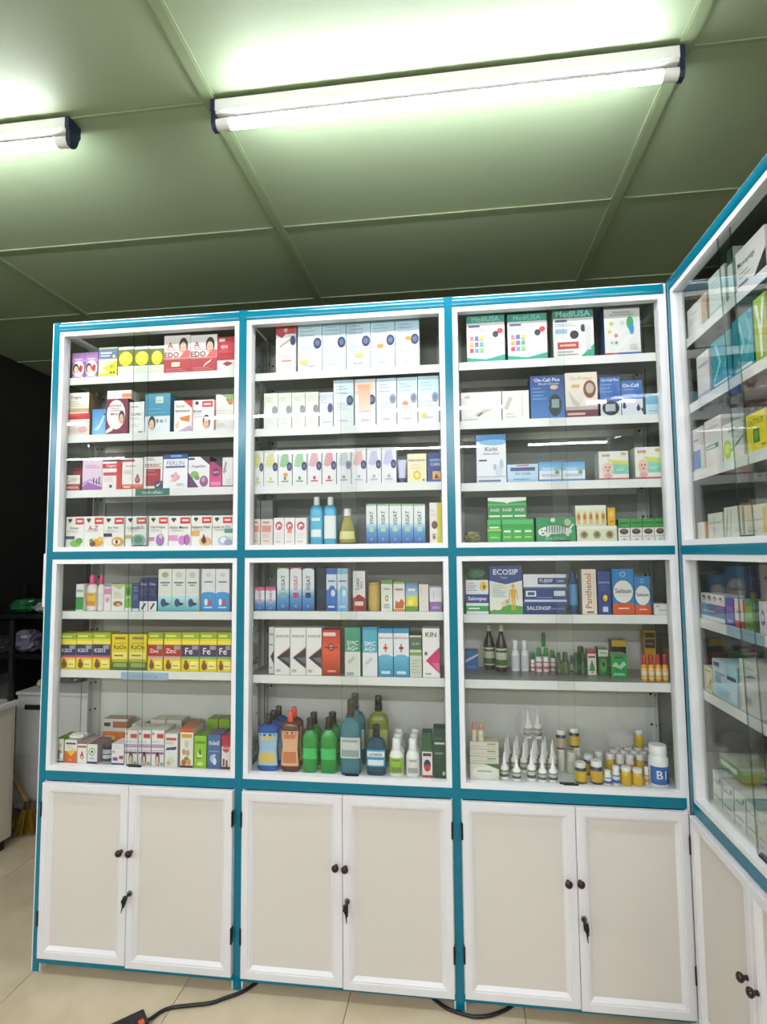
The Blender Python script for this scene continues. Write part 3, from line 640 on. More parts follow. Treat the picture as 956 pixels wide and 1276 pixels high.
('e6e7e2','e6e7e2','e6e7e2',[('g',0,0,1,.36,'3fa3b0','bfe0e0'),('e',.5,.86,.26,.07,'c9cfc0'),('r',.15,.66,.85,.69,'5a5f66'),('r',.3,.6,.7,.63,'8f949a'),('e',.4,.2,.2,.1,'2b4a78'),('p',[(.5,.22),(.95,.18),(.6,.12)],'1c2a3a'),('r',.05,.45,.95,.46,'cfd4d0')]),
('e3e5e6','e3e5e6','e3e5e6',[('g',0,0,1,.4,'2f86c8','3f9ad8'),('e',.5,.4,.52,.06,'3f9ad8'),('r',.2,.68,.8,.71,'6a6f78'),('e',.5,.86,.2,.05,'c9cfd0'),('e',.35,.22,.12,.08,'e4e3df'),('e',.62,.2,.16,.06,'c24a5a'),('r',.2,.08,.8,.11,'bcdcf0')]),
('e8d21c','d9be16','c9b81a',[('r',0,.84,1,1,'8fae2c'),('r',.1,.88,.7,.94,'d8dc5a'),('r',0,.7,1,.78,'efe056'),('r',0,.38,1,.68,'2c2a5c'),('r',0,.32,1,.38,'c94a86'),('t','K2D3',.42,.52,.17,.62,'e4e3df',0),('r',.6,.56,.95,.66,'9a9aa8'),('e',.28,.13,.16,.1,'7a4a22'),('e',.26,.23,.09,.06,'8a5a2c'),('r',.5,.06,.95,.26,'f3e98a'),('r',.55,.12,.85,.15,'b59a2a')]),
('e8d21c','d9be16','c9b81a',[('r',0,.84,1,1,'8fae2c'),('r',.1,.88,.7,.94,'d8dc5a'),('r',0,.7,1,.78,'efe056'),('r',0,.38,1,.68,'b3222c'),('r',0,.32,1,.38,'c9a0a8'),('t','Zinc',.42,.52,.17,.62,'e4e3df',0),('r',.6,.56,.95,.66,'9a9aa8'),('e',.28,.13,.16,.1,'7a4a22'),('e',.26,.23,.09,.06,'8a5a2c'),('r',.5,.06,.95,.26,'f3e98a'),('r',.55,.12,.85,.15,'b59a2a')]),
('e8d21c','d9be16','c9b81a',[('r',0,.84,1,1,'8fae2c'),('r',.1,.88,.7,.94,'d8dc5a'),('r',0,.7,1,.78,'efe056'),('r',0,.38,1,.68,'4a2a5e'),('r',0,.32,1,.38,'7fb06a'),('t','Fe',.42,.52,.17,.62,'e4e3df',0),('r',.6,.56,.95,.66,'9a9aa8'),('e',.28,.13,.16,.1,'7a4a22'),('e',.26,.23,.09,.06,'8a5a2c'),('r',.5,.06,.95,.26,'f3e98a'),('r',.55,.12,.85,.15,'b59a2a')]),
('4a6a2c','c9b81a','d9c81a',[('r',.1,.3,.9,.7,'8fae4c'),('r',0,.8,1,1,'b8b02c')]),
('e6cf1a','d2bc16','c9b81a',[('r',.15,.78,.85,.92,'c9a81a'),('r',.2,.82,.8,.88,'7a6a14'),('t','KzOn',.5,.5,.2,.75,'2c2a1c',0),('r',.15,.64,.85,.67,'a8921a'),('r',.05,.05,.95,.3,'eee27a'),('r',.15,.14,.7,.2,'8a7a1c')]),
('e2cc1a','d2bc16','d3c32a',[('r',0,.84,1,1,'8fae2c'),('r',0,.38,1,.68,'2c2a5c')]),
('d9d8d0','7da03c','6f9a3a',[('e',.45,.35,.35,.2,'8a8078'),('e',.5,.7,.3,.1,'c9c36a'),('r',0,0,1,.08,'5a4a48'),('r',.55,.2,.95,.4,'efe9e4')]),
('e8e4dc','d9d3c8','ded9cc',[('r',0,0,1,.52,'d9641f'),('p',[(.2,.5),(.55,.3),(1,.56),(.7,.6)],'e8c21a'),('r',.1,.82,.9,.9,'4a4a48'),('t','60',.5,.14,.1,.3,'f0d0b0',0),('r',.2,.65,.8,.67,'b0aca4'),('r',.2,.73,.68,.75,'b0aca4')]),
{'body':'dcdcd4'},
('e8e3df','d9d1cc','b09a98',[('p',[(.5,.62),(.28,.3),(.5,.18),(.72,.3)],'c23a3c'),('e',.5,.3,.12,.06,'efc9c0'),('r',.05,.76,.95,.84,'8a3a44'),('r',0,.94,1,1,'6a2a36')]),
('e6e4e2','a89aa0','7a4a56',[('e',.45,.62,.34,.2,'7fae2c'),('e',.45,.62,.25,.14,'f0f0ea'),('e',.45,.62,.12,.07,'3a5a2c'),('r',0,0,1,.12,'2c3058'),('t','WELL',.5,.28,.09,.8,'5a5a66',0)]),
{'body':'8f949a','cap':'1c1c20','label':'b5b9bc','label2':'3a3c42','prof':'jar','flat':1},
('e6e2e4','cfc9cc','e6e2e4',[('r',.1,.2,.5,.36,'6a4a86'),('r',.62,.28,.95,.44,'8a3a4a'),('r',0,0,1,.09,'4a3a6a'),('t','IK',.2,.62,.14,.3,'8a7a9a',0),('r',.1,.7875,.8,.8125,'b5b0b5'),('r',.1,.8875,.66,.9125,'b5b0b5')]),
('e6e3e0','d9d4cf','d6d2c8',[('e',.12,.9,.06,.035,'26262a'),('r',.42,.78,.95,.9,'c9333a'),('r',0,.52,1,.6,'b59ac0'),('r',.05,.432,.95,.448,'a890b5'),('r',.05,.512,.77,.528,'a890b5'),('r',.05,.592,.887,.608,'a890b5'),('r',.05,.672,.635,.688,'a890b5'),('r',0,.34,1,.4,'8a5a8a'),('e',.5,.19,.17,.22,'2a1c18'),('e',.49,.13,.12,.17,'e8bfa0'),('e',.45,.155,.015,.01,'2a1c18'),('e',.535,.155,.015,.01,'2a1c18'),('e',.49,.04,.035,.0125,'b5463f'),('e',.85,.08,.12,.05,'8fae6a')]),
('e4e3df','d0cfc8','cbc6bb',[('p',[(.05,.5),(.15,.58),(.95,.62),(.85,.52)],'2f3a6e'),('r',.1,.8,.9,.88,'c9474a'),('e',.5,.2,.3,.1,'c8d4b0'),('e',.3,.12,.14,.07,'e0a86a'),('r',.1,.69,.7,.71,'b0b0ac'),('r',.1,.73,.58,.75,'b0b0ac')]),
('e6e4dc','d0c9ba','b8653c',[('r',0,.9,1,1,'c8502a'),('r',.1,.76,.9,.86,'dba33a'),('e',.5,.6,.16,.1,'d9c9a0'),('e',.3,.4,.14,.08,'c98a4a'),('e',.6,.38,.16,.08,'b5a890'),('r',0,0,1,.06,'4a2a1c'),('e',.3,.14,.2,.08,'b5622a'),('e',.68,.15,.18,.08,'d99a4a'),('e',.5,.24,.18,.05,'7a8a3a')]),
('8fc42c','76a827','6f9a2a',[('e',.45,.42,.2,.12,'dfe8b0'),('p',[(.35,.5),(.5,.62),(.6,.46),(.5,.38)],'2f6a2a'),('r',.2,.3,.6,.34,'3f7a2c'),('r',.1,.76,.9,.84,'5a9a20'),('e',.5,.14,.25,.06,'e0d96a')]),
('4a6a9c','6a5a7a','5a5a80',[('t','Ildell',.5,.76,.14,.75,'dfe6f0',0),('e',.4,.3,.2,.12,'b5c3d8'),('e',.55,.22,.14,.1,'dfe4ea'),('r',.1,.5,.9,.53,'8aa3c8'),('e',.55,.4,.06,.04,'e4e3df')]),
('e2dad4','8a2030','a02a3a',[('r',0,.68,1,1,'b5263a'),('e',.5,.62,.4,.12,'c94a56'),('t','Forte',.5,.64,.1,.7,'e4e3df',0),('r',.15,.1,.35,.32,'7a3a1c'),('r',.5,.08,.7,.28,'8a4a22'),('r',0,0,1,.08,'6a1c22')]),
('d9782a','b5621f','c97a3a',[('e',.5,.5,.2,.2,'e8a84a'),('r',.1,.6,.5,.8,'f0c890')]),
('d8d2c8','a07a5a','b59a80',[('r',.4,.3,1,.8,'a5683a'),('r',.05,.4,.3,.7,'3a3430')]),
('d2cec4','b5b0a4','d2cec4',[('r',.1,.4,.6,.7,'8f8a80')]),
('d6d0c0','c2bba8','cdc6b4',[('r',.1,.6,.9,.75,'a89a86'),('r',.1,.3,.6,.4,'b5463f')]),
('d9cfc0','c0a890','a8603a',[('r',0,.8,1,1,'a5582a')]),
('8fb52c','79a026','7a9a2c',[('e',.5,.6,.3,.14,'c8d98a')]),
('e2e0dd','e2e0dd','e2e0dd',[('r',0,.78,1,1,'b5383c'),('p',[(0,.78),(.3,.7),(.5,.78)],'b5383c'),('e',.5,.86,.1,.05,'e0a0a0'),('p',[(.2,.5),(.8,.66),(.75,.7),(.2,.55)],'b59a80'),('r',.2,.333,.8,.347,'cfc3b8'),('r',.2,.3863,.68,.4003,'cfc3b8'),('r',.2,.4397,.758,.4537,'cfc3b8'),('r',.2,.493,.59,.507,'cfc3b8'),('e',.86,.64,.14,.1,'26305c'),('r',.3,.22,.8,.25,'d98a86')]),
('dfe4e7','dfe4e7','dfe4e7',[('g',0,.5,1,.95,'dfe6ea','a9cfe0'),('r',0,.93,1,1,'8fa3a8'),('r',.12,.79,.7,.81,'9ab0bc'),('r',.12,.85,.584,.87,'9ab0bc'),('t','Dermedic',.4,.72,.07,.6,'8aa8b8',0),('r',.15,.354,.75,.366,'b5c3cc'),('r',.15,.4007,.63,.4127,'b5c3cc'),('r',.15,.4473,.708,.4593,'b5c3cc'),('r',.15,.494,.54,.506,'b5c3cc'),('e',.82,.55,.17,.11,'26305c'),('e',.82,.55,.1,.06,'5a668c'),('r',.3,.1,.7,.13,'c3c9cd'),('e',.25,.18,.2,.05,'d8c86a')]),
('dfe4e7','dfe4e7','dfe4e7',[('g',0,.5,1,.95,'dfe6ea','a5ccdc'),('r',0,.93,1,1,'8fa3a8'),('r',.12,.79,.7,.81,'9ab0bc'),('r',.12,.85,.584,.87,'9ab0bc'),('t','Dermedic',.4,.72,.07,.6,'8aa8b8',0),('r',.15,.354,.75,.366,'b5c3cc'),('r',.15,.4007,.63,.4127,'b5c3cc'),('r',.15,.4473,.708,.4593,'b5c3cc'),('r',.15,.494,.54,.506,'b5c3cc'),('e',.82,.55,.17,.11,'26305c'),('e',.82,.55,.1,.06,'5a668c'),('r',.3,.1,.7,.13,'c3c9cd')]),
('dfe4e7','dfe4e7','dfe4e7',[('g',0,.5,1,.95,'dfe6ea','a9d3e2'),('r',0,.93,1,1,'8fa3a8'),('r',.12,.79,.7,.81,'9ab0bc'),('r',.12,.85,.584,.87,'9ab0bc'),('t','Dermedic',.4,.72,.07,.6,'8aa8b8',0),('r',.15,.354,.75,.366,'b5c3cc'),('r',.15,.4007,.63,.4127,'b5c3cc'),('r',.15,.4473,.708,.4593,'b5c3cc'),('r',.15,.494,.54,.506,'b5c3cc'),('e',.82,.55,.17,.11,'26305c'),('e',.82,.55,.1,.06,'5a668c'),('r',.3,.1,.7,.13,'c3c9cd'),('e',.55,.28,.2,.05,'dcca7a')]),
('dfe4e7','dfe4e7','dfe4e7',[('g',0,.5,1,.95,'dfe6ea','a3d3e4'),('r',0,.93,1,1,'8fa3a8'),('r',.12,.79,.7,.81,'9ab0bc'),('r',.12,.85,.584,.87,'9ab0bc'),('t','Dermedic',.4,.72,.07,.6,'8aa8b8',0),('r',.15,.354,.75,.366,'b5c3cc'),('r',.15,.4007,.63,.4127,'b5c3cc'),('r',.15,.4473,.708,.4593,'b5c3cc'),('r',.15,.494,.54,.506,'b5c3cc'),('e',.82,.55,.17,.11,'26305c'),('e',.82,.55,.1,.06,'5a668c'),('r',.3,.1,.7,.13,'c3c9cd'),('e',.4,.44,.14,.04,'e8963a')]),
('dfe4e7','dfe4e7','dfe4e7',[('g',0,.5,1,.95,'dfe6ea','a5d0e2'),('r',0,.93,1,1,'8fa3a8'),('r',.12,.79,.7,.81,'9ab0bc'),('r',.12,.85,.584,.87,'9ab0bc'),('t','Dermedic',.4,.72,.07,.6,'8aa8b8',0),('r',.15,.354,.75,.366,'b5c3cc'),('r',.15,.4007,.63,.4127,'b5c3cc'),('r',.15,.4473,.708,.4593,'b5c3cc'),('r',.15,.494,.54,.506,'b5c3cc'),('e',.82,.55,.17,.11,'26305c'),('e',.82,.55,.1,.06,'5a668c'),('r',.3,.1,.7,.13,'c3c9cd'),('e',.55,.58,.14,.045,'e8963a')]),
('e6e6e2','e6e6e2','e6e6e2',[('g',0,.55,1,.95,'e2e4d4','d3d9c0'),('r',.1,.752,.7,.768,'a9ad9c'),('r',.1,.802,.58,.818,'a9ad9c'),('r',.1,.852,.658,.868,'a9ad9c'),('e',.8,.52,.2,.12,'8a8f92'),('r',.2,.133,.7,.147,'cfd0cc'),('r',.2,.1997,.6,.2137,'cfd0cc'),('r',.2,.2663,.665,.2803,'cfd0cc'),('r',.2,.333,.525,.347,'cfd0cc')]),
('e2e2e6','e2e2e6','e2e2e6',[('g',0,.6,1,.95,'e0e0e8','c5c5d8'),('e',.8,.54,.2,.14,'4a5080'),('r',.1,.692,.6,.708,'a5a5c0'),('r',.1,.767,.5,.783,'a5a5c0'),('r',.1,.842,.565,.858,'a5a5c0'),('r',.2,.12,.8,.15,'c0c0cc')]),
('e3e6e8','e3e6e8','e3e6e8',[('g',0,.5,1,.95,'dfe6ea','cfdde2'),('r',0,.93,1,1,'8fa3a8'),('r',.12,.79,.7,.81,'9ab0bc'),('r',.12,.85,.584,.87,'9ab0bc'),('t','Dermedic',.4,.72,.07,.6,'8aa8b8',0),('r',.15,.354,.75,.366,'b5c3cc'),('r',.15,.4007,.63,.4127,'b5c3cc'),('r',.15,.4473,.708,.4593,'b5c3cc'),('r',.15,.494,.54,.506,'b5c3cc'),('e',.82,.55,.17,.11,'26305c'),('e',.82,.55,.1,.06,'5a668c'),('r',.3,.1,.7,.13,'c3c9cd')]),
('e3e6e8','e3e6e8','e3e6e8',[('g',0,.5,1,.95,'dfe6ea','e8b89a'),('r',0,.93,1,1,'8fa3a8'),('r',.12,.79,.7,.81,'9ab0bc'),('r',.12,.85,.584,.87,'9ab0bc'),('t','Dermedic',.4,.72,.07,.6,'8aa8b8',0),('r',.15,.354,.75,.366,'b5c3cc'),('r',.15,.4007,.63,.4127,'b5c3cc'),('r',.15,.4473,.708,.4593,'b5c3cc'),('r',.15,.494,.54,.506,'b5c3cc'),('e',.82,.55,.17,.11,'26305c'),('e',.82,.55,.1,.06,'5a668c'),('r',.3,.1,.7,.13,'c3c9cd'),('g',.2,.3,.75,.88,'ecd3c0','e39a72')]),
('e3e6e8','e3e6e8','e3e6e8',[('g',0,.5,1,.95,'dfe6ea','cfcfe0'),('r',0,.93,1,1,'8fa3a8'),('r',.12,.79,.7,.81,'9ab0bc'),('r',.12,.85,.584,.87,'9ab0bc'),('t','Dermedic',.4,.72,.07,.6,'8aa8b8',0),('r',.15,.354,.75,.366,'b5c3cc'),('r',.15,.4007,.63,.4127,'b5c3cc'),('r',.15,.4473,.708,.4593,'b5c3cc'),('r',.15,.494,.54,.506,'b5c3cc'),('e',.82,.55,.17,.11,'8a90a8'),('e',.82,.55,.1,.06,'5a668c'),('r',.3,.1,.7,.13,'c3c9cd')]),
('e3e6e8','e3e6e8','e3e6e8',[('g',0,.5,1,.95,'dfe6ea','b5d9e2'),('r',0,.93,1,1,'8fa3a8'),('r',.12,.79,.7,.81,'9ab0bc'),('r',.12,.85,.584,.87,'9ab0bc'),('t','Dermedic',.4,.72,.07,.6,'8aa8b8',0),('r',.15,.354,.75,.366,'b5c3cc'),('r',.15,.4007,.63,.4127,'b5c3cc'),('r',.15,.4473,.708,.4593,'b5c3cc'),('r',.15,.494,.54,.506,'b5c3cc'),('e',.82,.55,.17,.11,'8a90a8'),('e',.82,.55,.1,.06,'5a668c'),('r',.3,.1,.7,.13,'c3c9cd'),('e',.4,.44,.14,.045,'e8904a')]),
('e3e6e8','e3e6e8','e3e6e8',[('g',0,.5,1,.95,'dfe6ea','a9d3e6'),('r',0,.93,1,1,'8fa3a8'),('r',.12,.79,.7,.81,'9ab0bc'),('r',.12,.85,.584,.87,'9ab0bc'),('t','Dermedic',.4,.72,.07,.6,'8aa8b8',0),('r',.15,.354,.75,.366,'b5c3cc'),('r',.15,.4007,.63,.4127,'b5c3cc'),('r',.15,.4473,.708,.4593,'b5c3cc'),('r',.15,.494,.54,.506,'b5c3cc'),('e',.82,.55,.17,.11,'8a90a8'),('e',.82,.55,.1,.06,'5a668c'),('r',.3,.1,.7,.13,'c3c9cd'),('e',.3,.16,.16,.05,'c8d04a')]),
('e2e2e4','e2e2e4','e2e2e4',[('p',[(.1,.55),(.3,.9),(.7,.92),(.8,.6),(.4,.5)],'d8d68a'),('r',0,.93,1,1,'cfd3d2'),('r',.1,.613,.6,.627,'b9bcc0'),('r',.1,.703,.5,.717,'b9bcc0'),('r',.1,.793,.565,.807,'b9bcc0'),('e',.82,.53,.19,.125,'26305c'),('e',.82,.53,.1,.06,'606a94'),('e',.5,.2,.1,.05,'c8c83a'),('r',.25,.1,.75,.13,'c8c83a')]),
('e2e2e4','e2e2e4','e2e2e4',[('p',[(.1,.55),(.3,.9),(.7,.92),(.8,.6),(.4,.5)],'dcda8c'),('r',0,.93,1,1,'cfd3d2'),('r',.1,.613,.6,.627,'b9bcc0'),('r',.1,.703,.5,.717,'b9bcc0'),('r',.1,.793,.565,.807,'b9bcc0'),('e',.82,.53,.19,.125,'26305c'),('e',.82,.53,.1,.06,'606a94'),('e',.5,.2,.1,.05,'c8c83a'),('r',.25,.1,.75,.13,'c8c83a')]),
('e2e2e4','e2e2e4','e2e2e4',[('p',[(.1,.55),(.3,.9),(.7,.92),(.8,.6),(.4,.5)],'8fc28c'),('r',0,.93,1,1,'cfd3d2'),('r',.1,.613,.6,.627,'b9bcc0'),('r',.1,.703,.5,.717,'b9bcc0'),('r',.1,.793,.565,.807,'b9bcc0'),('e',.82,.53,.19,.125,'26305c'),('e',.82,.53,.1,.06,'606a94'),('e',.5,.2,.1,.05,'4a9a3a'),('r',.25,.1,.75,.13,'4a9a3a'),('e',.55,.3,.18,.06,'f08a4a')]),
('e2e2e4','e2e2e4','e2e2e4',[('p',[(.1,.55),(.3,.9),(.7,.92),(.8,.6),(.4,.5)],'9ccf98'),('r',0,.93,1,1,'cfd3d2'),('r',.1,.613,.6,.627,'b9bcc0'),('r',.1,.703,.5,.717,'b9bcc0'),('r',.1,.793,.565,.807,'b9bcc0'),('e',.82,.53,.19,.125,'26305c'),('e',.82,.53,.1,.06,'606a94'),('e',.5,.2,.1,.05,'4a9a3a'),('r',.25,.1,.75,.13,'4a9a3a')]),
('e2e2e4','e2e2e4','e2e2e4',[('p',[(.1,.55),(.3,.9),(.7,.92),(.8,.6),(.4,.5)],'dfa8b0'),('r',0,.93,1,1,'cfd3d2'),('r',.1,.613,.6,.627,'b9bcc0'),('r',.1,.703,.5,.717,'b9bcc0'),('r',.1,.793,.565,.807,'b9bcc0'),('e',.82,.53,.19,.125,'26305c'),('e',.82,.53,.1,.06,'606a94'),('e',.5,.2,.1,.05,'b5323a'),('r',.25,.1,.75,.13,'b5323a')]),
('e2e2e4','e2e2e4','e2e2e4',[('p',[(.1,.55),(.3,.9),(.7,.92),(.8,.6),(.4,.5)],'dc9aa0'),('r',0,.93,1,1,'cfd3d2'),('r',.1,.613,.6,.627,'b9bcc0'),('r',.1,.703,.5,.717,'b9bcc0'),('r',.1,.793,.565,.807,'b9bcc0'),('e',.82,.53,.19,.125,'26305c'),('e',.82,.53,.1,.06,'606a94'),('e',.5,.2,.1,.05,'b5323a'),('r',.25,.1,.75,.13,'b5323a')]),
('e2e2e4','e2e2e4','e2e2e4',[('p',[(.1,.55),(.3,.9),(.7,.92),(.8,.6),(.4,.5)],'c5c9d0'),('r',0,.93,1,1,'cfd3d2'),('r',.1,.613,.6,.627,'b9bcc0'),('r',.1,.703,.5,.717,'b9bcc0'),('r',.1,.793,.565,.807,'b9bcc0'),('e',.82,.53,.19,.125,'8086a0'),('e',.82,.53,.1,.06,'606a94'),('e',.5,.2,.1,.05,'8a8a90'),('r',.25,.1,.75,.13,'8a8a90')]),
('e2e2e4','e2e2e4','e2e2e4',[('p',[(.1,.55),(.3,.9),(.7,.92),(.8,.6),(.4,.5)],'e6b0ae'),('r',0,.93,1,1,'cfd3d2'),('r',.1,.613,.6,.627,'b9bcc0'),('r',.1,.703,.5,.717,'b9bcc0'),('r',.1,.793,.565,.807,'b9bcc0'),('e',.82,.53,.19,.125,'26305c'),('e',.82,.53,.1,.06,'606a94'),('e',.5,.2,.1,.05,'a8a8b0'),('r',.25,.1,.75,.13,'a8a8b0')]),
('e2e2e4','e2e2e4','e2e2e4',[('p',[(.1,.55),(.3,.9),(.7,.92),(.8,.6),(.4,.5)],'bfc0de'),('r',0,.93,1,1,'cfd3d2'),('r',.1,.613,.6,.627,'b9bcc0'),('r',.1,.703,.5,.717,'b9bcc0'),('r',.1,.793,.565,.807,'b9bcc0'),('e',.82,.53,.19,.125,'26305c'),('e',.82,.53,.1,.06,'606a94'),('e',.5,.2,.1,.05,'a8a8b8'),('r',.25,.1,.75,.13,'a8a8b8')]),
('e2e2e4','e2e2e4','e2e2e4',[('p',[(.1,.55),(.3,.9),(.7,.92),(.8,.6),(.4,.5)],'c0c0e0'),('r',0,.93,1,1,'cfd3d2'),('r',.1,.613,.6,.627,'b9bcc0'),('r',.1,.703,.5,.717,'b9bcc0'),('r',.1,.793,.565,.807,'b9bcc0'),('e',.82,.53,.19,.125,'26305c'),('e',.82,.53,.1,.06,'606a94'),('e',.5,.2,.1,.05,'a8a8b8'),('r',.25,.1,.75,.13,'a8a8b8')]),
{'body':'c3c2dc','cap':'5a5a8c'},
('e8e0b8','cfc79c','e8e0b8',[('t','babivitamin',.5,.78,.1,.85,'2c3a78',0),('e',.5,.25,.2,.17,'e0c23a'),('e',.5,.25,.1,.09,'f0e08a'),('r',.2,.491,.8,.509,'c9be90'),('r',.2,.591,.68,.609,'c9be90'),('e',.85,.08,.05,.04,'4a6a3a')]),
('1f3a80','182c64','1f3a80',[('t','OSTEO',.55,.74,.12,.8,'c9d3ec',0),('t','CARE',.55,.6,.1,.7,'c9d3ec',0),('r',.35,.08,.9,.36,'e0a83a'),('p',[(.45,.1),(.6,.3),(.8,.12)],'3a2a1c'),('r',0,0,1,.06,'2f5aa8')]),
('ded5cc','ded5cc','ded5cc',[('r',.1,.5,.85,.75,'d98a80'),('r',.15,.84,.7,.9,'a87a70'),('r',.15,.29,.75,.31,'cf9a90'),('r',.15,.35,.63,.37,'cf9a90'),('r',.15,.41,.708,.43,'cf9a90'),('r',.2,.12,.7,.18,'e0a898')]),
('4a4f4e','3a3f3e','4a4f4e',[('r',.1,.4,.9,.6,'5c6260')]),
('e6e1de','e6e1de','e6e1de',[('e',.5,.7,.34,.16,'c9425c'),('e',.5,.68,.2,.09,'e6e1de'),('e',.56,.64,.12,.06,'c9425c'),('r',.2,.25,.8,.27,'cfbfbd'),('r',.2,.33,.68,.35,'cfbfbd'),('r',.2,.41,.758,.43,'cfbfbd'),('r',.2,.1,.7,.13,'b5a5a3')]),
('e6e1de','e6e1de','e6e1de',[('e',.5,.7,.34,.16,'c9425c'),('e',.5,.68,.2,.09,'e6e1de'),('e',.56,.64,.12,.06,'c9425c'),('r',.2,.25,.8,.27,'cfbfbd'),('r',.2,.33,.68,.35,'cfbfbd'),('r',.2,.41,.758,.43,'cfbfbd'),('r',.2,.1,.7,.13,'b5a5a3'),('r',.3,.44,.75,.56,'e88a5a')]),
{'body':'3f9fc0','cap':'e2e4e2','label':'4fb0cc','label2':'dfe6e6','prof':'shampoo','flat':.6},
{'body':'3f9fc0','cap':'e2e4e2','label':'dfe6e4','label2':'dfe6e6','prof':'shampoo','flat':.6},
{'body':'d9cf62','cap':'e4e4de','label':'e0d88a','prof':'pear','flat':.7,'mat':'liquid'},
('dfe4e2','7f9ab8','dfe4e2',[('r',0,.95,1,1,'8fae8c'),('g',0,0,1,.34,'1f4a8c','5a9acc'),('g',0,.34,1,.55,'5a9acc','dfe9ea'),('t','XISAT',.5,.64,.34,.5,'2f5a4a',90),('r',.28,.3,.72,.42,'a9cfa8'),('r',.4,.08,.6,.14,'6a9ad0')]),
('e6e2d6','c9b92a','e6e2d6',[('r',.62,0,1,1,'d9c92a'),('e',.4,.45,.26,.1,'6a5048'),('r',.2,.1,.5,.24,'b5a89a'),('e',.35,.14,.08,.05,'8a5a5a'),('r',.1,.69,.5,.71,'c5bfae'),('r',.1,.79,.42,.81,'c5bfae')]),
('dfe2e6','24406c','c94a80',[('r',0,.86,1,1,'d9528c'),('g',0,0,1,.34,'1f4a8c','5a9acc'),('g',0,.34,1,.55,'5a9acc','dfe9ea'),('t','XISAT',.5,.64,.34,.5,'a8305c',90),('r',.28,.3,.72,.42,'c890b5'),('r',.4,.08,.6,.14,'6a9ad0')]),
('dfe3e6','1c3050','4f9a4a',[('r',0,.93,1,1,'4f9a4a'),('e',.5,.93,.5,.05,'dfe3e6'),('g',0,0,1,.34,'1f4a8c','5a9acc'),('g',0,.34,1,.55,'5a9acc','dfe9ea'),('t','XISAT',.5,.64,.34,.5,'35704a',90),('r',.28,.3,.72,.42,'7fae8c'),('r',.4,.08,.6,.14,'6a9ad0')]),
('dfe3e6','1c3050','d03a70',[('r',0,.93,1,1,'d03a70'),('e',.5,.93,.5,.05,'dfe3e6'),('g',0,0,1,.34,'1f4a8c','5a9acc'),('g',0,.34,1,.55,'5a9acc','dfe9ea'),('t','XISAT',.5,.64,.34,.5,'d03a70',90),('r',.28,.3,.72,.42,'c83a50'),('r',.4,.08,.6,.14,'6a9ad0')]),
('dfe3e6','1c3050','1c2c50',[('r',0,.93,1,1,'1c2c50'),('e',.5,.93,.5,.05,'dfe3e6'),('g',0,0,1,.34,'1f4a8c','5a9acc'),('g',0,.34,1,.55,'5a9acc','dfe9ea'),('t','XISAT',.5,.64,.34,.5,'1c2c50',90),('r',.28,.3,.72,.42,'1c3460'),('r',.4,.08,.6,.14,'6a9ad0')]),
('1c2638','1c2638','1c2638',[('r',.1,.3,.9,.5,'2a3850')]),
('d3dfe8','d3dfe8','d3dfe8',[('g',0,0,1,.5,'1f52a0','3a7ac8'),('r',0,.86,1,1,'2f62b0'),('e',.55,.46,.35,.14,'2f6ab8'),('e',.65,.42,.2,.08,'d3dfe8'),('r',.15,.68,.85,.72,'6a8ab0'),('r',.2,.08,.8,.12,'cfe0ee')]),
('d8e2e8','d8e2e8','d8e2e8',[('g',0,0,1,.5,'6aa8d8','a9d0e6'),('r',0,.86,1,1,'8ab8d8'),('e',.55,.46,.35,.14,'8ac0e0'),('e',.65,.42,.2,.08,'d8e8ee'),('r',.15,.68,.85,.72,'6a8ab0'),('r',.2,.08,.8,.12,'cfe0ee')]),
('e2dedb','b5a8a4','e2dedb',[('t','Luxta',.36,.68,.3,.4,'3a2c2c',90),('t','MAX',.7,.66,.2,.3,'8a8280',90),('p',[(0,0),(1,0),(1,.32),(.5,.42),(0,.32)],'9a1c20'),('r',.15,.14,.85,.24,'e0d0cc')]),
{'body':'c9a95a','cap':'b5954a','label':'d3b76a','prof':'can','flat':1},
('e3e4dc','8aa86a','e3e4dc',[('r',0,.88,1,1,'6a9a3c'),('t','Alpha',.5,.72,.09,.7,'3a5a2c',0),('e',.5,.42,.16,.1,'a8894a'),('e',.5,.42,.09,.05,'e3e4dc'),('r',.2,.11,.8,.13,'6a6a60'),('r',.2,.16,.68,.18,'6a6a60'),('r',.2,.21,.758,.23,'6a6a60')]),
('e4e0da','b5a890','e4e0da',[('p',[(.1,.1),(.2,.38),(.45,.3),(.7,.44),(.95,.3),(.85,.1)],'c9642a'),('r',.15,.72,.85,.78,'8a8a80'),('r',0,.94,1,1,'8aae5a'),('r',0,0,1,.08,'d98a4a')]),
('d9cf3a','8aa0a8','d9cf3a',[('g',0,.5,1,1,'b9d0d8','4a80b8'),('r',0,0,1,.18,'6a9a2c'),('e',.5,.42,.3,.12,'e6d83a'),('e',.4,.3,.2,.1,'f0e86a'),('r',.2,.72,.8,.8,'e6ecee')]),
('e0d9cf','e0d9cf','e0d9cf',[('r',.2,.6,.24,.9,'b5a898'),('r',.3,.19,.7,.21,'cfc6b8'),('r',.3,.29,.62,.31,'cfc6b8'),('r',.3,.39,.672,.41,'cfc6b8')]),
('dedbe0','a898b0','dedbe0',[('r',0,0,1,.38,'8a6aa0'),('r',.2,.1,.8,.2,'b59ac5'),('r',0,.94,1,1,'9a8aa8'),('r',.3,.5,.34,.8,'9a94a0')]),
('dcdbd6','dcdbd6','dcdbd6',[('t','50',.5,.84,.09,.7,'3a3a40',0),('p',[(1,.2),(.3,.36),(1,.5)],'33333a'),('r',.1,.6,.8,.64,'9a9a98'),('r',.1,.1,.6,.14,'9a9a98')]),
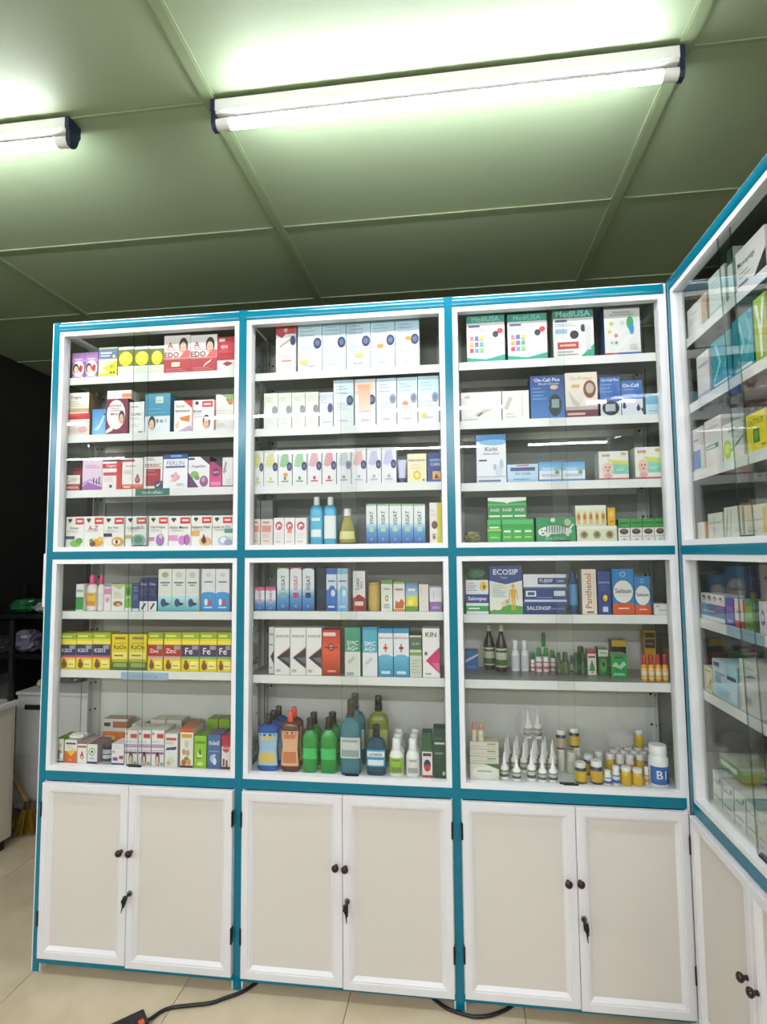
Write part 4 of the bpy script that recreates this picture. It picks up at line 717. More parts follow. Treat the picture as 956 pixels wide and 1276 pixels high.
('e3e1dc','e3e1dc','e3e1dc',[('t','SUGCHI',.5,.82,.08,.8,'33333a',0),('p',[(1,.14),(.16,.36),(1,.6)],'26262e'),('p',[(1,.24),(.4,.36),(1,.38)],'6a6a72'),('p',[(.98,.6),(.1,.36),(.14,.36),(1,.57)],'d98aa0'),('r',.1,.06,.4,.12,'b0b0b0')]),
('c22a1c','5c1a14','c22a1c',[('g',0,0,1,.5,'8a1c14','e0562c'),('g',0,.5,1,1,'e0562c','b5281c'),('r',.05,.86,.75,.94,'e6d0c4'),('e',.5,.62,.16,.09,'7a3020'),('e',.5,.62,.1,.055,'c89080'),('r',.12,.6,.88,.625,'5a2418'),('r',.3,.08,.75,.12,'e89a80')]),
('dfe2da','a9b5a8','2a7a66',[('r',0,.5,1,1,'2f9a7c'),('t','SMC',.5,.68,.12,.75,'e2ece4',0),('t','AG+',.5,.57,.11,.75,'e2ece4',0),('p',[(.15,.3),(.6,.42),(.7,.36),(.25,.24)],'c0c6c0'),('r',.1,.02,.6,.08,'9ab0a4')]),
('dde2e2','a0bcc4','3a8094',[('r',0,.48,1,1,'4fa9c0'),('t','SMC',.5,.66,.12,.75,'e2eef0',0),('t','AG+',.5,.55,.11,.75,'e2eef0',0),('p',[(.15,.28),(.6,.4),(.7,.34),(.25,.22)],'c0c9cc'),('r',0,.94,1,1,'3a8aa0')]),
('dfe3e6','2f80a4','2f80a4',[('r',0,.9,1,1,'3a8ab0'),('t','BESTFUGAN',.5,.8,.075,.9,'b8262c',0),('r',.4,.52,.6,.68,'e4e3df'),('r',.46,.51,.54,.68,'c92a2c'),('r',.36,.57,.64,.62,'c92a2c'),('g',0,0,1,.42,'2a86b0','5ab0cc'),('e',.5,.4,.45,.06,'5ab0cc'),('r',.2,.06,.8,.12,'bfe0ea')]),
('dfe3e6','2f80a4','2f80a4',[('r',0,.9,1,1,'3a8ab0'),('t','BESTFUGAN',.5,.8,.075,.9,'b8262c',0),('r',.4,.52,.6,.68,'e4e3df'),('r',.46,.51,.54,.68,'8a2020'),('r',.36,.57,.64,.62,'8a2020'),('g',0,0,1,.42,'2a86b0','5ab0cc'),('e',.5,.4,.45,.06,'5ab0cc'),('r',.2,.06,.8,.12,'bfe0ea')]),
('c9d0be','9aa590','5a705a',[('r',0,.66,1,.96,'4a6a4c'),('t','GUM',.5,.8,.1,.6,'b5c8b0',0),('r',0,.52,1,.6,'7d9a5a'),('r',.15,.11,.85,.13,'a5ad9a'),('r',.15,.18,.71,.2,'a5ad9a'),('r',.15,.25,.801,.27,'a5ad9a'),('r',.15,.32,.605,.34,'a5ad9a'),('r',.15,.39,.85,.41,'a5ad9a')]),
('e6e4e1','b5b3b0','e6e4e1',[('t','KIN',.5,.87,.1,.75,'1c1c22',0),('p',[(1,.08),(.18,.34),(1,.62)],'c9226c'),('p',[(.98,.1),(.5,.3),(.98,.3)],'e05a94'),('r',.12,.45,.28,.52,'4a4a52'),('r',.15,.06,.5,.09,'9a9a9a')]),
{'body':'1f70d0','cap':'0c100f','label':'9ec3e0','label2':'d9c060','prof':'waist','flat':.42,'mat':'liquid'},
{'body':'7c3414','cap':'d9502c','label':'e0b08a','label2':'c97a4a','prof':'waist','flat':.42,'mat':'liquid'},
{'body':'22b84a','cap':'0c100f','label':'3cc064','prof':'swish','flat':.6,'mat':'liquid','lab_h':(.25,.45)},
{'body':'169ab0','cap':'0c100f','label':'d3dad6','label2':'9aa8a8','prof':'square','flat':.62,'mat':'liquid','lab_h':(.22,.5),'capc':'20302e'},
{'body':'0a6078','cap':'0c100f','label':'2f9ac8','label2':'e2e8ea','prof':'square','flat':.62,'mat':'liquid','lab_h':(.18,.52),'text':'LISTERINE'},
{'body':'a9b53a','cap':'0c100f','label':'b9c070','prof':'square','flat':.62,'mat':'liquid'},
{'body':'e2e4dc','cap':'e9eae6','label':'8fbf3c','label2':'6f8f3c','prof':'saline','flat':.8},
{'body':'e2e4dc','cap':'e9eae6','label':'dfe0d6','label2':'a9aaa0','prof':'saline','flat':.8},
('e3ddd8','3a5a4a','174a30',[('r',0,.58,1,1,'1c5a3a'),('r',.1,.48,.9,.55,'3a3a3a'),('e',.5,.28,.34,.13,'2a2a5a'),('e',.5,.22,.3,.08,'c9333a'),('r',0,0,1,.06,'b52a30')]),
('12402c','0d3020','1a4a34',[('r',.1,.68,.9,.72,'c9d3cc'),('r',.1,.78,.7,.82,'2f6a4c'),('t','GREEN',.45,.5,.06,.7,'9ac0a8',0),('e',.82,.1,.12,.04,'a9c9b8'),('r',.1,.294,.8,.306,'2f6a4c'),('r',.1,.354,.66,.366,'2f6a4c'),('r',.1,.414,.751,.426,'2f6a4c')]),
('e3e4de','9aa5a0','e3e4de',[('r',0,.84,1,1,'2f9a86'),('t','MediUSA',.5,.92,.11,.8,'8ad0c0',0),('r',.05,.74,.35,.79,'4a5a86'),('r',.05,.652,.6,.668,'a5a9b0'),('r',.05,.692,.49,.708,'a5a9b0'),('e',.76,.58,.08,.07,'33333c'),('e',.88,.65,.08,.06,'c9333a'),('r',.72,.08,.92,.5,'d2d2d0'),('p',[(0,0),(1,0),(1,.14),(.5,.05),(0,.1)],'2fa08a'),('r',.08,.2,.18,.29,'c9425c'),('r',.08,.33,.18,.42,'e0a84a'),('r',.08,.46,.18,.55,'d97a8a'),('r',.21,.2,.31,.29,'6a9ac8'),('r',.21,.33,.31,.42,'8a5aa0'),('r',.21,.46,.31,.55,'5a6ab0'),('r',.34,.2,.44,.29,'8ac06a'),('r',.34,.33,.44,.42,'4aa89a'),('r',.34,.46,.44,.55,'c9c04a')]),
('e3e4de','9aa5a0','e3e4de',[('r',0,.82,1,1,'2f8a7c'),('t','MediUSA',.5,.91,.13,.85,'a9dcd0',0),('r',.05,.74,.35,.79,'4a5a86'),('r',.05,.5,.35,.6,'8ab0d0'),('r',.05,.652,.6,.668,'a5a9b0'),('r',.05,.692,.49,.708,'a5a9b0'),('e',.52,.47,.11,.09,'2c2c34'),('e',.74,.6,.06,.08,'3a3a42'),('r',.1,.18,.62,.32,'b8402c'),('r',.16,.23,.55,.27,'e2b5a8'),('r',.1,.05,.6,.07,'a8a8a5'),('r',.1,.11,.5,.13,'a8a8a5'),('p',[(.66,0),(1,0),(1,.26)],'2fa07c'),('r',.78,.14,.92,.66,'d0d0ce')]),
('dcdcd8','1f4a80','dcdcd8',[('r',0,.9,1,1,'6a6e6a'),('t','Non-Contact',.5,.84,.045,.6,'4a4a4e',0),('t','Infrared Thermometer',.5,.79,.035,.8,'6a6a6e',0),('e',.72,.62,.1,.13,'3fa05a'),('e',.76,.5,.07,.11,'3f90c0'),('e',.2,.62,.06,.04,'c9c04a'),('e',.14,.46,.05,.035,'d9c05a'),('e',.32,.38,.05,.04,'d07a80'),('e',.5,.62,.06,.04,'c0c9c0'),('e',.2,.24,.05,.03,'b0b5c0'),('e',.32,.24,.04,.03,'7a90a0'),('r',0,0,.35,.04,'b53a3a'),('r',.35,0,1,.04,'3a62a8'),('r',.7,.1,.9,.2,'c5c5c2')]),
('e0dfd8','e0dfd8','e0dfd8',[('p',[(.3,.2),(.5,.35),(.9,.6),(.95,.5),(.5,.22)],'bcbbb4'),('e',.16,.84,.08,.06,'a8a8a0'),('p',[(.38,.18),(.5,.3),(.55,.26),(.42,.14)],'6a6a68'),('r',.05,.04,.4,.07,'b0b0a8')]),
('e2e1d9','e2e1d9','e2e1d9',[('p',[(.05,.4),(.25,.8),(.4,.75),(.2,.35)],'bdbcb4'),('r',.74,.1,.76,.9,'c9b58a'),('r',.1,.085,.5,.115,'b8b7ae'),('r',.1,.185,.42,.215,'b8b7ae')]),
('2a5a9c','1c3a70','2a5a9c',[('g',0,0,1,1,'3a78b8','1c3a78'),('t','On-Call Plus',.5,.9,.1,.75,'e2e6ee',0),('t','Blood Glucose',.55,.81,.06,.6,'b5c3dc',0),('r',.06,.9,.14,.93,'c93a5a'),('e',.72,.3,.2,.26,'1c2c34'),('r',.62,.24,.84,.44,'8aa09a'),('e',.7,.72,.12,.05,'d9a890'),('r',.06,.452,.45,.468,'7aa5d3'),('r',.06,.532,.372,.548,'7aa5d3'),('r',.06,.612,.4227,.628,'7aa5d3'),('r',.06,.692,.3135,.708,'7aa5d3')]),
('ddd3c4','a89a8a','ddd3c4',[('r',0,0,1,.16,'6a2430'),('r',.05,.05,.6,.1,'c9a5a0'),('t','On-Protect',.5,.87,.09,.7,'b5a58a',0),('r',.2,.66,.45,.73,'c9a86a'),('e',.76,.62,.2,.2,'7a4a34'),('e',.76,.64,.12,.12,'b5a090'),('p',[(.1,.6),(.3,.4),(.45,.3),(.4,.2),(.2,.3)],'c0b5a8'),('r',0,.16,1,.24,'b5a5a0')]),
('2f62a8','1c3a70','2f62a8',[('r',0,0,1,.36,'d3d9dd'),('t','On-Call Plus',.5,.92,.09,.85,'dfe6ee',0),('r',.1,.61,.6,.63,'7aa0d0'),('r',.1,.7,.5,.72,'7aa0d0'),('r',.1,.79,.565,.81,'7aa0d0'),('e',.5,.2,.42,.19,'1c2024'),('r',.24,.12,.72,.3,'a5aeb0')]),
('3a6cae','24447c','3a6cae',[('r',0,0,1,.46,'d8dde2'),('t','On-Call',.45,.86,.1,.8,'dfe6ee',0),('p',[(.12,.44),(.02,.24),(.12,.18),(.22,.24)],'24305c'),('p',[(.78,.34),(.68,.18),(.78,.1),(.9,.18)],'24305c'),('e',.96,.15,.04,.06,'24305c'),('r',.1,.59,.7,.61,'8aaed8'),('r',.1,.73,.58,.75,'8aaed8')]),
('b9d3dd','8aa8b5','b9d3dd',[('r',0,.5,1,1,'7aaec8'),('r',.2,.15,.8,.2,'8ab0c0')]),
('dfe3e6','8aa8c0','dfe3e6',[('r',0,.86,1,1,'2f78b0'),('e',.6,.84,.5,.06,'7ab0d3'),('t','Kichi',.5,.7,.09,.45,'4a4a50',0),('t','NASAL SPRAY',.5,.6,.04,.6,'b5625a',0),('r',.08,.45,.35,.48,'33383c'),('e',.62,.32,.06,.07,'a5b5c8'),('e',.84,.38,.07,.1,'a5c3d8'),('e',.74,.24,.12,.1,'c3d3e0'),('r',.05,.02,.8,.06,'5a7aa0'),('r',0,.12,1,.14,'b5cfe0')]),
('b5d0e2','b5d0e2','b5d0e2',[('r',.1,.62,.9,.82,'3a4a7c'),('t','SAT GOIN',.5,.46,.16,.5,'4a5a80',0),('g',0,0,1,.3,'8ab5d8','b5d0e2'),('r',.2,.12,.7,.18,'6a8ab8'),('r',.3,.9,.7,.96,'c9474a')]),
('dfe8ec','dfe8ec','dfe8ec',[('g',0,.55,1,1,'8ac0e0','4a96cc'),('t','SanDan',.4,.66,.14,.5,'dfeef6',0),('e',.8,.45,.1,.14,'5f9a4a'),('e',.76,.55,.06,.08,'8ac06a'),('r',.1,.24,.9,.38,'c0c3d8'),('r',0,0,1,.1,'4a8ac0')]),
('e6e4da','b5c3b8','e6e4da',[('r',.45,.2,1,.56,'7fcfba'),('p',[(.3,.72),(1,.64),(1,.5),(.45,.56)],'d3d85a'),('e',.3,.4,.2,.22,'e6c3b0'),('e',.24,.44,.025,.03,'3a2a2a'),('e',.36,.44,.025,.03,'3a2a2a'),('e',.3,.33,.05,.025,'b55a5a'),('e',.3,.14,.16,.08,'e0a8b0'),('t','BABI',.25,.86,.09,.4,'a83a44',0),('e',.84,.9,.1,.05,'c8b56a'),('t','KOM',.72,.34,.08,.3,'e2f0ea',0),('r',0,0,1,.06,'b5626a')]),
{'body':'8a8658'},
('1f9a3a','17782c','1f9a3a',[('r',0,.5,1,.58,'a9cf3a'),('r',.15,.62,.85,.7,'d3e8d0'),('r',.1,.1,.9,.4,'2fb04a'),('r',.2,.2,.8,.24,'c9d34a'),('r',0,.8,1,1,'3fb85a')]),
('1f9a3a','17782c','1f9a3a',[('r',0,.8,1,1,'3fb85a'),('r',.03,.1,.3,.62,'2aa544'),('r',.36,.1,.63,.62,'2aa544'),('r',.69,.1,.96,.62,'2aa544'),('r',.06,.44,.27,.52,'e0e6d0'),('r',.39,.44,.6,.52,'e0e6d0'),('r',.72,.44,.93,.52,'e0e6d0'),('r',.06,.2,.27,.25,'c9d34a'),('r',.39,.2,.6,.25,'c9d34a'),('r',.72,.2,.93,.25,'c9d34a')]),
('1f8f38','176a2a','1f8f38',[('t','KAZI',.18,.44,.2,.22,'e4e3df',0),('t','KAZI',.5,.44,.2,.22,'e4e3df',0),('t','KAZI',.83,.44,.2,.22,'e4e3df',0),('r',.02,.12,.31,.2,'d3e6d0'),('r',.36,.12,.64,.2,'d3e6d0'),('r',.69,.12,.98,.2,'d3e6d0'),('p',[(0,1),(1,1),(1,.86),(.56,.78),(.5,.72),(.44,.78),(0,.86)],'e2e4de'),('r',0,.64,1,.72,'3fae58')]),
('178046','0f5a30','178046',[('r',.02,.03,.98,.97,'1c8f4e'),('e',.43,.88,.06,.09,'e4e3df'),('e',.8,.78,.09,.14,'b5c88a'),('e',.46,.48,.36,.17,'dfe3dc'),('e',.18,.4,.13,.16,'e6e8e2'),('e',.78,.42,.12,.12,'dfe3dc'),('p',[(.84,.44),(.96,.7),(.93,.72),(.8,.5)],'dfe3dc'),('p',[(.3,.4),(.24,.2),(.3,.2),(.4,.36)],'dfe3dc'),('p',[(.7,.4),(.78,.22),(.84,.22),(.8,.4)],'dfe3dc'),('p',[(.26,.62),(.29,.63),(.28,.36),(.26,.36)],'2a3a30'),('p',[(.325,.62),(.355,.63),(.345,.36),(.325,.36)],'2a3a30'),('p',[(.39,.62),(.42,.63),(.41,.36),(.39,.36)],'2a3a30'),('p',[(.455,.62),(.485,.63),(.475,.36),(.455,.36)],'2a3a30'),('p',[(.52,.62),(.55,.63),(.54,.36),(.52,.36)],'2a3a30'),('p',[(.585,.62),(.615,.63),(.605,.36),(.585,.36)],'2a3a30'),('p',[(.65,.62),(.68,.63),(.67,.36),(.65,.36)],'2a3a30'),('p',[(.715,.62),(.745,.63),(.735,.36),(.715,.36)],'2a3a30'),('e',.14,.46,.02,.03,'2a3a30'),('e',.22,.45,.02,.03,'2a3a30'),('e',.17,.33,.04,.03,'4a3a36'),('t','BACH HO',.48,.13,.13,.5,'8ad0a0',0)]),
('cfd3b5','b0b598','cfd3b5',[('r',0,.8,1,1,'dfe0cc'),('e',.18,.42,.1,.26,'8a9a6a'),('e',.5,.42,.1,.26,'8a9a6a'),('e',.82,.42,.1,.26,'8a9a6a'),('e',.18,.44,.06,.15,'8a4a34'),('e',.5,.44,.06,.15,'8a4a34'),('e',.82,.44,.06,.15,'8a4a34')]),
('d6d8ba','b8bc9c','d6d8ba',[('r',0,.78,1,1,'e0e0cc'),('e',.1,.4,.07,.3,'d9b84a'),('e',.3,.4,.07,.3,'d9b84a'),('e',.5,.4,.07,.3,'d9b84a'),('e',.7,.4,.07,.3,'d9b84a'),('e',.9,.4,.07,.3,'d9b84a'),('e',.1,.44,.045,.14,'a8683a'),('e',.3,.44,.045,.14,'a8683a'),('e',.5,.44,.045,.14,'a8683a'),('e',.7,.44,.045,.14,'a8683a'),('e',.9,.44,.045,.14,'a8683a'),('r',.04,.08,.16,.16,'c9a8a0'),('r',.24,.08,.36,.16,'c9a8a0'),('r',.44,.08,.56,.16,'c9a8a0'),('r',.64,.08,.76,.16,'c9a8a0'),('r',.84,.08,.96,.16,'c9a8a0')]),
('e0a81c','b8841a','e0a81c',[('r',.2,.5,.8,.8,'f0c83a'),('r',.2,.2,.8,.26,'a86a14')]),
('dcdad3','c0beb5','2f8a3c',[('e',.5,.66,.38,.2,'4a2c20'),('e',.48,.72,.22,.08,'7a5a4a'),('r',.1,.3,.9,.36,'a8a8a0'),('e',.5,.12,.14,.07,'8ac06a'),('r',0,.92,1,1,'2f8a3c')]),
('2a9a3a','1f7a2c','2f9a3c',[('r',.1,.3,.9,.6,'1a6a28')]),
('dfe2e0','1c2c50','dfe2e0',[('r',0,.32,1,.58,'1f3a86'),('t','Salonpas',.5,.44,.15,.9,'e4e3df',0),('r',0,.08,1,.24,'2a9a4a'),('r',.1,.14,.6,.18,'dfeade'),('e',.78,.82,.16,.14,'e0c02a'),('e',.82,.8,.06,.06,'a83a2a'),('r',.08,.69,.5,.71,'8a94b0'),('r',.08,.7567,.416,.7767,'8a94b0'),('r',.08,.8233,.4706,.8433,'8a94b0'),('r',.08,.89,.353,.91,'8a94b0')]),
{'body':'4f7a5c'},
('e0e1d4','3a5080','e0e1d4',[('r',0,.7,1,1,'26407c'),('p',[(0,.7),(.5,.62),(1,.7)],'26407c'),('t','ECOSIP',.5,.88,.13,.75,'e2e4ec',0),('t','5 pcs',.45,.76,.06,.3,'a9b5d0',0),('p',[(0,0),(1,0),(1,.16),(.6,.2),(0,.06)],'4fa03a'),('e',.72,.58,.05,.05,'d9a82a'),('p',[(.64,.52),(.8,.52),(.78,.32),(.66,.32)],'d9a82a'),('p',[(.66,.32),(.71,.32),(.7,.08),(.66,.08)],'d9a82a'),('p',[(.73,.32),(.78,.32),(.78,.08),(.74,.08)],'d9a82a'),('p',[(.62,.52),(.65,.5),(.61,.3),(.58,.3)],'d9a82a'),('p',[(.79,.5),(.82,.52),(.87,.3),(.84,.3)],'d9a82a'),('e',.24,.15,.14,.07,'e6e0d0'),('e',.44,.22,.1,.06,'d9cfb5'),('e',.54,.26,.07,.05,'b5a58a'),('r',.08,.353,.5,.367,'9ab5c0'),('r',.08,.401,.416,.415,'9ab5c0'),('r',.08,.449,.4706,.463,'9ab5c0'),('r',.08,.497,.353,.511,'9ab5c0'),('r',.08,.545,.5,.559,'9ab5c0'),('r',.08,.593,.416,.607,'9ab5c0')]),
('1c2f6c','16245a','24387a',[('t','SALONSIP',.36,.5,.5,.55,'e4e3df',0),('t','pain patch',.8,.45,.25,.3,'8a9ac8',0),('r',0,.88,1,1,'2f4a96')]),
('27407e','1c2c60','2c4686',[('r',.04,.4,.28,.85,'dfe4ee'),('r',.08,.5,.24,.75,'3a4a7a'),('r',.7,.45,.96,.85,'dfe4ee'),('r',0,0,1,.16,'c9d3e2'),('r',.3,.3,.66,.36,'8a9ac8')]),
('dfe2e6','a9b0c0','cfd3da',[('r',.34,.3,1,.75,'24387a'),('t','FUJISIP',.54,.52,.3,.36,'e4e3df',0),('r',.8,.45,.95,.6,'8a9ac8'),('r',0,0,1,.12,'5a6a9a')]),
{'body':'3f7aa8','cap':'1c3050','label':'5a9ac8','prof':'stick','flat':1,'mat':'liquid'},
('e3d9c8','b5a890','e3d9c8',[('t','Panthenol',.45,.52,.45,.8,'a8622a',90),('r',.8,.08,.84,.92,'c9a88a'),('r',.3,.03,.8,.07,'8a6a4a')]),
('1f3a80','152856','1f3a80',[('e',.5,.38,.3,.11,'12244e'),('e',.56,.38,.18,.08,'d9b82a'),('e',.6,.4,.08,.035,'f0e080'),('t','ALOVITA',.5,.74,.07,.85,'b5c3e6',0),('r',.35,.06,.75,.18,'c3cfe0'),('r',.15,.552,.8,.568,'4a66a8'),('r',.15,.602,.67,.618,'4a66a8'),('r',.15,.652,.7545,.668,'4a66a8')]),
('2f80bc','1f5a8c','2f80bc',[('r',0,0,1,.24,'d9562a'),('e',.5,.5,.48,.26,'1c2430'),('e',.5,.5,.46,.25,'e6e6e2'),('t','Selsun',.5,.52,.1,.75,'1c1c22',0),('e',.5,.88,.14,.06,'8ac0e0'),('e',.5,.88,.08,.035,'2f80bc'),('r',.25,.12,.75,.15,'e6d3c9')]),
('2f80bc','1f5a8c','2f80bc',[('r',0,0,1,.24,'d9562a'),('e',.5,.5,.48,.27,'1c2430'),('e',.5,.5,.46,.26,'e6e6e2'),('t','Selsun',.5,.52,.1,.75,'1c1c22',0),('e',.5,.88,.14,.06,'8ac0e0'),('e',.5,.88,.08,.035,'2f80bc'),('r',.25,.12,.75,.15,'e6d3c9')]),
('dfddd9','c5c3be','dfddd9',[('t','flucon',.6,.45,.3,.5,'5a5a60',0),('r',.1,.7,.4,.85,'a8a8a8')]),
('2a6cae','1f5088','3f80c0',[('p',[(0,.5),(1,.85),(1,.75),(0,.35)],'cfe0ee'),('r',.1,.1,.8,.16,'6aa0d8')]),
{'body':'1c1a18','cap':'dcdcd8','label':'c9cdb8','label2':'3a6a34','prof':'syrup','flat':1},
{'body':'dfe2e2','cap':'e9ebea','label':'d0d4d6','prof':'saline','flat':1},
{'body':'dfe2de','cap':'1f8a3c','label':'e6e8e4','label2':'c96a6a','prof':'spray','flat':1},
{'body':'dfe2de','cap':'1f7a38','label':'e6e8e4','label2':'c96a6a','prof':'spray','flat':1},
{'body':'1c4a2a','cap':'145a2c','label':'2f6a3c','prof':'spray','flat':1},
{'body':'3a4a1c','cap':'1f5a2c','label':'c9b82a','prof':'spray','flat':1},
{'body':'2a5a34','cap':'1f5a2c','label':'dfe2da','prof':'spray','flat':1},
{'body':'14402a','cap':'0f3a20','label':'cfd6cc','prof':'spray','flat':1,'lab_h':(.1,.3)},
('dfdcd2','b5b0a0','dfdcd2',[('r',0,.84,1,1,'b5333a'),('p',[(.5,.62),(.2,.3),(.8,.3)],'3a8a3a'),('p',[(.5,.5),(.1,.16),(.9,.16)],'3a8a3a'),('r',.1,.68,.9,.76,'7a3a30'),('r',.4,.08,.6,.14,'6a4a2a')]),
('1f6a34','144a24','cfd0c4',[('r',0,.7,1,.95,'cfd8cc'),('e',.5,.36,.34,.26,'4aa04a'),('p',[(.3,.4),(.5,.56),(.7,.36),(.5,.3)],'12401c'),('t','TRAN',.5,.82,.1,.7,'2a4a30',0)]),
('2f9a48','1f6a30','c0d0b8',[('p',[(.05,.5),(.3,.68),(.5,.5),(.8,.72),(.95,.56),(.6,.36),(.4,.42)],'b5dcb8'),('r',.15,.1,.85,.2,'8ad09a'),('r',.2,.82,.8,.9,'1f6a30')]),
('2a2418','1c1810','c9a82a',[('r',0,.8,1,1,'c9a82a'),('r',.1,.3,.9,.6,'c9b86a')]),
('d39a24','a8781c','d9a83a',[('r',.1,.3,.9,.6,'e0b04a'),('r',.1,.12,.6,.2,'8a5a14')]),
('c9962a','a07820','d9a83a',[('r',.05,.1,.95,.9,'2a2620'),('t','BERBERIN',.5,.6,.2,.8,'c9a84a',0),('r',.2,.3,.8,.36,'8a7a4a')]),
{'body':'d9921c','cap':'a82a2c','label':'e0d3b5','label2':'d9b04a','prof':'spray','flat':1},
('d9d8c6','8a8a2c','cfcfbb',[('e',.52,.45,.45,.42,'e6e6da'),('r',.25,.5,.75,.6,'a9ae9a'),('p',[(.5,1),(1,1),(1,.7)],'3f6a3c')]),
('d6d4c4','b5b3a0','cbcab8',[('r',.1,.3,.9,.4,'b0b09c'),('r',.6,.6,.9,.8,'8a9a6a')]),
{'body':'cfc3a5','cap':'c98a74','label':'d6ccb0','prof':'spray','flat':1},
{'body':'efefe8','cap':'f4f4ee','label':'c9cbbf','label2':'5a6056','prof':'dropper','flat':1},
{'body':'eeeee6','cap':'f4f4ee','label':'cfd0c4','label2':'8a8f80','prof':'dropper','flat':1},
{'body':'ecece2','cap':'f0eee6','label':'b5b7a8','label2':'6a6a60','prof':'dropper','flat':1},
{'body':'ffffff'},
{'body':'2a2a4a','cap':'e4e4de','label':'d9b81c','label2':None,'prof':'jar','flat':1},
{'body':'2a2a4a','cap':'e4e4de','label':'d3a82a','label2':None,'prof':'jar','flat':1},
{'body':'2a2a4a','cap':'e4e4de','label':'c9a81c','label2':None,'prof':'jar','flat':1},
{'body':'c9cbc8','cap':'e4e4de','label':'cfd0cc','label2':None,'prof':'jar','flat':1},
{'body':'cfcfc2','cap':'d9d9cc','label':'d3d3c6','label2':None,'prof':'jar','flat':1},
{'body':'cfcfc2','cap':'d9d9cc','label':'d9d6c0','label2':None,'prof':'jar','flat':1},
{'body':'24284a','cap':'e4e4de','label':'c0a890','label2':None,'prof':'jar','flat':1},
{'body':'2c2a40','cap':'e4e4de','label':'d9b82a','label2':None,'prof':'jar','flat':1},
{'body':'dcdcd6','cap':'e6e6e0','label':'dfe0dc','label2':'2f4a96','prof':'jar','flat':1},
{'body':'dcdcd6','cap':'e6e6e0','label':'dfe2e4','label2':'3a5aa8','prof':'jar','flat':1},
{'body':'d3ac1c','cap':'e6e6e0','label':'d9b41c','label2':None,'prof':'jar','flat':1},
{'body':'d3ac1c','cap':'e6e6e0','label':'dcb41c','label2':None,'prof':'jar','flat':1},
{'body':'dcdcd6','cap':'e6e6e0','label':'e0d3a8','label2':'d98a3a','prof':'jar','flat':1},
{'body':'d3a82a','cap':'e6e6e0','label':'d9b82a','label2':None,'prof':'jar','flat':1},
{'body':'dcdcd2','cap':'e6e6e0','label':'cfd0c4','label2':'6a7aa8','prof':'jar','flat':1},
{'body':'dcdcd2','cap':'e6e6e0','label':'d8d8cc','label2':'d98a3a','prof':'jar','flat':1},
{'body':'d3ac1c','cap':'e6e6e0','label':'d9b82a','prof':'jar','flat':1},
{'body':'e3e5e4','cap':'e9eae8','label':'2464ae','prof':'jar','flat':1,'text':'B1','lab_h':(.06,.5),'front':True},
('dcd6d0','a89a94','dcd6d0',[('r',.1,.1,.9,.5,'b53a30'),('r',.2,.6,.8,.8,'2a2a2a')]),
('dcd9d0','a5907a','dcd9d0',[('t','Korpex',.4,.7,.12,.6,'55555a',0),('r',.1,.39,.6,.41,'9a9a98'),('r',.1,.465,.5,.485,'9a9a98'),('r',.1,.54,.565,.56,'9a9a98'),('r',.75,0,1,1,'c5a590')]),
('cfd9d0','b5c0b5','cfd9d0',[('r',.05,.05,.95,.12,'a9bdb0'),('r',.15,.59,.7,.61,'a0b0a8'),('r',.15,.69,.59,.71,'a0b0a8'),('r',.15,.79,.6615,.81,'a0b0a8')]),
('d3dad3','b0bab2','d3dad3',[('r',0,.7,1,1,'24503c')]),
('dfddd6','cfcdc5','dfddd6',[('t','Moxopeigt',.36,.62,.2,.6,'33333a',0),('p',[(.55,0),(1,0),(1,.5)],'26262a'),('r',.05,.1,.4,.16,'8a5a66'),('r',.1,.285,.5,.315,'a8a8a2'),('r',.1,.385,.42,.415,'a8a8a2')]),
('dddad6','c5c0c0','dddad6',[('r',.1,.7,.9,.76,'a5a5a8'),('r',0,0,1,.1,'b5b0b8')]),
('1f8f9a','17707a','1f8f9a',[('p',[(.1,.1),(.5,.5),(.3,.9),(.2,.9),(.4,.5),(.02,.1)],'8ac9cf'),('p',[(.6,.2),(.9,.6),(.7,.95),(.65,.9),(.8,.6),(.55,.2)],'5ab0b8'),('r',.1,.05,.9,.1,'cfe0e0')]),
('1f95a2','17707a','1f95a2',[('p',[(.2,.1),(.6,.5),(.4,.9),(.3,.9),(.5,.5),(.12,.1)],'7ac3ca'),('p',[(.7,.2),(.95,.6),(.75,.95),(.7,.9),(.85,.6),(.64,.2)],'5ab0b8'),('r',.1,.05,.9,.1,'cfe0e0')]),
('9aba2a','7d9a22','9aba2a',[('p',[(.1,.9),(.3,.9),(.55,.5),(.45,.3)],'e2e6d3'),('p',[(.9,.95),(.7,.95),(.45,.4),(.55,.3)],'e2e6d3'),('r',.4,.05,.6,.4,'e2e6d3')]),
('dddad4','cfc9c2','dddad4',[('r',.1,.05,.7,.48,'4a78b5'),('r',.1,.7,.6,.74,'a08a70'),('r',.75,0,1,1,'d0ccc6')]),
('e0ddd6','cbc7bf','e0ddd6',[('r',.05,.36,.8,.46,'4a8080'),('r',.1,.38,.6,.43,'c9d6d2'),('r',.1,.8,.8,.83,'b5b0a8')]),
('dfe0d8','c9c9c0','dfe0d8',[('e',.22,.3,.2,.26,'a9c42a'),('e',.22,.34,.12,.16,'cfe04a'),('p',[(.4,.2),(1,.5),(1,.56),(.4,.26)],'3f8a5a'),('r',.3,.75,.8,.8,'8a9a9a')]),
('e3d612','c0b512','e3d612',[('t','GASTSUS',.5,.76,.17,.8,'3f5a1c',0),('r',.38,.22,.68,.58,'3f7a2c'),('e',.53,.4,.1,.14,'6aa83a'),('r',.75,.1,.95,.15,'8a841c')]),
('dcd8cc','c98a4a','dcd8cc',[('r',0,0,.16,1,'c98a4a'),('r',.84,0,1,1,'b5783c'),('r',.3,.2,.5,.9,'cfcabb')]),
('d8d6ca','c5c3b6','d8d6ca',[('r',.1,.6,.9,.66,'a9a89c'),('r',.4,.1,.46,.9,'bebcb0')]),
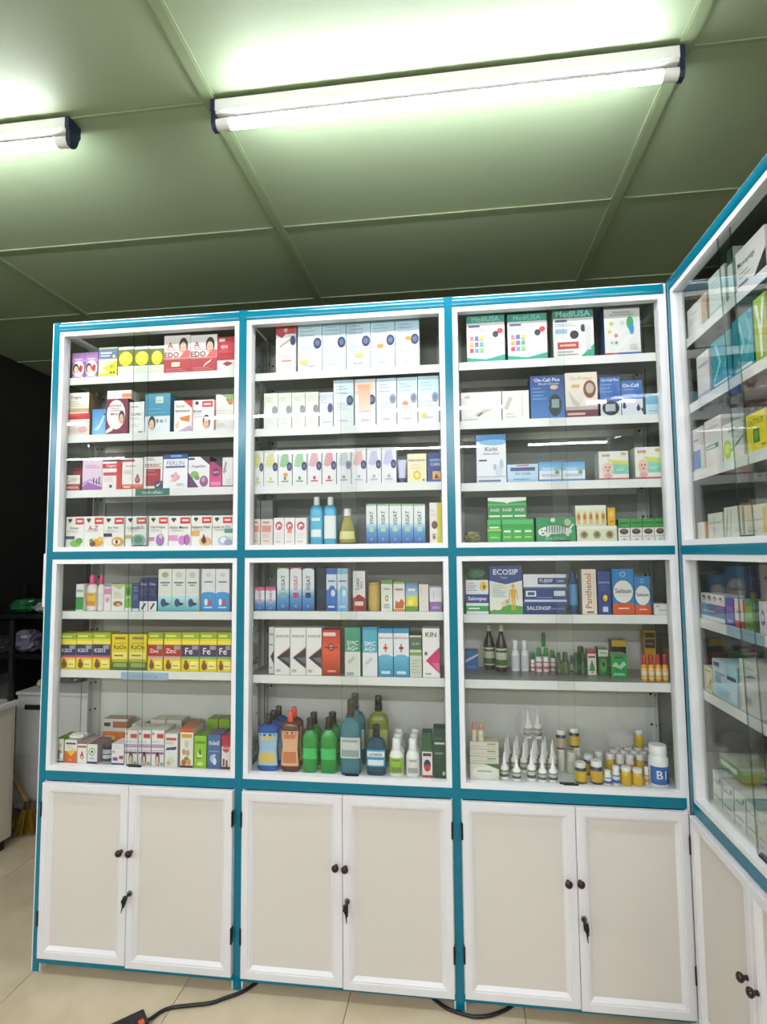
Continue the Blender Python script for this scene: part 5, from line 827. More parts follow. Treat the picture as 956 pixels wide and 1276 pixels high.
('d9d8c8','cbc9b8','d9d8c8',[('p',[(.05,.05),(.2,.95),(.26,.95),(.12,.05)],'a8a896'),('p',[(.3,.05),(.4,.95),(.46,.95),(.36,.05)],'b5b4a2'),('r',.55,.2,.95,.24,'b8b8a6')]),
('dcdacb','c9c7b6','dcdacb',[('r',.05,.5,.95,.54,'b0af9e'),('r',.1,.15,.6,.2,'c0bfae'),('r',.85,.1,1,.9,'c9c04a')]),
('2f6a9c','24507a','3a78a8',[('r',0,0,1,.25,'cfd8de'),('r',.1,.5,.6,.6,'8ab5d6')]),
('d9d9d6','c0c0bc','d9d9d6',[('e',.14,.55,.07,.28,'3a3434'),('e',.38,.55,.07,.28,'3a3434'),('e',.62,.55,.07,.28,'3a3434'),('e',.86,.55,.07,.28,'3a3434'),('e',.14,.42,.05,.18,'d0b0a0'),('e',.38,.42,.05,.18,'d0b0a0'),('e',.62,.42,.05,.18,'d0b0a0'),('e',.86,.42,.05,.18,'d0b0a0')]),
('3a4aa8','2a3880','3a4aa8',[('r',.1,.5,.9,.7,'5a6ac8'),('r',.2,.1,.8,.2,'8a94d0')]),
('dcd6d2','a03a3a','dcd6d2',[('r',0,0,1,.25,'b53a3a'),('r',.2,.5,.8,.6,'a8a0a0')]),
('6aa83a','4a7a2a','6aa83a',[('e',.5,.6,.3,.2,'8fc85a'),('r',.1,.1,.9,.2,'3f7a2a')]),
('d8d2da','b5a8ba','d8d2da',[('e',.5,.5,.3,.24,'7a5a96'),('e',.5,.5,.16,.12,'d8d2da')]),
('d9d4b5','c0bb9c','d9d4b5',[('p',[(.2,.1),(.9,.6),(.9,.1)],'a8a03a'),('r',.1,.8,.8,.86,'8a8a7a')]),
('a9cfdc','8ab0c0','bcdce6',[('r',.06,.82,.3,.94,'2a4a78'),('r',.1,.62,.5,.68,'5a7aa0'),('r',.1,.4,.35,.6,'6a9ab8'),('r',.6,.6,.95,.7,'2c3a78'),('r',.1,.1,.6,.3,'8ab8cc'),('r',.75,.1,.95,.35,'cfe0e6')]),
('dcdad3','cbc9c0','dcdad3',[('r',.05,.1,.12,.9,'a8a89c'),('r',.3,.3,.7,.65,'b8b8aa'),('r',.38,.4,.6,.55,'8a8a80')]),
('deddd6','cccac2','deddd6',[('p',[(.2,.3),(.6,.5),(.9,.45),(.6,.36)],'8a8a84'),('r',.05,.1,.12,.9,'b5b5aa'),('r',.3,.7,.8,.75,'b0b0a6')]),
('c9d3b8','b5bba5','d0d4c4',[('r',.1,.5,.9,.6,'8f9a80'),('r',.15,.15,.6,.25,'a9ae98')]),
('d6d8ca','bcc0ae','cdd0c0',[('r',.1,.3,.7,.45,'9aa58a'),('e',.8,.6,.1,.16,'6a8a5a')]),
('d6d6c6','b5bba5','d0d4c4',[('r',.1,.5,.9,.6,'8f9a80'),('r',.15,.15,.6,.25,'a9ae98')]),
('dcdcd0','b5bba5','d0d4c4',[('r',.1,.5,.9,.6,'8f9a80'),('r',.15,.15,.6,.25,'a9ae98')]),
('d0d2c4','b5bba5','d0d4c4',[('r',.1,.5,.9,.6,'8f9a80'),('r',.15,.15,.6,.25,'a9ae98')]),
('d9d8ca','b5bba5','d0d4c4',[('r',.1,.5,.9,.6,'8f9a80'),('r',.15,.15,.6,.25,'a9ae98')]),
('5a8a4a','6a945a','c3cfb5',[('r',.1,.3,.8,.7,'c9d6bc')])]
NAMES = ['medicine_carton', 'supplement_carton', 'vitamin_carton', 'lotion_bottle', 'sachet', 'pill_bottle', 'skincare_carton', 'cream_tube', 'baby_oil_bottle', 'nasal_spray_carton', 'canister', 'mouthwash_bottle', 'saline_bottle', 'device_carton', 'sachet_pack', 'balm_carton', 'patch_carton', 'plastic_pack', 'spray_tube', 'shampoo_carton', 'syrup_bottle', 'balm_bottle', 'oil_bottle', 'dropper_bottle', 'plastic_bag', 'pill_jar', 'vitamin_bottle', 'foil_pack', 'booklet_stack']
CATS = ['carton', 'bottle', 'sachet', 'tube', 'canister', 'pack', 'bag', 'jar', 'booklets']
GROUPS = ['goods on the left bay top shelf', 'goods on the left bay second shelf', 'goods on the left bay third shelf', 'goods on the left bay fourth shelf', 'goods on the left bay fifth shelf', 'goods on the left bay sixth shelf', 'goods on the left bay bottom shelf', 'goods on the middle bay top shelf', 'goods on the middle bay second shelf', 'goods on the middle bay third shelf', 'goods on the middle bay fourth shelf', 'goods on the middle bay fifth shelf', 'goods on the middle bay sixth shelf', 'goods on the middle bay bottom shelf', 'goods on the right bay top shelf', 'goods on the right bay second shelf', 'goods on the right bay third shelf', 'goods on the right bay fourth shelf', 'goods on the right bay fifth shelf', 'goods on the right bay sixth shelf', 'goods on the right bay bottom shelf', 'goods on the side cabinet top shelf', 'goods on the side cabinet second shelf', 'goods on the side cabinet third shelf', 'goods on the side cabinet fourth shelf', 'goods on the side cabinet fifth shelf', 'goods on the side cabinet sixth shelf', 'goods on the side cabinet bottom shelf']
# x, y, z, width, height, depth, turn, kind, print, name, category, label, group
ITEMS = [
(.0737,.042,2.008,.0492,.093,.055,0,'box',0,0,0,'left of two purple cartons with a face beside a red heart, left bay top shelf',0),
(.1247,.042,2.008,.0505,.0933,.055,0,'box',0,0,0,'right of two purple cartons with a face beside a red heart, left bay top shelf',0),
(.1885,.042,2.008,.0721,.1076,.055,0,'box',1,0,0,'yellow and slate-blue carton, left bay top shelf',0),
(.2586,.042,2.008,.061,.1059,.055,0,'box',2,0,0,'leftmost of three lemon-print yellow and olive cartons, left bay top shelf',0),
(.3209,.042,2.008,.0613,.1039,.055,0,'box',2,0,0,'middle of three lemon-print yellow and olive cartons, left bay top shelf',0),
(.3775,.042,2.008,.0497,.1022,.055,0,'box',2,0,0,'rightmost of three lemon-print yellow and olive cartons, left bay top shelf',0),
(.4522,.042,2.008,.0981,.1362,.055,0,'box',3,1,0,'white and red carton with a dark-haired portrait, tag level, left bay top shelf',0),
(.5515,.042,2.008,.0983,.1325,.055,0,'box',4,1,0,'white and red carton with a dark-haired portrait, tag tilted, left bay top shelf',0),
(.6328,.042,2.008,.0619,.1201,.055,0,'box',5,0,0,'red carton with white lower third, left bay top shelf',0),
(.0777,.042,1.797,.0908,.081,.055,0,'box',6,0,0,'cream carton with red top band at the bottom of a pair, left bay second shelf',1),
(.075,.044,1.8786,.0854,.0756,.055,0,'box',7,0,0,'cream carton with gold band lying on another carton, left bay second shelf',1),
(.1531,.052,1.797,.0526,.0956,.055,0,'box',8,0,0,'sky-blue carton with white streak, left bay second shelf',1),
(.2292,.042,1.797,.0817,.1279,.055,0,'box',9,0,0,'maroon carton with white emblem and a portrait, left bay second shelf',1),
(.2345,.044,1.9255,.0916,.03,.055,0,'box',10,0,0,'flat white carton with orange corner lying on maroon box, left bay second shelf',1),
(.3007,.05,1.797,.0571,.0455,.055,0,'box',11,0,0,'small white carton under another white carton, left bay second shelf',1),
(.2985,.052,1.8431,.0565,.07,.055,0,'box',12,0,0,'white carton with grey lettering stacked on a smaller one, left bay second shelf',1),
(.3831,.042,1.797,.0935,.14,.055,0,'box',13,0,0,'teal-blue carton with portrait on white base, left bay second shelf',1),
(.4782,.042,1.797,.0658,.1108,.055,0,'box',14,0,0,'white carton with red corner and orange ribbon, left bay second shelf',1),
(.5526,.042,1.797,.0775,.1098,.055,0,'box',15,0,0,'white carton with red badge and brown-haired portrait, left bay second shelf',1),
(.6266,.052,1.797,.0655,.0331,.055,0,'box',16,0,0,'low white carton under a fruit-print carton, left bay second shelf',1),
(.6257,.054,1.8307,.0642,.0947,.055,0,'box',17,0,0,'white carton with green and orange fruit print, left bay second shelf',1),
(.0629,.042,1.5985,.0611,.0555,.055,0,'box',18,0,0,'low white and dark-red carton, left bay third shelf',2),
(.0648,.07,1.6546,.0401,.03,.055,0,'box',19,0,0,'tiny dark-red carton lying on a low carton, left bay third shelf',2),
(.1403,.042,1.5985,.0755,.1121,.055,0,'box',20,0,0,'lilac carton with purple wave, left bay third shelf',2),
(.2156,.042,1.5985,.0724,.1,.055,0,'box',21,0,0,'red-topped white carton with red bands, left bay third shelf',2),
(.2934,.042,1.5985,.078,.1104,.055,0,'box',22,0,0,'white carton with a large dark-red drop, left bay third shelf',2),
(.3709,.042,1.5985,.0701,.1125,.055,0,'box',23,0,0,'white carton with dark-red panel and blood-red lettering, left bay third shelf',2),
(.4534,.042,1.5985,.0896,.1189,.055,0,'box',24,0,0,'white carton with navy lid and pink dots, left bay third shelf',2),
(.5399,.042,1.5985,.0778,.1073,.055,0,'box',25,0,0,'white pregnancy carton with black corner and plum fruit, left bay third shelf',2),
(.6015,.042,1.5985,.0429,.0885,.055,0,'box',26,0,0,'magenta carton with round emblem, left bay third shelf',2),
(.6447,.042,1.5985,.0381,.1018,.055,0,'box',27,0,0,'white carton with faint grey branch print at the right end, left bay third shelf',2),
(.0802,.042,1.397,.0699,.1076,.055,0,'box',28,2,0,'white carton with red corner badge and green leaves, left bay fourth shelf',3),
(.1529,.042,1.397,.0732,.1078,.055,0,'box',29,2,0,'white carton with red corner badge and mixed fruit, left bay fourth shelf',3),
(.2286,.042,1.397,.0757,.1065,.055,0,'box',30,2,0,'white carton with red corner badge and an orange eye, left bay fourth shelf',3),
(.3117,.042,1.397,.0788,.1058,.055,0,'box',31,2,0,'white carton with red corner badge and a teal seal, left bay fourth shelf',3),
(.3952,.042,1.397,.0702,.1051,.055,0,'box',32,2,0,'white carton with red corner badge and a violet figure, left bay fourth shelf',3),
(.4731,.042,1.397,.0802,.1037,.055,0,'box',33,2,0,'white carton with red corner badge and a pink butterfly, left bay fourth shelf',3),
(.5525,.042,1.397,.0733,.1038,.055,0,'box',34,2,0,'white carton with red corner badge and a dark amber drop, left bay fourth shelf',3),
(.6281,.042,1.397,.0725,.1025,.055,0,'box',35,2,0,'white carton with red corner badge and a grey swirl, left bay fourth shelf',3),
(.1062,.042,1.1735,.0287,.093,.055,0,'box',36,0,0,'small white carton with green lower half at the left end, left bay fifth shelf',4),
(.1399,.052,1.1735,.0395,.1253,.03,0,'bottle',37,3,1,'broad white bottle with pink cap, left bay fifth shelf',4),
(.1764,.052,1.1735,.0244,.1252,.03,0,'bottle',38,3,1,'slim white bottle with pink cap, left bay fifth shelf',4),
(.211,.042,1.1735,.025,.0966,.055,0,'box',39,0,0,'slim white and pink carton, left bay fifth shelf',4),
(.2502,.042,1.1735,.0493,.0927,.055,0,'box',40,0,0,'white carton with brown oval print, left bay fifth shelf',4),
(.2889,.042,1.1735,.0239,.0941,.055,0,'box',41,0,0,'narrow lime-green carton, left bay fifth shelf',4),
(.316,.042,1.1735,.0247,.0941,.055,0,'box',42,0,0,'narrow navy carton with pale base, left bay fifth shelf',4),
(.346,.042,1.1735,.0302,.1136,.055,0,'box',43,0,0,'left of two navy cartons with a pen on white base, left bay fifth shelf',4),
(.3785,.042,1.1735,.0309,.1135,.055,0,'box',43,0,0,'right of two navy cartons with a pen on white base, left bay fifth shelf',4),
(.4231,.042,1.1735,.0483,.1448,.05,0,'box',44,0,0,'leftmost of three tall white cartons with teal base, left bay fifth shelf',4),
(.4732,.042,1.1735,.0479,.1445,.05,0,'box',45,0,0,'middle of three tall white cartons with teal base, left bay fifth shelf',4),
(.5225,.042,1.1735,.0468,.1442,.05,0,'box',45,0,0,'rightmost of three tall white cartons with teal base, left bay fifth shelf',4),
(.5802,.042,1.1735,.0488,.1439,.05,0,'box',46,0,0,'left of two tall white cartons with blue wave base, left bay fifth shelf',4),
(.6308,.042,1.1735,.0485,.1437,.05,0,'box',46,0,0,'right of two tall white cartons with blue wave base, left bay fifth shelf',4),
(.0682,.042,.973,.0593,.1226,.05,0,'box',47,2,0,'first front yellow carton with navy band and a pink line, left bay sixth shelf',5),
(.1297,.042,.973,.0596,.1246,.05,0,'box',47,2,0,'second front yellow carton with navy band and a pink line, left bay sixth shelf',5),
(.194,.042,.973,.0649,.126,.05,0,'box',47,2,0,'third front yellow carton with navy band and a pink line, left bay sixth shelf',5),
(.3925,.042,.973,.0544,.1277,.05,0,'box',48,2,0,'first front yellow carton with red band, left bay sixth shelf',5),
(.4546,.042,.973,.0611,.1283,.05,0,'box',48,2,0,'second front yellow carton with red band, left bay sixth shelf',5),
(.519,.042,.973,.0621,.1288,.05,0,'box',49,2,0,'first front yellow carton with purple band, left bay sixth shelf',5),
(.5828,.042,.973,.06,.1294,.05,0,'box',49,2,0,'second front yellow carton with purple band, left bay sixth shelf',5),
(.6396,.042,.973,.048,.1299,.05,0,'box',49,2,0,'third front yellow carton with purple band, left bay sixth shelf',5),
(.2642,.042,.973,.0609,.033,.05,0,'box',50,2,0,'left green and yellow carton lying below a taller yellow carton, left bay sixth shelf',5),
(.2615,.044,1.0066,.0611,.0868,.05,0,'box',51,2,0,'left yellow carton with black lettering on a green one, left bay sixth shelf',5),
(.3297,.042,.973,.0644,.0339,.05,0,'box',50,2,0,'right green and yellow carton lying below a taller yellow carton, left bay sixth shelf',5),
(.3271,.044,1.0075,.0646,.0864,.05,0,'box',51,2,0,'right yellow carton with black lettering on a green one, left bay sixth shelf',5),
(.0493,.135,.973,.034,.096,.05,0,'box',52,2,0,'green-topped yellow carton in the rear row, first from left, left bay sixth shelf',5),
(.0927,.135,.973,.047,.096,.05,0,'box',52,2,0,'green-topped yellow carton in the rear row, second from left, left bay sixth shelf',5),
(.1425,.135,.973,.0467,.096,.05,0,'box',52,2,0,'green-topped yellow carton in the rear row, third from left, left bay sixth shelf',5),
(.192,.135,.973,.0464,.096,.05,0,'box',52,2,0,'green-topped yellow carton in the rear row, fourth from left, left bay sixth shelf',5),
(.2412,.135,.973,.0461,.096,.05,0,'box',52,2,0,'green-topped yellow carton in the rear row, fifth from left, left bay sixth shelf',5),
(.29,.135,.973,.0459,.096,.05,0,'box',52,2,0,'green-topped yellow carton in the rear row, sixth from left, left bay sixth shelf',5),
(.3386,.135,.973,.0456,.096,.05,0,'box',52,2,0,'green-topped yellow carton in the rear row, seventh from left, left bay sixth shelf',5),
(.3869,.135,.973,.0453,.096,.05,0,'box',52,2,0,'green-topped yellow carton in the rear row, eighth from left, left bay sixth shelf',5),
(.435,.135,.973,.045,.096,.05,0,'box',52,2,0,'green-topped yellow carton in the rear row, ninth from left, left bay sixth shelf',5),
(.0476,.042,.655,.0305,.0798,.08,0,'box',53,0,0,'grey-white carton with green top at the left end, left bay bottom shelf',6),
(.0892,.042,.655,.0453,.0761,.08,0,'box',54,0,0,'white and orange carton with a yellow flower, left bay bottom shelf',6),
(.0977,.044,.7317,.0658,.018,.05,0,'sachet',55,4,2,'crumpled white sachet lying on the orange carton, left bay bottom shelf',6),
(.132,.042,.655,.0345,.0702,.08,0,'box',56,0,0,'white carton with red drop and maroon top edge, left bay bottom shelf',6),
(.1702,.042,.655,.0359,.0656,.08,0,'box',57,0,0,'white carton with green ring and navy foot, left bay bottom shelf',6),
(.2177,.042,.655,.0405,.0636,.055,0,'bottle',58,5,1,'short dark bottle with black cap and grey label, left bay bottom shelf',6),
(.2637,.042,.655,.0443,.0702,.06,0,'box',59,0,0,'white carton with violet squares, left bay bottom shelf',6),
(.3121,.042,.655,.0448,.1167,.08,0,'box',60,0,0,"leftmost white carton with a dark-haired child's face at its foot, left bay bottom shelf",6),
(.3603,.042,.655,.0445,.1181,.08,0,'box',60,0,0,"middle white carton with a dark-haired child's face at its foot, left bay bottom shelf",6),
(.4083,.042,.655,.0442,.1196,.08,0,'box',60,0,0,"rightmost white carton with a dark-haired child's face at its foot, left bay bottom shelf",6),
(.4564,.042,.655,.0447,.1095,.08,0,'box',61,0,0,'white carton with navy lozenge, left bay bottom shelf',6),
(.5113,.042,.655,.0459,.1284,.08,0,'box',62,0,0,'tall white carton with orange top and cartoon foods, left bay bottom shelf',6),
(.5597,.042,.655,.0418,.1056,.08,0,'box',63,0,0,'lime-green carton with small figure, left bay bottom shelf',6),
(.6078,.042,.655,.0461,.1107,.08,0,'box',64,0,0,'slate-blue carton with white lettering, left bay bottom shelf',6),
(.6493,.042,.655,.0299,.1085,.08,0,'box',65,0,0,'red and white carton with brown bottles printed at the foot, left bay bottom shelf',6),
(.1736,.165,.655,.097,.07,.06,0,'box',66,0,0,'orange carton in the rear stack, left bay bottom shelf',6),
(.1743,.165,.7256,.0971,.045,.05,0,'box',67,0,0,'white and brown carton topping the rear stack, left bay bottom shelf',6),
(.2602,.165,.655,.0411,.1,.05,0,'box',68,0,0,'small white carton in the rear beside a brown one, left bay bottom shelf',6),
(.3411,.165,.655,.0549,.118,.06,0,'box',69,0,0,'left of two cream cartons standing behind the child-face cartons, left bay bottom shelf',6),
(.4007,.165,.655,.057,.118,.06,0,'box',69,0,0,'right of two cream cartons standing behind the child-face cartons, left bay bottom shelf',6),
(.4628,.165,.655,.0442,.108,.06,0,'box',70,0,0,'brown-topped carton behind the tall orange one, left bay bottom shelf',6),
(.5466,.165,.655,.0396,.125,.06,0,'box',71,0,0,'left of two green cartons standing in the rear corner, left bay bottom shelf',6),
(.5898,.165,.655,.0394,.125,.06,0,'box',71,0,0,'right of two green cartons standing in the rear corner, left bay bottom shelf',6),
(.8495,.042,1.989,.0702,.1742,.05,0,'box',72,0,0,'tall white and red carton with navy dot at the left end, middle bay top shelf',7),
(.9346,.042,1.989,.0835,.1768,.05,0,'box',73,6,0,'first from left of five tall pale-blue cartons with navy dots, middle bay top shelf',7),
(1.0192,.042,1.989,.0817,.1746,.05,0,'box',74,6,0,'second from left of five tall pale-blue cartons with navy dots, middle bay top shelf',7),
(1.1032,.042,1.989,.0823,.1731,.05,0,'box',75,6,0,'third from left of five tall pale-blue cartons with navy dots, middle bay top shelf',7),
(1.1871,.042,1.989,.0814,.1709,.05,0,'box',76,6,0,'fourth from left of five tall pale-blue cartons with navy dots, middle bay top shelf',7),
(1.27,.042,1.989,.0805,.1687,.05,0,'box',77,6,0,'fifth from left of five tall pale-blue cartons with navy dots, middle bay top shelf',7),
(.7967,.042,1.795,.0479,.1233,.05,0,'box',78,6,0,'first from left of four small ivory cartons with grey dots, middle bay second shelf',8),
(.8464,.042,1.795,.0476,.1226,.05,0,'box',78,6,0,'second from left of four small ivory cartons with grey dots, middle bay second shelf',8),
(.8951,.042,1.795,.0441,.1219,.05,0,'box',78,6,0,'third from left of four small ivory cartons with grey dots, middle bay second shelf',8),
(.9418,.042,1.795,.0454,.1213,.05,0,'box',78,6,0,'fourth from left of four small ivory cartons with grey dots, middle bay second shelf',8),
(.9917,.042,1.795,.0459,.1182,.05,0,'box',79,6,0,'small white carton with purple-grey print and navy dot, middle bay second shelf',8),
(1.0517,.042,1.795,.0685,.1577,.05,0,'box',80,6,0,'taller white carton with navy dot, pale-grey print, middle bay second shelf',8),
(1.1256,.042,1.795,.0708,.1572,.05,0,'box',81,6,0,'taller white carton with navy dot, peach print, middle bay second shelf',8),
(1.198,.042,1.795,.0671,.1566,.05,0,'box',82,6,0,'taller white carton with navy dot, lavender-grey print, middle bay second shelf',8),
(1.2679,.042,1.795,.0672,.1562,.05,0,'box',83,6,0,'taller white carton with navy dot, aqua, orange spot print, middle bay second shelf',8),
(1.3386,.042,1.795,.0687,.1572,.05,0,'box',84,6,0,'taller white carton with navy dot, sky-blue, lime spot print, middle bay second shelf',8),
(.7526,.042,1.5975,.0391,.1222,.05,0,'box',85,6,0,'white carton with yellow print and navy dot, at the left end, middle bay third shelf',9),
(.7983,.042,1.5975,.0483,.1221,.05,0,'box',86,6,0,'white carton with yellow print and navy dot, second from left, middle bay third shelf',9),
(.8484,.042,1.5975,.048,.1219,.05,0,'box',87,6,0,'white carton with green print and navy dot, with an orange spot, middle bay third shelf',9),
(.8997,.042,1.5975,.0492,.1216,.05,0,'box',88,6,0,'white carton with green print and navy dot, middle bay third shelf',9),
(.9511,.042,1.5975,.0481,.1213,.05,0,'box',89,6,0,'white carton with rose print and navy dot, left of the pair, middle bay third shelf',9),
(1.0017,.042,1.5975,.0477,.121,.05,0,'box',90,6,0,'white carton with rose print and navy dot, right of the pair, middle bay third shelf',9),
(1.052,.042,1.5975,.0474,.1207,.05,0,'box',91,6,0,'white carton with grey print and navy dot, middle bay third shelf',9),
(1.1031,.042,1.5975,.0493,.1204,.05,0,'box',92,6,0,'white carton with salmon print and navy dot, middle bay third shelf',9),
(1.1542,.042,1.5975,.0475,.12,.05,0,'box',93,6,0,'white carton with lavender print and navy dot, left of the pair, middle bay third shelf',9),
(1.2042,.042,1.5975,.0486,.1197,.05,0,'box',94,6,0,'white carton with lavender print and navy dot, right of the pair, middle bay third shelf',9),
(1.247,.042,1.5975,.0306,.0779,.03,0,'tube',95,7,3,'lilac squeeze tube standing on its cap, middle bay third shelf',9),
(1.2971,.042,1.5975,.0626,.0949,.05,0,'box',96,0,0,'cream carton with a yellow disc and navy lettering, middle bay third shelf',9),
(1.3553,.042,1.5975,.0468,.0968,.06,0,'box',97,0,0,'royal-blue carton with a gold crest, middle bay third shelf',9),
(.7483,.042,1.397,.027,.0881,.06,0,'box',98,0,0,'narrow cream carton with salmon band, middle bay fourth shelf',10),
(.747,.044,1.4857,.0272,.0634,.05,0,'box',99,0,0,'left dark-grey carton set on the cream cartons, middle bay fourth shelf',10),
(.7855,.042,1.397,.0417,.0875,.06,0,'box',98,0,0,'wider cream carton with salmon band, middle bay fourth shelf',10),
(.7843,.044,1.4851,.0419,.0633,.05,0,'box',99,0,0,'right dark-grey carton set on the cream cartons, middle bay fourth shelf',10),
(.8275,.042,1.397,.0353,.0913,.05,0,'box',100,0,0,'leftmost of three white cartons with a red swirl, middle bay fourth shelf',10),
(.8647,.042,1.397,.0351,.0907,.05,0,'box',101,0,0,'middle of three white cartons with a red swirl, middle bay fourth shelf',10),
(.904,.042,1.397,.038,.09,.05,0,'box',100,0,0,'rightmost of three white cartons with a red swirl, middle bay fourth shelf',10),
(.9516,.058,1.397,.045,.162,.055,0,'bottle',102,3,1,'left of two tall turquoise bottles with white caps, middle bay fourth shelf',10),
(.9993,.058,1.397,.0432,.161,.055,0,'bottle',103,3,1,'right of two tall turquoise bottles with white caps, middle bay fourth shelf',10),
(1.0567,.058,1.397,.0557,.1206,.055,0,'bottle',104,8,1,'pear-shaped bottle of yellow oil with white cap, middle bay fourth shelf',10),
(1.1442,.042,1.397,.0345,.1325,.05,0,'box',105,9,0,'first from left of five white and blue cartons with green lettering, middle bay fourth shelf',10),
(1.1831,.042,1.397,.038,.1317,.05,0,'box',105,9,0,'second from left of five white and blue cartons with green lettering, middle bay fourth shelf',10),
(1.2234,.042,1.397,.0386,.1309,.05,0,'box',105,9,0,'third from left of five white and blue cartons with green lettering, middle bay fourth shelf',10),
(1.2638,.042,1.397,.0383,.1301,.05,0,'box',105,9,0,'fourth from left of five white and blue cartons with green lettering, middle bay fourth shelf',10),
(1.3032,.042,1.397,.0367,.1293,.05,0,'box',105,9,0,'fifth from left of five white and blue cartons with green lettering, middle bay fourth shelf',10),
(1.3562,.042,1.397,.0393,.1319,.05,0,'box',106,0,0,'white and yellow carton with brown disc, middle bay fourth shelf',10),
(.7621,.042,1.1765,.0337,.0793,.045,0,'box',107,9,0,'left of two small white and blue cartons with pink tops, middle bay fifth shelf',11),
(.8001,.042,1.1765,.0351,.0792,.045,0,'box',107,9,0,'right of two small white and blue cartons with pink tops, middle bay fifth shelf',11),
(.8431,.042,1.1765,.0411,.1445,.05,0,'box',108,9,0,'tall white and blue carton with green top and lettering, middle bay fifth shelf',11),
(.8872,.042,1.1765,.0401,.1442,.05,0,'box',109,9,0,'tall white and blue carton with pink top and lettering, middle bay fifth shelf',11),
(.9298,.042,1.1765,.0398,.144,.05,0,'box',110,9,0,'tall white and blue carton with navy top and lettering, middle bay fifth shelf',11),
(.9682,.062,1.1765,.0309,.1433,.05,0,'box',111,0,0,'dark navy carton behind the white ones, middle bay fifth shelf',11),
(1.0085,.042,1.1765,.0349,.1406,.05,0,'box',112,0,0,'white carton with deep-blue breaking wave, middle bay fifth shelf',11),
(1.0459,.042,1.1765,.0347,.1404,.05,0,'box',113,0,0,'white carton with pale-blue wave, middle bay fifth shelf',11),
(1.1011,.042,1.1765,.0404,.1313,.05,0,'box',114,0,0,'white carton with vertical lettering and a red shield foot, middle bay fifth shelf',11),
(1.1483,.052,1.1765,.0432,.0928,.055,0,'bottle',115,10,4,'gold foil drum-shaped canister, middle bay fifth shelf',11),
(1.1931,.042,1.1765,.0369,.1004,.05,0,'box',116,0,0,'white carton with green top and brown emblem, middle bay fifth shelf',11),
(1.2336,.042,1.1765,.0374,.0945,.05,0,'box',117,0,0,'white carton with an orange splash, middle bay fifth shelf',11),
(1.2746,.042,1.1765,.0393,.0916,.05,0,'box',118,0,0,'yellow carton with blue sky print, middle bay fifth shelf',11),
(1.3136,.042,1.1765,.0305,.0872,.05,0,'box',119,0,0,'plain cream carton, middle bay fifth shelf',11),
(1.3523,.042,1.1765,.0389,.0821,.05,0,'box',120,0,0,'white carton with violet foot at the right end, middle bay fifth shelf',11),
(.7971,.062,.967,.0174,.1532,.05,0,'box',121,0,0,'narrow white carton with grey text at the left end, middle bay sixth shelf',12),
(.8408,.042,.967,.053,.1539,.05,0,'box',122,0,0,'leftmost of three white cartons with a black diamond wedge, middle bay sixth shelf',12),
(.8952,.042,.967,.0518,.1544,.05,0,'box',122,0,0,'middle of three white cartons with a black diamond wedge, middle bay sixth shelf',12),
(.9488,.042,.967,.0514,.1548,.05,0,'box',122,0,0,'rightmost of three white cartons with a black diamond wedge, middle bay sixth shelf',12),
(1.0072,.042,.967,.06,.1487,.06,0,'box',123,0,0,'glowing red carton with a dark seal, middle bay sixth shelf',12),
(1.0785,.042,.967,.0505,.1565,.06,0,'box',124,0,0,'white carton with emerald top half, middle bay sixth shelf',12),
(1.1359,.042,.967,.0486,.1584,.06,0,'box',125,0,0,'white carton with sky-blue top half, middle bay sixth shelf',12),
(1.1874,.042,.967,.0476,.1545,.06,0,'box',126,0,0,'blue and white carton with red cross, middle bay sixth shelf',12),
(1.2385,.042,.967,.0494,.1549,.06,0,'box',127,0,0,'blue and white carton with dark-red cross, middle bay sixth shelf',12),
(1.2849,.042,.967,.0383,.1326,.06,0,'box',128,0,0,'grey-green carton with olive stripe, middle bay sixth shelf',12),
(1.3347,.042,.967,.0544,.1557,.06,0,'box',129,0,0,'white carton with a magenta triangle, middle bay sixth shelf',12),
(.7909,.042,.655,.0734,.1785,.055,0,'bottle',130,11,1,'flat royal-blue mouthwash bottle with black cap, front of three, middle bay bottom shelf',13),
(.7909,.094,.655,.0754,.1785,.055,0,'bottle',130,11,1,'flat royal-blue mouthwash bottle with black cap, second of three, middle bay bottom shelf',13),
(.7918,.146,.655,.0773,.1785,.055,0,'bottle',130,11,1,'flat royal-blue mouthwash bottle with black cap, rear of three, middle bay bottom shelf',13),
(.8665,.042,.655,.0641,.1917,.055,0,'bottle',131,11,1,'flat amber-brown mouthwash bottle with orange cap, front of two, middle bay bottom shelf',13),
(.8637,.094,.655,.0658,.1917,.055,0,'bottle',131,11,1,'flat amber-brown mouthwash bottle with orange cap, rear of two, middle bay bottom shelf',13),
(.9326,.042,.655,.0542,.1713,.055,0,'bottle',132,11,1,'left green mouthwash bottle with black cap, front of two, middle bay bottom shelf',13),
(.9281,.107,.655,.0561,.1713,.055,0,'bottle',132,11,1,'left green mouthwash bottle with black cap, rear of two, middle bay bottom shelf',13),
(.9953,.042,.655,.0591,.173,.055,0,'bottle',132,11,1,'right green mouthwash bottle with black cap, front of two, middle bay bottom shelf',13),
(.9929,.107,.655,.0611,.173,.055,0,'bottle',132,11,1,'right green mouthwash bottle with black cap, rear of two, middle bay bottom shelf',13),
(1.0681,.042,.655,.0684,.2315,.055,0,'bottle',133,11,1,'big teal mouthwash bottle with white back label, front of two, middle bay bottom shelf',13),
(1.0655,.13,.655,.0716,.2315,.055,0,'bottle',133,11,1,'big teal mouthwash bottle with white back label, rear of two, middle bay bottom shelf',13),
(1.152,.042,.655,.0622,.1549,.055,0,'bottle',134,11,1,'dark-teal mouthwash bottle with blue label and white lettering, middle bay bottom shelf',13),
(1.1435,.155,.655,.0703,.2185,.055,0,'bottle',135,11,1,'big lime mouthwash bottle with black cap at the rear, middle bay bottom shelf',13),
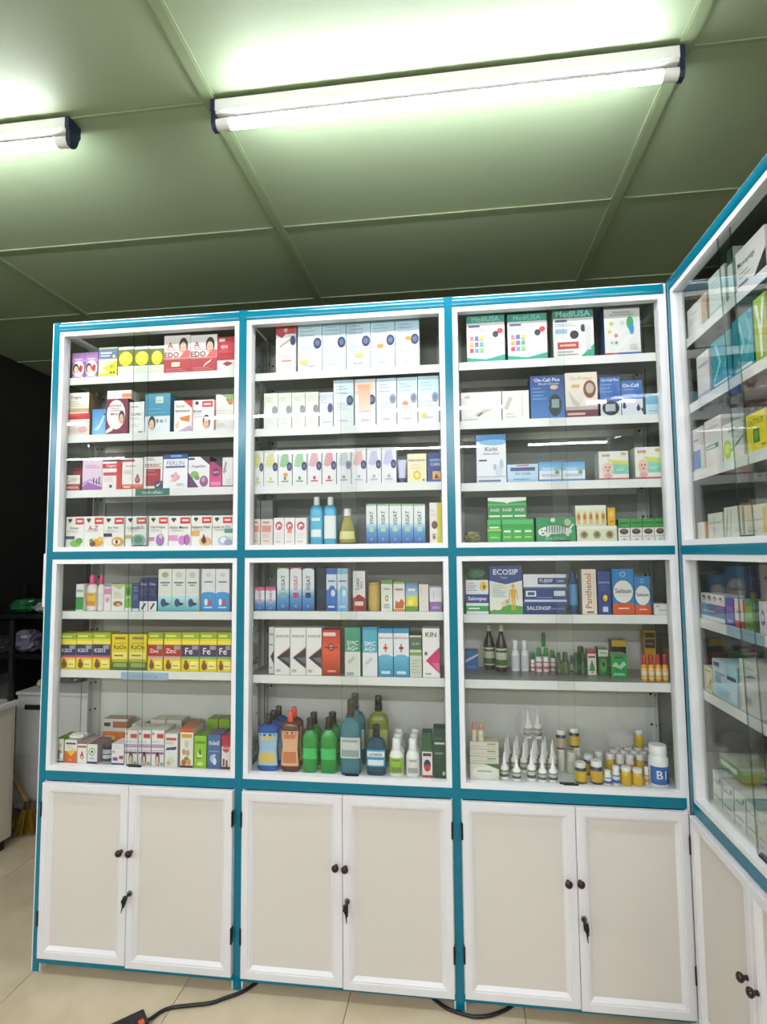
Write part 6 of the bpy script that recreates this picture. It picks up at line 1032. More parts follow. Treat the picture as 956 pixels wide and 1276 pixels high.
(1.2178,.042,.655,.0464,.1142,.055,0,'bottle',136,12,1,'front white bottle with green label and white cap, middle bay bottom shelf',13),
(1.217,.09,.655,.0477,.1142,.055,0,'bottle',136,12,1,'middle white bottle with green label and white cap, middle bay bottom shelf',13),
(1.2165,.138,.655,.049,.1142,.055,0,'bottle',136,12,1,'rear white bottle with green label and white cap, middle bay bottom shelf',13),
(1.271,.042,.655,.0446,.116,.055,0,'bottle',137,12,1,'front white bottle with pale grey label and white cap, middle bay bottom shelf',13),
(1.2716,.09,.655,.0458,.116,.055,0,'bottle',137,12,1,'middle white bottle with pale grey label and white cap, middle bay bottom shelf',13),
(1.2724,.138,.655,.0471,.116,.055,0,'bottle',137,12,1,'rear white bottle with pale grey label and white cap, middle bay bottom shelf',13),
(1.3174,.042,.655,.0325,.1389,.045,0,'box',138,0,0,'white and red carton with dark-green top, middle bay bottom shelf',13),
(1.3569,.042,.655,.0396,.1537,.05,0,'box',139,0,0,'tall dark-green carton with white print, middle bay bottom shelf',13),
(1.5298,.042,1.991,.123,.1572,.07,0,'box',140,13,0,'left white device carton with teal header and grid of coloured icons, right bay top shelf',14),
(1.6639,.042,1.991,.1253,.1534,.07,0,'box',140,13,0,'right white device carton with teal header and grid of coloured icons, right bay top shelf',14),
(1.8097,.042,1.991,.1265,.1586,.07,0,'box',141,13,0,'white device carton with teal header and a red banner, right bay top shelf',14),
(1.9611,.042,1.991,.1097,.1671,.08,0,'box',142,13,0,'white thermometer carton with green-blue gadget and blue side, right bay top shelf',14),
(1.5105,.042,1.794,.13,.0957,.09,0,'box',143,0,0,'low white carton with pale grey gadget drawing, right bay second shelf',15),
(1.6208,.042,1.794,.0847,.0955,.09,0,'box',144,0,0,'low white carton with grey hose print, right bay second shelf',15),
(1.7221,.042,1.794,.1064,.1405,.07,0,'box',145,13,0,'royal-blue glucose meter carton with dark meter picture, right bay second shelf',15),
(1.8281,.042,1.794,.0996,.1456,.07,0,'box',146,13,0,'cream carton with brown dial and maroon foot, right bay second shelf',15),
(1.9169,.042,1.794,.0626,.1268,.06,0,'box',147,13,0,'blue meter carton with black meter on white foot, right bay second shelf',15),
(1.9825,.042,1.794,.0635,.1117,.06,0,'box',148,13,0,'blue carton with three dark drops on white, right bay second shelf',15),
(2.0434,.042,1.794,.0409,.065,.06,0,'box',149,0,0,'small pale-blue carton at the right end, right bay second shelf',15),
(1.539,.042,1.59,.0944,.1571,.06,0,'box',150,0,0,'tall white carton with blue wave top and skittle shapes, right bay third shelf',16),
(1.6377,.042,1.59,.0967,.0575,.06,0,'box',151,0,0,'low pale-blue carton with navy stripe, right bay third shelf',16),
(1.7242,.042,1.59,.0691,.0621,.06,0,'box',152,0,0,'left of two low white and blue cartons with a green sprig, right bay third shelf',16),
(1.796,.042,1.59,.0691,.0607,.06,0,'box',152,0,0,'right of two low white and blue cartons with a green sprig, right bay third shelf',16),
(1.9186,.042,1.59,.0893,.0904,.06,0,'box',153,0,0,'left of two white cartons with a cartoon baby and mint panel, right bay third shelf',16),
(2.0239,.042,1.59,.0801,.1007,.06,0,'box',153,0,0,'right of two white cartons with a cartoon baby and mint panel, right bay third shelf',16),
(1.4746,.052,1.397,.0597,.04,.08,0,'sachet',154,14,2,'crumpled yellow and grey sachet pack in the left corner, right bay fourth shelf',17),
(1.5434,.042,1.397,.0434,.0722,.07,0,'box',155,0,0,'left lower green carton with a lime stripe, right bay fourth shelf',17),
(1.6176,.042,1.397,.0993,.0725,.07,0,'box',156,0,0,'right lower green carton printed with three lime panels, right bay fourth shelf',17),
(1.5854,.044,1.4698,.1209,.0711,.06,0,'box',157,0,0,'green display carton with white header flap and three white words, right bay fourth shelf',17),
(1.7354,.042,1.397,.1216,.0783,.07,0,'box',158,15,0,'green balm carton with a white striped tiger emblem, right bay fourth shelf',17),
(1.8604,.042,1.397,.1208,.0486,.06,0,'box',159,0,0,'low cream carton with three round brown emblems, right bay fourth shelf',17),
(1.8441,.044,1.4462,.0927,.0644,.05,0,'box',160,0,0,'cream carton with five small gold figures on another cream carton, right bay fourth shelf',17),
(1.9064,.044,1.4462,.0222,.0555,.03,0,'box',161,0,0,'tiny orange-yellow carton upright on the cream carton, right bay fourth shelf',17),
(1.9421,.042,1.397,.0344,.0443,.05,0,'box',162,0,0,'first from left of four white cartons with a brown bean print, right bay fourth shelf',17),
(1.9439,.044,1.4419,.0345,.024,.05,0,'box',163,0,0,'first from left of four small green flat packs on bean cartons, right bay fourth shelf',17),
(1.9784,.042,1.397,.0342,.0445,.05,0,'box',162,0,0,'second from left of four white cartons with a brown bean print, right bay fourth shelf',17),
(1.9803,.044,1.4421,.0343,.024,.05,0,'box',163,0,0,'second from left of four small green flat packs on bean cartons, right bay fourth shelf',17),
(2.0145,.042,1.397,.034,.0447,.05,0,'box',162,0,0,'third from left of four white cartons with a brown bean print, right bay fourth shelf',17),
(2.0164,.044,1.4423,.0341,.024,.05,0,'box',163,0,0,'third from left of four small green flat packs on bean cartons, right bay fourth shelf',17),
(2.0487,.042,1.397,.0305,.0449,.05,0,'box',162,0,0,'fourth from left of four white cartons with a brown bean print, right bay fourth shelf',17),
(2.0496,.044,1.4425,.0285,.024,.05,0,'box',163,0,0,'fourth from left of four small green flat packs on bean cartons, right bay fourth shelf',17),
(1.4848,.042,1.1695,.0704,.1074,.06,0,'box',164,16,0,'white and navy patch carton with green foot, right bay fifth shelf',18),
(1.4825,.044,1.2775,.0692,.038,.07,0,'sachet',165,17,5,'crumpled green and white plastic pack lying on the patch carton, right bay fifth shelf',18),
(1.5754,.042,1.1695,.1026,.1511,.06,0,'box',166,16,0,'white carton with navy header and a golden human figure, right bay fifth shelf',18),
(1.6949,.042,1.1695,.1338,.0382,.09,0,'box',167,16,0,'flat navy carton with white lettering at the base of a stack, right bay fifth shelf',18),
(1.6979,.044,1.2083,.131,.0402,.085,0,'box',168,16,0,'flat blue and white carton in the middle of a stack, right bay fifth shelf',18),
(1.6963,.046,1.2491,.1314,.0452,.085,0,'box',169,16,0,'flat white carton with navy label on top of a stack, right bay fifth shelf',18),
(1.7873,.058,1.1695,.0257,.132,.055,0,'bottle',170,18,3,'slim translucent blue tube standing upright, right bay fifth shelf',18),
(1.8307,.042,1.1695,.0435,.1401,.05,0,'box',171,0,0,'cream carton with vertical brown lettering, right bay fifth shelf',18),
(1.8759,.042,1.1695,.0387,.1336,.05,0,'box',172,0,0,'navy carton with a golden ball, right bay fifth shelf',18),
(1.9322,.042,1.1695,.0638,.1412,.055,0,'box',173,19,0,'larger blue and orange carton with a white disc, right bay fifth shelf',18),
(1.9891,.042,1.1695,.0469,.1176,.055,0,'box',174,19,0,'smaller blue and orange carton with a white disc, right bay fifth shelf',18),
(2.0428,.042,1.1695,.0422,.0328,.06,0,'box',175,0,0,'flat small white carton lying at the right end, right bay fifth shelf',18),
(1.4674,.19,.965,.0433,.0639,.045,0,'box',176,0,0,'small blue carton with white wedge at the left end, right bay sixth shelf',19),
(1.5277,.19,.965,.0388,.1499,.055,0,'bottle',177,20,1,'rear dark syrup bottle with white cap and green label, right bay sixth shelf',19),
(1.5661,.1563,.965,.0387,.1545,.055,0,'bottle',177,20,1,'front dark syrup bottle with white cap and green label, right bay sixth shelf',19),
(1.6135,.173,.965,.0288,.1022,.055,0,'bottle',178,3,1,'left of two plain white bottles wrapped in clear film, right bay sixth shelf',19),
(1.6446,.1756,.965,.027,.1021,.055,0,'bottle',178,3,1,'right of two plain white bottles wrapped in clear film, right bay sixth shelf',19),
(1.672,.19,.965,.0163,.0581,.055,0,'bottle',179,21,1,'first from left of four small white bottles with green caps, right bay sixth shelf',19),
(1.6899,.1712,.965,.0202,.0783,.055,0,'bottle',179,21,1,'second from left of four small white bottles with green caps, right bay sixth shelf',19),
(1.7136,.1732,.965,.0193,.0782,.055,0,'bottle',179,21,1,'third from left of four small white bottles with green caps, right bay sixth shelf',19),
(1.7384,.19,.965,.0194,.0674,.055,0,'bottle',179,21,1,'fourth from left of four small white bottles with green caps, right bay sixth shelf',19),
(1.7108,.2,.965,.0172,.125,.055,0,'bottle',180,21,1,'small white bottle with green cap perched above the others, right bay sixth shelf',19),
(1.749,.135,.965,.0164,.07,.055,0,'bottle',181,22,1,'first from left of the dark-green oil bottles in the rear row, right bay sixth shelf',19),
(1.7714,.135,.965,.018,.07,.055,0,'bottle',181,22,1,'second from left of the dark-green oil bottles in the rear row, right bay sixth shelf',19),
(1.8033,.135,.965,.0179,.07,.055,0,'bottle',181,22,1,'third from left of the dark-green oil bottles in the rear row, right bay sixth shelf',19),
(1.8247,.135,.965,.0162,.07,.055,0,'bottle',181,22,1,'fourth from left of the dark-green oil bottles in the rear row, right bay sixth shelf',19),
(1.7751,.1661,.965,.0239,.0661,.055,0,'bottle',182,22,1,'small bottle with yellow-olive label, right bay sixth shelf',19),
(1.802,.1809,.965,.0192,.0532,.055,0,'bottle',183,22,1,'tiny white-labelled green bottle, right bay sixth shelf',19),
(1.8272,.1706,.965,.0271,.0842,.055,0,'bottle',184,22,1,'dark-green bottle with pale square label, right bay sixth shelf',19),
(1.8524,.1365,.965,.0264,.0803,.04,0,'box',185,0,0,'white carton with a green fir tree and red top, right bay sixth shelf',19),
(1.8871,.1317,.965,.0302,.0864,.05,0,'box',186,0,0,'dark-green and white carton with a leaf oval, right bay sixth shelf',19),
(1.9273,.1006,.965,.0486,.0731,.05,0,'box',187,0,0,'bright green carton with white script, right bay sixth shelf',19),
(1.9508,.185,.965,.0445,.105,.04,0,'box',188,0,0,'black and yellow carton standing behind the green one, right bay sixth shelf',19),
(2.0469,.175,.965,.0339,.075,.04,0,'box',189,0,0,'orange-gold carton under a black-fronted carton, right bay sixth shelf',19),
(2.0469,.175,1.0406,.0339,.0628,.04,0,'box',190,0,0,'gold carton with black front panel, right bay sixth shelf',19),
(1.9929,.06,.965,.0181,.0795,.055,0,'bottle',191,20,1,'first from left of four small orange bottles with red caps, right bay sixth shelf',19),
(2.0136,.06,.965,.018,.0798,.055,0,'bottle',191,20,1,'second from left of four small orange bottles with red caps, right bay sixth shelf',19),
(2.0343,.06,.965,.018,.0801,.055,0,'bottle',191,20,1,'third from left of four small orange bottles with red caps, right bay sixth shelf',19),
(2.0549,.06,.965,.0179,.0804,.055,0,'bottle',191,20,1,'fourth from left of four small orange bottles with red caps, right bay sixth shelf',19),
(1.4963,.042,.655,.0887,.05,.05,0,'box',192,0,0,'low cream carton with green edge at the front left, right bay bottom shelf',20),
(1.4964,.044,.7056,.0888,.021,.05,0,'box',193,0,0,'cream carton, second up in the front-left stack, right bay bottom shelf',20),
(1.4965,.046,.7272,.0889,.021,.05,0,'box',193,0,0,'cream carton, third up in the front-left stack, right bay bottom shelf',20),
(1.4966,.048,.7488,.089,.021,.05,0,'box',193,0,0,'cream carton, topmost up in the front-left stack, right bay bottom shelf',20),
(1.4659,.05,.7704,.0167,.055,.055,0,'bottle',194,5,1,'left beige bottle with pink cap on the cream stack, right bay bottom shelf',20),
(1.4878,.05,.7704,.0183,.055,.055,0,'bottle',194,5,1,'right beige bottle with pink cap on the cream stack, right bay bottom shelf',20),
(1.5591,.0555,.655,.0269,.0794,.055,0,'bottle',195,23,1,'first front-row white dropper bottle with pointed nozzle from left, right bay bottom shelf',20),
(1.5959,.0451,.655,.0258,.074,.055,0,'bottle',195,23,1,'second front-row white dropper bottle with pointed nozzle from left, right bay bottom shelf',20),
(1.642,.048,.655,.0264,.0951,.055,0,'bottle',195,23,1,'third front-row white dropper bottle with pointed nozzle from left, right bay bottom shelf',20),
(1.6749,.0435,.655,.0262,.0758,.055,0,'bottle',195,23,1,'fourth front-row white dropper bottle with pointed nozzle from left, right bay bottom shelf',20),
(1.7069,.0448,.655,.0269,.0781,.055,0,'bottle',195,23,1,'fifth front-row white dropper bottle with pointed nozzle from left, right bay bottom shelf',20),
(1.5664,.115,.655,.0237,.092,.055,0,'bottle',196,23,1,'second-row white dropper bottle, first from left, right bay bottom shelf',20),
(1.5962,.115,.655,.0236,.092,.055,0,'bottle',196,23,1,'second-row white dropper bottle, second from left, right bay bottom shelf',20),
(1.6258,.115,.655,.0235,.092,.055,0,'bottle',196,23,1,'second-row white dropper bottle, third from left, right bay bottom shelf',20),
(1.6554,.115,.655,.0234,.092,.055,0,'bottle',196,23,1,'second-row white dropper bottle, fourth from left, right bay bottom shelf',20),
(1.6848,.115,.655,.0233,.092,.055,0,'bottle',196,23,1,'second-row white dropper bottle, fifth from left, right bay bottom shelf',20),
(1.7141,.115,.655,.0232,.092,.055,0,'bottle',196,23,1,'second-row white dropper bottle, sixth from left, right bay bottom shelf',20),
(1.5732,.15,.655,.0241,.092,.055,0,'bottle',196,23,1,'third-row white dropper bottle, first from left, right bay bottom shelf',20),
(1.6035,.15,.655,.024,.092,.055,0,'bottle',196,23,1,'third-row white dropper bottle, second from left, right bay bottom shelf',20),
(1.6337,.15,.655,.0239,.092,.055,0,'bottle',196,23,1,'third-row white dropper bottle, third from left, right bay bottom shelf',20),
(1.6638,.15,.655,.0238,.092,.055,0,'bottle',196,23,1,'third-row white dropper bottle, fourth from left, right bay bottom shelf',20),
(1.6937,.15,.655,.0237,.092,.055,0,'bottle',196,23,1,'third-row white dropper bottle, fifth from left, right bay bottom shelf',20),
(1.7236,.15,.655,.0236,.092,.055,0,'bottle',196,23,1,'third-row white dropper bottle, sixth from left, right bay bottom shelf',20),
(1.5819,.185,.655,.0245,.092,.055,0,'bottle',196,23,1,'rear-row white dropper bottle, first from left, right bay bottom shelf',20),
(1.6127,.185,.655,.0244,.092,.055,0,'bottle',196,23,1,'rear-row white dropper bottle, second from left, right bay bottom shelf',20),
(1.6434,.185,.655,.0243,.092,.055,0,'bottle',196,23,1,'rear-row white dropper bottle, third from left, right bay bottom shelf',20),
(1.674,.185,.655,.0242,.092,.055,0,'bottle',196,23,1,'rear-row white dropper bottle, fourth from left, right bay bottom shelf',20),
(1.7045,.185,.655,.0241,.092,.055,0,'bottle',196,23,1,'rear-row white dropper bottle, fifth from left, right bay bottom shelf',20),
(1.6481,.165,.748,.0284,.092,.055,0,'bottle',197,23,1,'left dropper bottle in the clear bag on top, right bay bottom shelf',20),
(1.6793,.165,.748,.0266,.092,.055,0,'bottle',197,23,1,'right dropper bottle in the clear bag on top, right bay bottom shelf',20),
(1.6512,.145,.7475,.0807,.1,.055,0,'bag',198,24,6,'clear plastic bag around two dropper bottles, right bay bottom shelf',20),
(1.7901,.042,.655,.035,.0611,.055,0,'bottle',199,25,7,'front amber-labelled jar with navy band and white cap, right bay bottom shelf',20),
(1.8375,.042,.655,.0378,.0667,.055,0,'bottle',200,25,7,'larger front jar with navy band and yellow label, right bay bottom shelf',20),
(1.8295,.115,.655,.0307,.06,.055,0,'bottle',201,25,7,'navy jar with white cap behind the front pair, right bay bottom shelf',20),
(1.869,.15,.655,.0296,.06,.055,0,'bottle',202,25,7,'white-capped jar behind the larger front jar, right bay bottom shelf',20),
(1.7788,.12,.655,.0311,.066,.055,0,'bottle',203,25,7,'grey-white canister jar beside the droppers, right bay bottom shelf',20),
(1.7505,.145,.655,.0234,.066,.055,0,'bottle',203,25,7,'cream jar carrying the upper jars, right bay bottom shelf',20),
(1.8051,.17,.655,.0269,.066,.055,0,'bottle',204,25,7,'pale jar under the yellow jar, right bay bottom shelf',20),
(1.7512,.145,.7216,.0317,.06,.055,0,'bottle',205,25,7,'dark navy white-capped jar on the upper level, left, right bay bottom shelf',20),
(1.7976,.17,.7216,.0336,.06,.055,0,'bottle',206,25,7,'dark yellow-labelled jar on the upper level, right, right bay bottom shelf',20),
(1.8687,.042,.655,.0216,.0409,.055,0,'bottle',207,25,7,'white jar with navy print in the front row, right bay bottom shelf',20),
(1.8933,.042,.655,.0215,.055,.055,0,'bottle',208,25,7,'white jar with blue print in the front row, right bay bottom shelf',20),
(1.9234,.042,.655,.0305,.053,.055,0,'bottle',209,25,7,'yellow jar with white cap, left in the front row, right bay bottom shelf',20),
(1.9572,.042,.655,.0303,.0482,.055,0,'bottle',210,25,7,'yellow jar with white cap, right in the front row, right bay bottom shelf',20),
(1.9865,.0609,.655,.0139,.0501,.055,0,'bottle',211,25,7,'cream jar with orange label in the front row, right bay bottom shelf',20),
(1.8962,.118,.655,.0257,.066,.055,0,'bottle',212,25,7,'second-row jar, first from left in the vitamin cluster, right bay bottom shelf',20),
(1.9262,.118,.655,.0256,.066,.055,0,'bottle',213,25,7,'second-row jar, second from left in the vitamin cluster, right bay bottom shelf',20),
(1.9561,.118,.655,.0255,.066,.055,0,'bottle',214,25,7,'second-row jar, third from left in the vitamin cluster, right bay bottom shelf',20),
(1.9875,.118,.655,.0254,.066,.055,0,'bottle',212,25,7,'second-row jar, fourth from left in the vitamin cluster, right bay bottom shelf',20),
(1.9174,.152,.655,.0262,.066,.055,0,'bottle',213,25,7,'third-row jar, first from left in the vitamin cluster, right bay bottom shelf',20),
(1.9479,.152,.655,.026,.066,.055,0,'bottle',214,25,7,'third-row jar, second from left in the vitamin cluster, right bay bottom shelf',20),
(1.9799,.152,.655,.0259,.066,.055,0,'bottle',212,25,7,'third-row jar, third from left in the vitamin cluster, right bay bottom shelf',20),
(2.0101,.152,.655,.0258,.066,.055,0,'bottle',213,25,7,'third-row jar, fourth from left in the vitamin cluster, right bay bottom shelf',20),
(1.9407,.186,.655,.0266,.066,.055,0,'bottle',214,25,7,'rear-row jar, first from left in the vitamin cluster, right bay bottom shelf',20),
(1.9717,.186,.655,.0265,.066,.055,0,'bottle',212,25,7,'rear-row jar, second from left in the vitamin cluster, right bay bottom shelf',20),
(2.0025,.186,.655,.0263,.066,.055,0,'bottle',213,25,7,'rear-row jar, third from left in the vitamin cluster, right bay bottom shelf',20),
(2.03,.186,.655,.0262,.066,.055,0,'bottle',214,25,7,'rear-row jar, fourth from left in the vitamin cluster, right bay bottom shelf',20),
(2.0077,.186,.7225,.028,.055,.055,0,'bottle',215,25,7,'yellow jar with white cap raised at the back, right bay bottom shelf',20),
(1.9401,.15,.723,.0929,.06,.06,0,'bag',198,24,6,'crumpled clear bag of tablets on the jars, right bay bottom shelf',20),
(2.0229,.042,.655,.0569,.118,.055,0,'bottle',216,26,1,'large white vitamin bottle with blue square label, right bay bottom shelf',20),
(2.0568,.11,.655,.0142,.0476,.05,0,'box',217,0,0,'small red and white carton in the right corner, right bay bottom shelf',20),
(2.126,-.1066,2,.1318,.085,.08,-90,'box',218,0,0,'white carton with grey text and tan side at the far end, side cabinet top shelf',21),
(2.126,-.2367,2,.0958,.11,.07,-90,'box',219,0,0,'pale-green glassy carton, side cabinet top shelf',21),
(2.126,-.3146,2,.0311,.13,.07,-90,'box',220,0,0,'dark-green topped white carton, side cabinet top shelf',21),
(2.126,-.4097,2,.1348,.1,.09,-90,'box',221,0,0,'white carton with bold black lettering and black wedge, side cabinet top shelf',21),
(2.126,-.1287,1.8,.0794,.125,.07,-90,'box',222,0,0,'tall white carton next to the teal packs, side cabinet second shelf',22),
(2.126,-.2395,1.8,.1134,.13,.07,-90,'box',223,27,5,'teal foil pack with white lines, far one, side cabinet second shelf',22),
(2.126,-.3541,1.8,.0965,.14,.07,-90,'box',224,27,5,'teal foil pack with white lines, near one, side cabinet second shelf',22),
(2.126,-.4373,1.8,.0522,.15,.07,-90,'box',225,0,0,'lime and white carton with a large white letter shape, side cabinet second shelf',22),
(2.126,-.0702,1.597,.0801,.125,.06,-90,'box',226,0,0,'tall white carton with blue lower panel, side cabinet third shelf',23),
(2.126,-.1696,1.597,.1009,.13,.06,-90,'box',227,0,0,'white carton with teal label strip, side cabinet third shelf',23),
(2.126,-.2789,1.597,.1079,.095,.06,-90,'box',228,0,0,'white carton with a lime curve, side cabinet third shelf',23),
(2.126,-.3906,1.597,.0918,.092,.07,-90,'box',229,0,0,'bright yellow carton with dark lettering and green square, side cabinet third shelf',23),
(2.126,-.066,1.397,.0719,.05,.08,-90,'box',230,0,0,'low white carton with orange edges, side cabinet fourth shelf',24),
(2.126,-.1559,1.397,.088,.07,.08,-90,'box',231,0,0,'white cream carton standing behind the booklets, side cabinet fourth shelf',24),
(2.126,-.2576,1.397,.0942,.08,.07,-90,'box',232,28,8,'stack of pale booklets with wavy edges, side cabinet fourth shelf',24),
(2.126,-.3663,1.397,.0989,.075,.08,-90,'box',233,0,0,'wide cream carton at the near end, side cabinet fourth shelf',24),
(2.126,-.1091,1.17,.1512,.045,.05,-90,'box',234,0,0,'blue carton with white foot, side cabinet fifth shelf',25),
(2.126,-.1123,1.2156,.1443,.028,.05,-90,'box',235,0,0,'white carton printed with four dark heads lying on the blue one, side cabinet fifth shelf',25),
(2.126,-.2138,1.17,.0422,.07,.05,-90,'box',236,0,0,'violet-blue carton, side cabinet fifth shelf',25),
(2.126,-.2625,1.17,.0441,.072,.05,-90,'box',237,0,0,'white carton with red foot, side cabinet fifth shelf',25),
(2.126,-.3139,1.17,.0467,.075,.05,-90,'box',238,0,0,'green carton with pale speckles, side cabinet fifth shelf',25),
(2.126,-.3753,1.17,.0307,.075,.05,-90,'box',239,0,0,'white carton with violet swirl at the near end, side cabinet fifth shelf',25),
(2.126,-.0611,.965,.055,.07,.06,-90,'box',240,0,0,'cream carton with olive wedge, side cabinet sixth shelf',26),
(2.126,-.1638,.965,.1424,.1,.1,-90,'box',241,0,0,'large pale-blue carton with dark blue lines, side cabinet sixth shelf',26),
(2.126,-.2879,.965,.0934,.065,.08,-90,'box',242,0,0,'white carton with grey print at the bottom of a pair, side cabinet sixth shelf',26),
(2.126,-.2947,1.0306,.0906,.062,.08,-90,'box',243,0,0,'white carton with grey bird-like print on top of a pair, side cabinet sixth shelf',26),
(2.126,-.0836,.655,.0514,.055,.1,-90,'box',244,0,0,'pale-green lower carton of the floor pile, side cabinet bottom shelf',27),
(2.126,-.0859,.7106,.0513,.04,.09,-90,'box',245,0,0,'pale-green upper carton of the floor pile, side cabinet bottom shelf',27),
(2.126,-.146,.655,.0613,.05,.1,-90,'box',246,0,0,'cream lower carton of the floor pile, side cabinet bottom shelf',27),
(2.126,-.1483,.7056,.0612,.04,.09,-90,'box',245,0,0,'cream upper carton of the floor pile, side cabinet bottom shelf',27),
(2.126,-.211,.655,.0549,.052,.1,-90,'box',247,0,0,'ivory lower carton of the floor pile, side cabinet bottom shelf',27),
(2.126,-.2134,.7076,.0548,.04,.09,-90,'box',245,0,0,'ivory upper carton of the floor pile, side cabinet bottom shelf',27),
(2.126,-.2701,.655,.0505,.05,.1,-90,'box',248,0,0,'grey-white lower carton of the floor pile, side cabinet bottom shelf',27),
(2.126,-.2726,.7056,.0504,.04,.09,-90,'box',245,0,0,'grey-white upper carton of the floor pile, side cabinet bottom shelf',27),
(2.126,-.3171,.655,.0362,.05,.1,-90,'box',249,0,0,'off-white lower carton of the floor pile, side cabinet bottom shelf',27),
(2.126,-.3197,.7056,.0361,.04,.09,-90,'box',245,0,0,'off-white upper carton of the floor pile, side cabinet bottom shelf',27),
(2.156,-.0976,.755,.1351,.03,.1,-90,'box',250,0,0,'flat green carton laid across the far end of the pile, side cabinet bottom shelf',27)]

_cc = {}
for n, it in enumerate(ITEMS):
    (x, y, z, w, h, d, rot, kind, spi, name, cat, lb, gr) = it
    sp = SPECS[spi]
    name = NAMES[name]; cat = CATS[cat]; gr = GROUPS[gr]
    loc = (x, y, z + .0003); rz = RAD(rot)
    if kind == 'box':
        o = link(name, carton(name, w, h, d, sp), None, loc, rz)
    elif kind == 'bottle':
        o = empty(name, loc, rz)
        for pn, me in bottle_meshes(w, h, sp): link(pn, me, o)
    elif kind == 'tube':
        o = empty(name, loc, rz)
        a, b = squeeze_tube(w, h, sp); link('body', a, o); link('cap', b, o)
    elif kind == 'sachet':
        o = link(name, crumple(name, w, h, d, sp['body'], 'film', n, .3), None, loc, rz)
    else:
        o = link(name, crumple(name, w, h, d, None, 'bag', n, .3), None, loc, rz)
    tag(o, lb, cat, gr)

# ------------------------------------------------------------------ tags on shelf lips (parts of the cabinets)
def lip_tag(root, x0, x1, z0, z1, y, col, text, tcol, name='shelf_tag'):
    mb = MB(); mb.box(x0, x1, y - .0006, y, z0, z1, col)
    if text: add_text(mb, text, (x0 + x1) / 2, (z0 + z1) / 2, (z1 - z0) * .5, (x1 - x0) * .8, y - .0009, tcol)
    mb.build(name, M['carton'], root)
lip_tag(main, .3100, .4370, 1.5735, 1.5985, .0357, '1d6a52', 'THUỐC BỔNG ?', 'dfe8e2')
lip_tag(main, .2730, .4450, .9430, .9680, .0357, '9db4cc', 'THUỐC BỔ TRẺ EM', '7d97b4')
lip_tag(side, .2050, .3900, 1.1435, 1.1690, .0357, '8fb0c0', 'THUỐC NHỎ MẮT', 'b8cdd6')

# ------------------------------------------------------------------ power strip and cables on the floor
ps = tag(empty('power_strip', (.478, -.1876, 0), RAD(44)), 'black power strip with glowing red switch on the floor', 'power strip')
mb = MB(); mb.box(-.13, .034, -.03, .03, 0, .034)
bev(mb.build('body', M['black'], ps), .004, 2)
mb = MB(); mb.box(.008, .022, -.029, -.014, .0335, .0375); mb.build('switch', M['switch'], ps)
for k in range(2):
    mb = MB(); cx = -.03 - .05 * k
    mb.cyl((cx, 0, .034), (cx, 0, .0348), .018, n=18); mb.build('socket_face', M['dark'], ps)
def spline(pts, n=10):
    out = []
    P = [Vector(p) for p in pts]
    for i in range(len(P) - 1):
        p0 = P[max(0, i - 1)]; p1 = P[i]; p2 = P[i + 1]; p3 = P[min(len(P) - 1, i + 2)]
        for k in range(n):
            t = k / n
            out.append(tuple(.5 * ((2 * p1) + (p2 - p0) * t + (2 * p0 - 5 * p1 + 4 * p2 - p3) * t * t + (3 * p1 - p0 - 3 * p2 + p3) * t ** 3)))
    out.append(tuple(P[-1])); return out
CAB1 = [(.503, -.163, .016), (.508, -.142, .008), (.52, -.115, .0055), (.545, -.096, .0055), (.599, -.081, .0055), (.653, -.066, .0055), (.689, -.043, .0055), (.714, -.027, .0055), (.741, -.004, .0055), (.77, .04, .0055), (.80, .11, .0055)]
mb = MB(); inv = ps.matrix_basis.inverted()
mb.tube([tuple(inv @ Vector(p)) for p in spline(CAB1)], .0052); mb.build('power_lead', M['black'], ps, 60)
CAB2 = [(1.27, .12, .0055), (1.3, .06, .0055), (1.329, .029, .0055), (1.351, .01, .0055), (1.375, -.005, .0055), (1.411, -.016, .0055), (1.446, -.023, .0055), (1.481, -.018, .0055), (1.517, -.003, .0055), (1.562, .03, .0055), (1.61, .09, .0055)]
mb = MB(); mb.tube(spline(CAB2), .0052)
tag(mb.build('power_cable', M['black'], None, 60), 'black cable looping out from under the middle cabinet post', 'cable')

# ------------------------------------------------------------------ what stands left of the cabinet
un = tag(empty('storage_unit', (-.60, .94, 0)), 'low white unit with dark handle slot against the left', 'cabinet')
mb = MB(); mb.box(-.27, .27, 0, .36, .07, .645); bev(mb.build('body', M['unit'], un), .004)
mb = MB(); mb.box(-.275, .275, -.008, .365, .645, .662); bev(mb.build('top', M['unit'], un), .003)
mb = MB(); mb.box(-.265, .265, -.012, 0, .12, .615); d_ = bev(mb.build('front_panel', M['unit'], un), .003)
mb = MB(); mb.box(-.215, -.06, -.014, -.0121, .575, .6); mb.build('handle_slot', M['hole'], d_)
mb = MB(); mb.box(-.25, .25, .03, .33, 0, .07); mb.build('plinth', M['dark'], un)
co = tag(empty('counter_case', (-.95, .2, 0)), 'cream counter with glass case at the far left edge', 'counter')
mb = MB(); mb.box(-.28, .26, -.5, .52, .05, .655); bev(mb.build('body', M['cream'], co), .004)
mb = MB(); mb.box(.2605, .268, -.48, .49, .09, .62); bev(mb.build('side_panel', M['cream'], co), .002)
mb = MB(); mb.box(-.285, .272, -.51, .528, .655, .68); bev(mb.build('top', M['unit'], co), .003)
mb = MB(); mb.box(-.26, .24, -.48, .5, 0, .05); mb.build('plinth', M['dark'], co)
for nm, bx in (('glass_side', (.245, .25, -.5, .5)), ('glass_end', (-.27, .25, .5, .505))):
    mb = MB(); mb.box(bx[0], bx[1], bx[2], bx[3], .68, 1.05); mb.build(nm, M['glass'], co)
mb = MB(); mb.box(.238, .256, .488, .506, .68, 1.06); mb.build('corner_post', M['rack'], co)
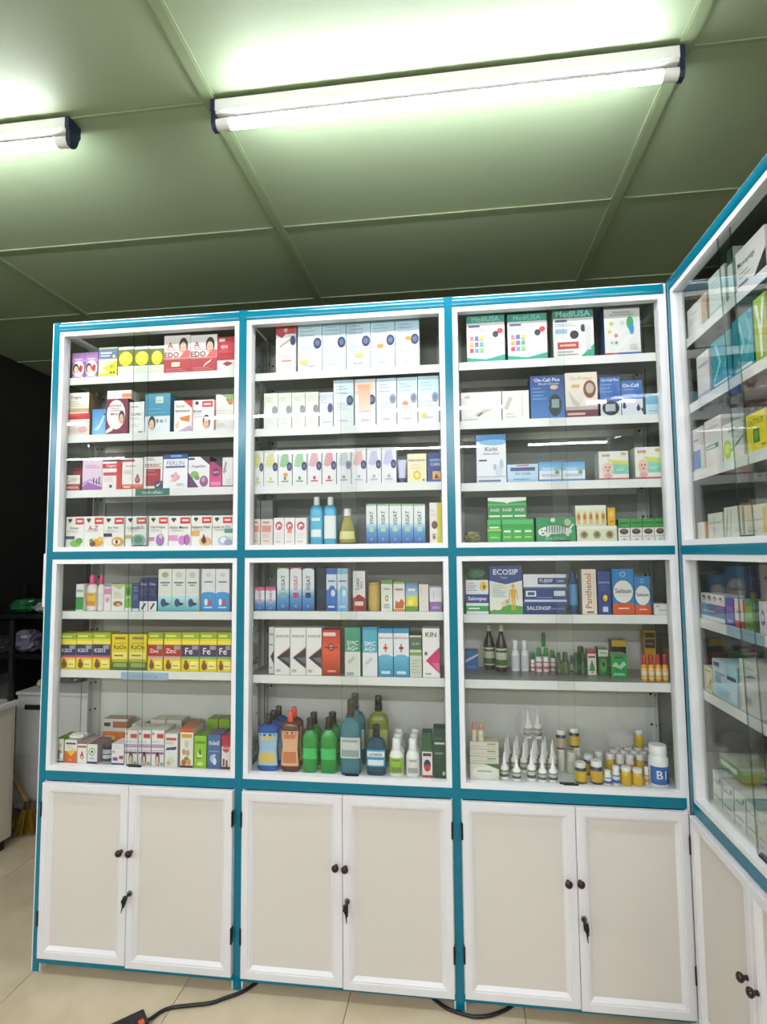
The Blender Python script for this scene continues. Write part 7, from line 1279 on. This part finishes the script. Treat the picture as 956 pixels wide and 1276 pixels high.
mb = MB(); mb.box(-.28, .256, -.5, .506, 1.05, 1.058); mb.build('glass_top', M['glass'], co)
rk = tag(empty('storage_rack', (-.80, 1.34, 0)), 'black rack with two shelves of bags against the dark wall', 'rack')
for z in (.80, 1.03):
    mb = MB(); mb.box(-.5, .5, -.15, .15, z - .02, z); mb.build('shelf', M['rack'], rk)
for sx in (-.49, .49):
    for sy in (-.14, .14):
        mb = MB(); mb.box(sx - .012, sx + .012, sy - .012, sy + .012, 0, 1.2); mb.build('upright', M['rack'], rk)
def bag(x, y, z, w, h, d, col, seed, label):
    o = link('bag', crumple('bag', w, h, d, col, 'film', seed, .34), None, (x, y, z))
    tag(o, label, 'bag', 'bags on the rack')
bag(-1.14, 1.24, 1.0305, .2, .085, .16, '226038', 1, 'crumpled green bag on the upper rack shelf')
bag(-1.0, 1.245, 1.0305, .12, .07, .12, '8a9088', 2, 'crumpled white bag beside the green bag on the rack')
bag(-1.24, 1.21, .8005, .14, .1, .15, '2c2d34', 3, 'dull grey bag on the lower rack shelf, left')
bag(-1.1, 1.21, .8005, .15, .14, .15, '6a6474', 4, 'lilac-grey bag on the lower rack shelf, middle')
bag(-.95, 1.22, .8005, .14, .1, .14, '36303c', 5, 'dusky bag on the lower rack shelf, right')
bag(-.74, 1.1, .6625, .16, .075, .16, '4a4a45', 6, 'grey cloth bundle on the white unit')
bag(-.79, 1.0, .6625, .07, .05, .07, 'b5a98c', 7, 'small beige bundle on the white unit')
# straw broom lying in the gap
br = tag(empty('straw_broom', (-.705, .84, 0), RAD(18)), 'yellow straw broom head standing between counter and unit', 'broom')
rnd = random.Random(5)
mb = MB()
for k in range(150):
    a = rnd.uniform(-.05, .05); b_ = rnd.uniform(-.03, .03); s = rnd.uniform(.7, 1)
    mb.cyl((a * .3, b_ * .3, .15), (a * 1.3, b_ * 1.4, .002 + rnd.uniform(0, .02)), .0022, .0012, 5, ['7a5e1c', '5e4814', '8c6c24'][k % 3])
st = mb.build('straw', M['plastic'], br); st['kind'] = 'stuff'
mb = MB(); mb.cyl((0, 0, .14), (-.10, .02, .30), .011, .010, 10); mb.build('handle', M['wood'], br, 50)
mb = MB(); mb.cyl((0, 0, .125), (0, 0, .16), .022, .017, 12, '3a2c1c'); mb.build('binding', M['plastic'], br, 50)
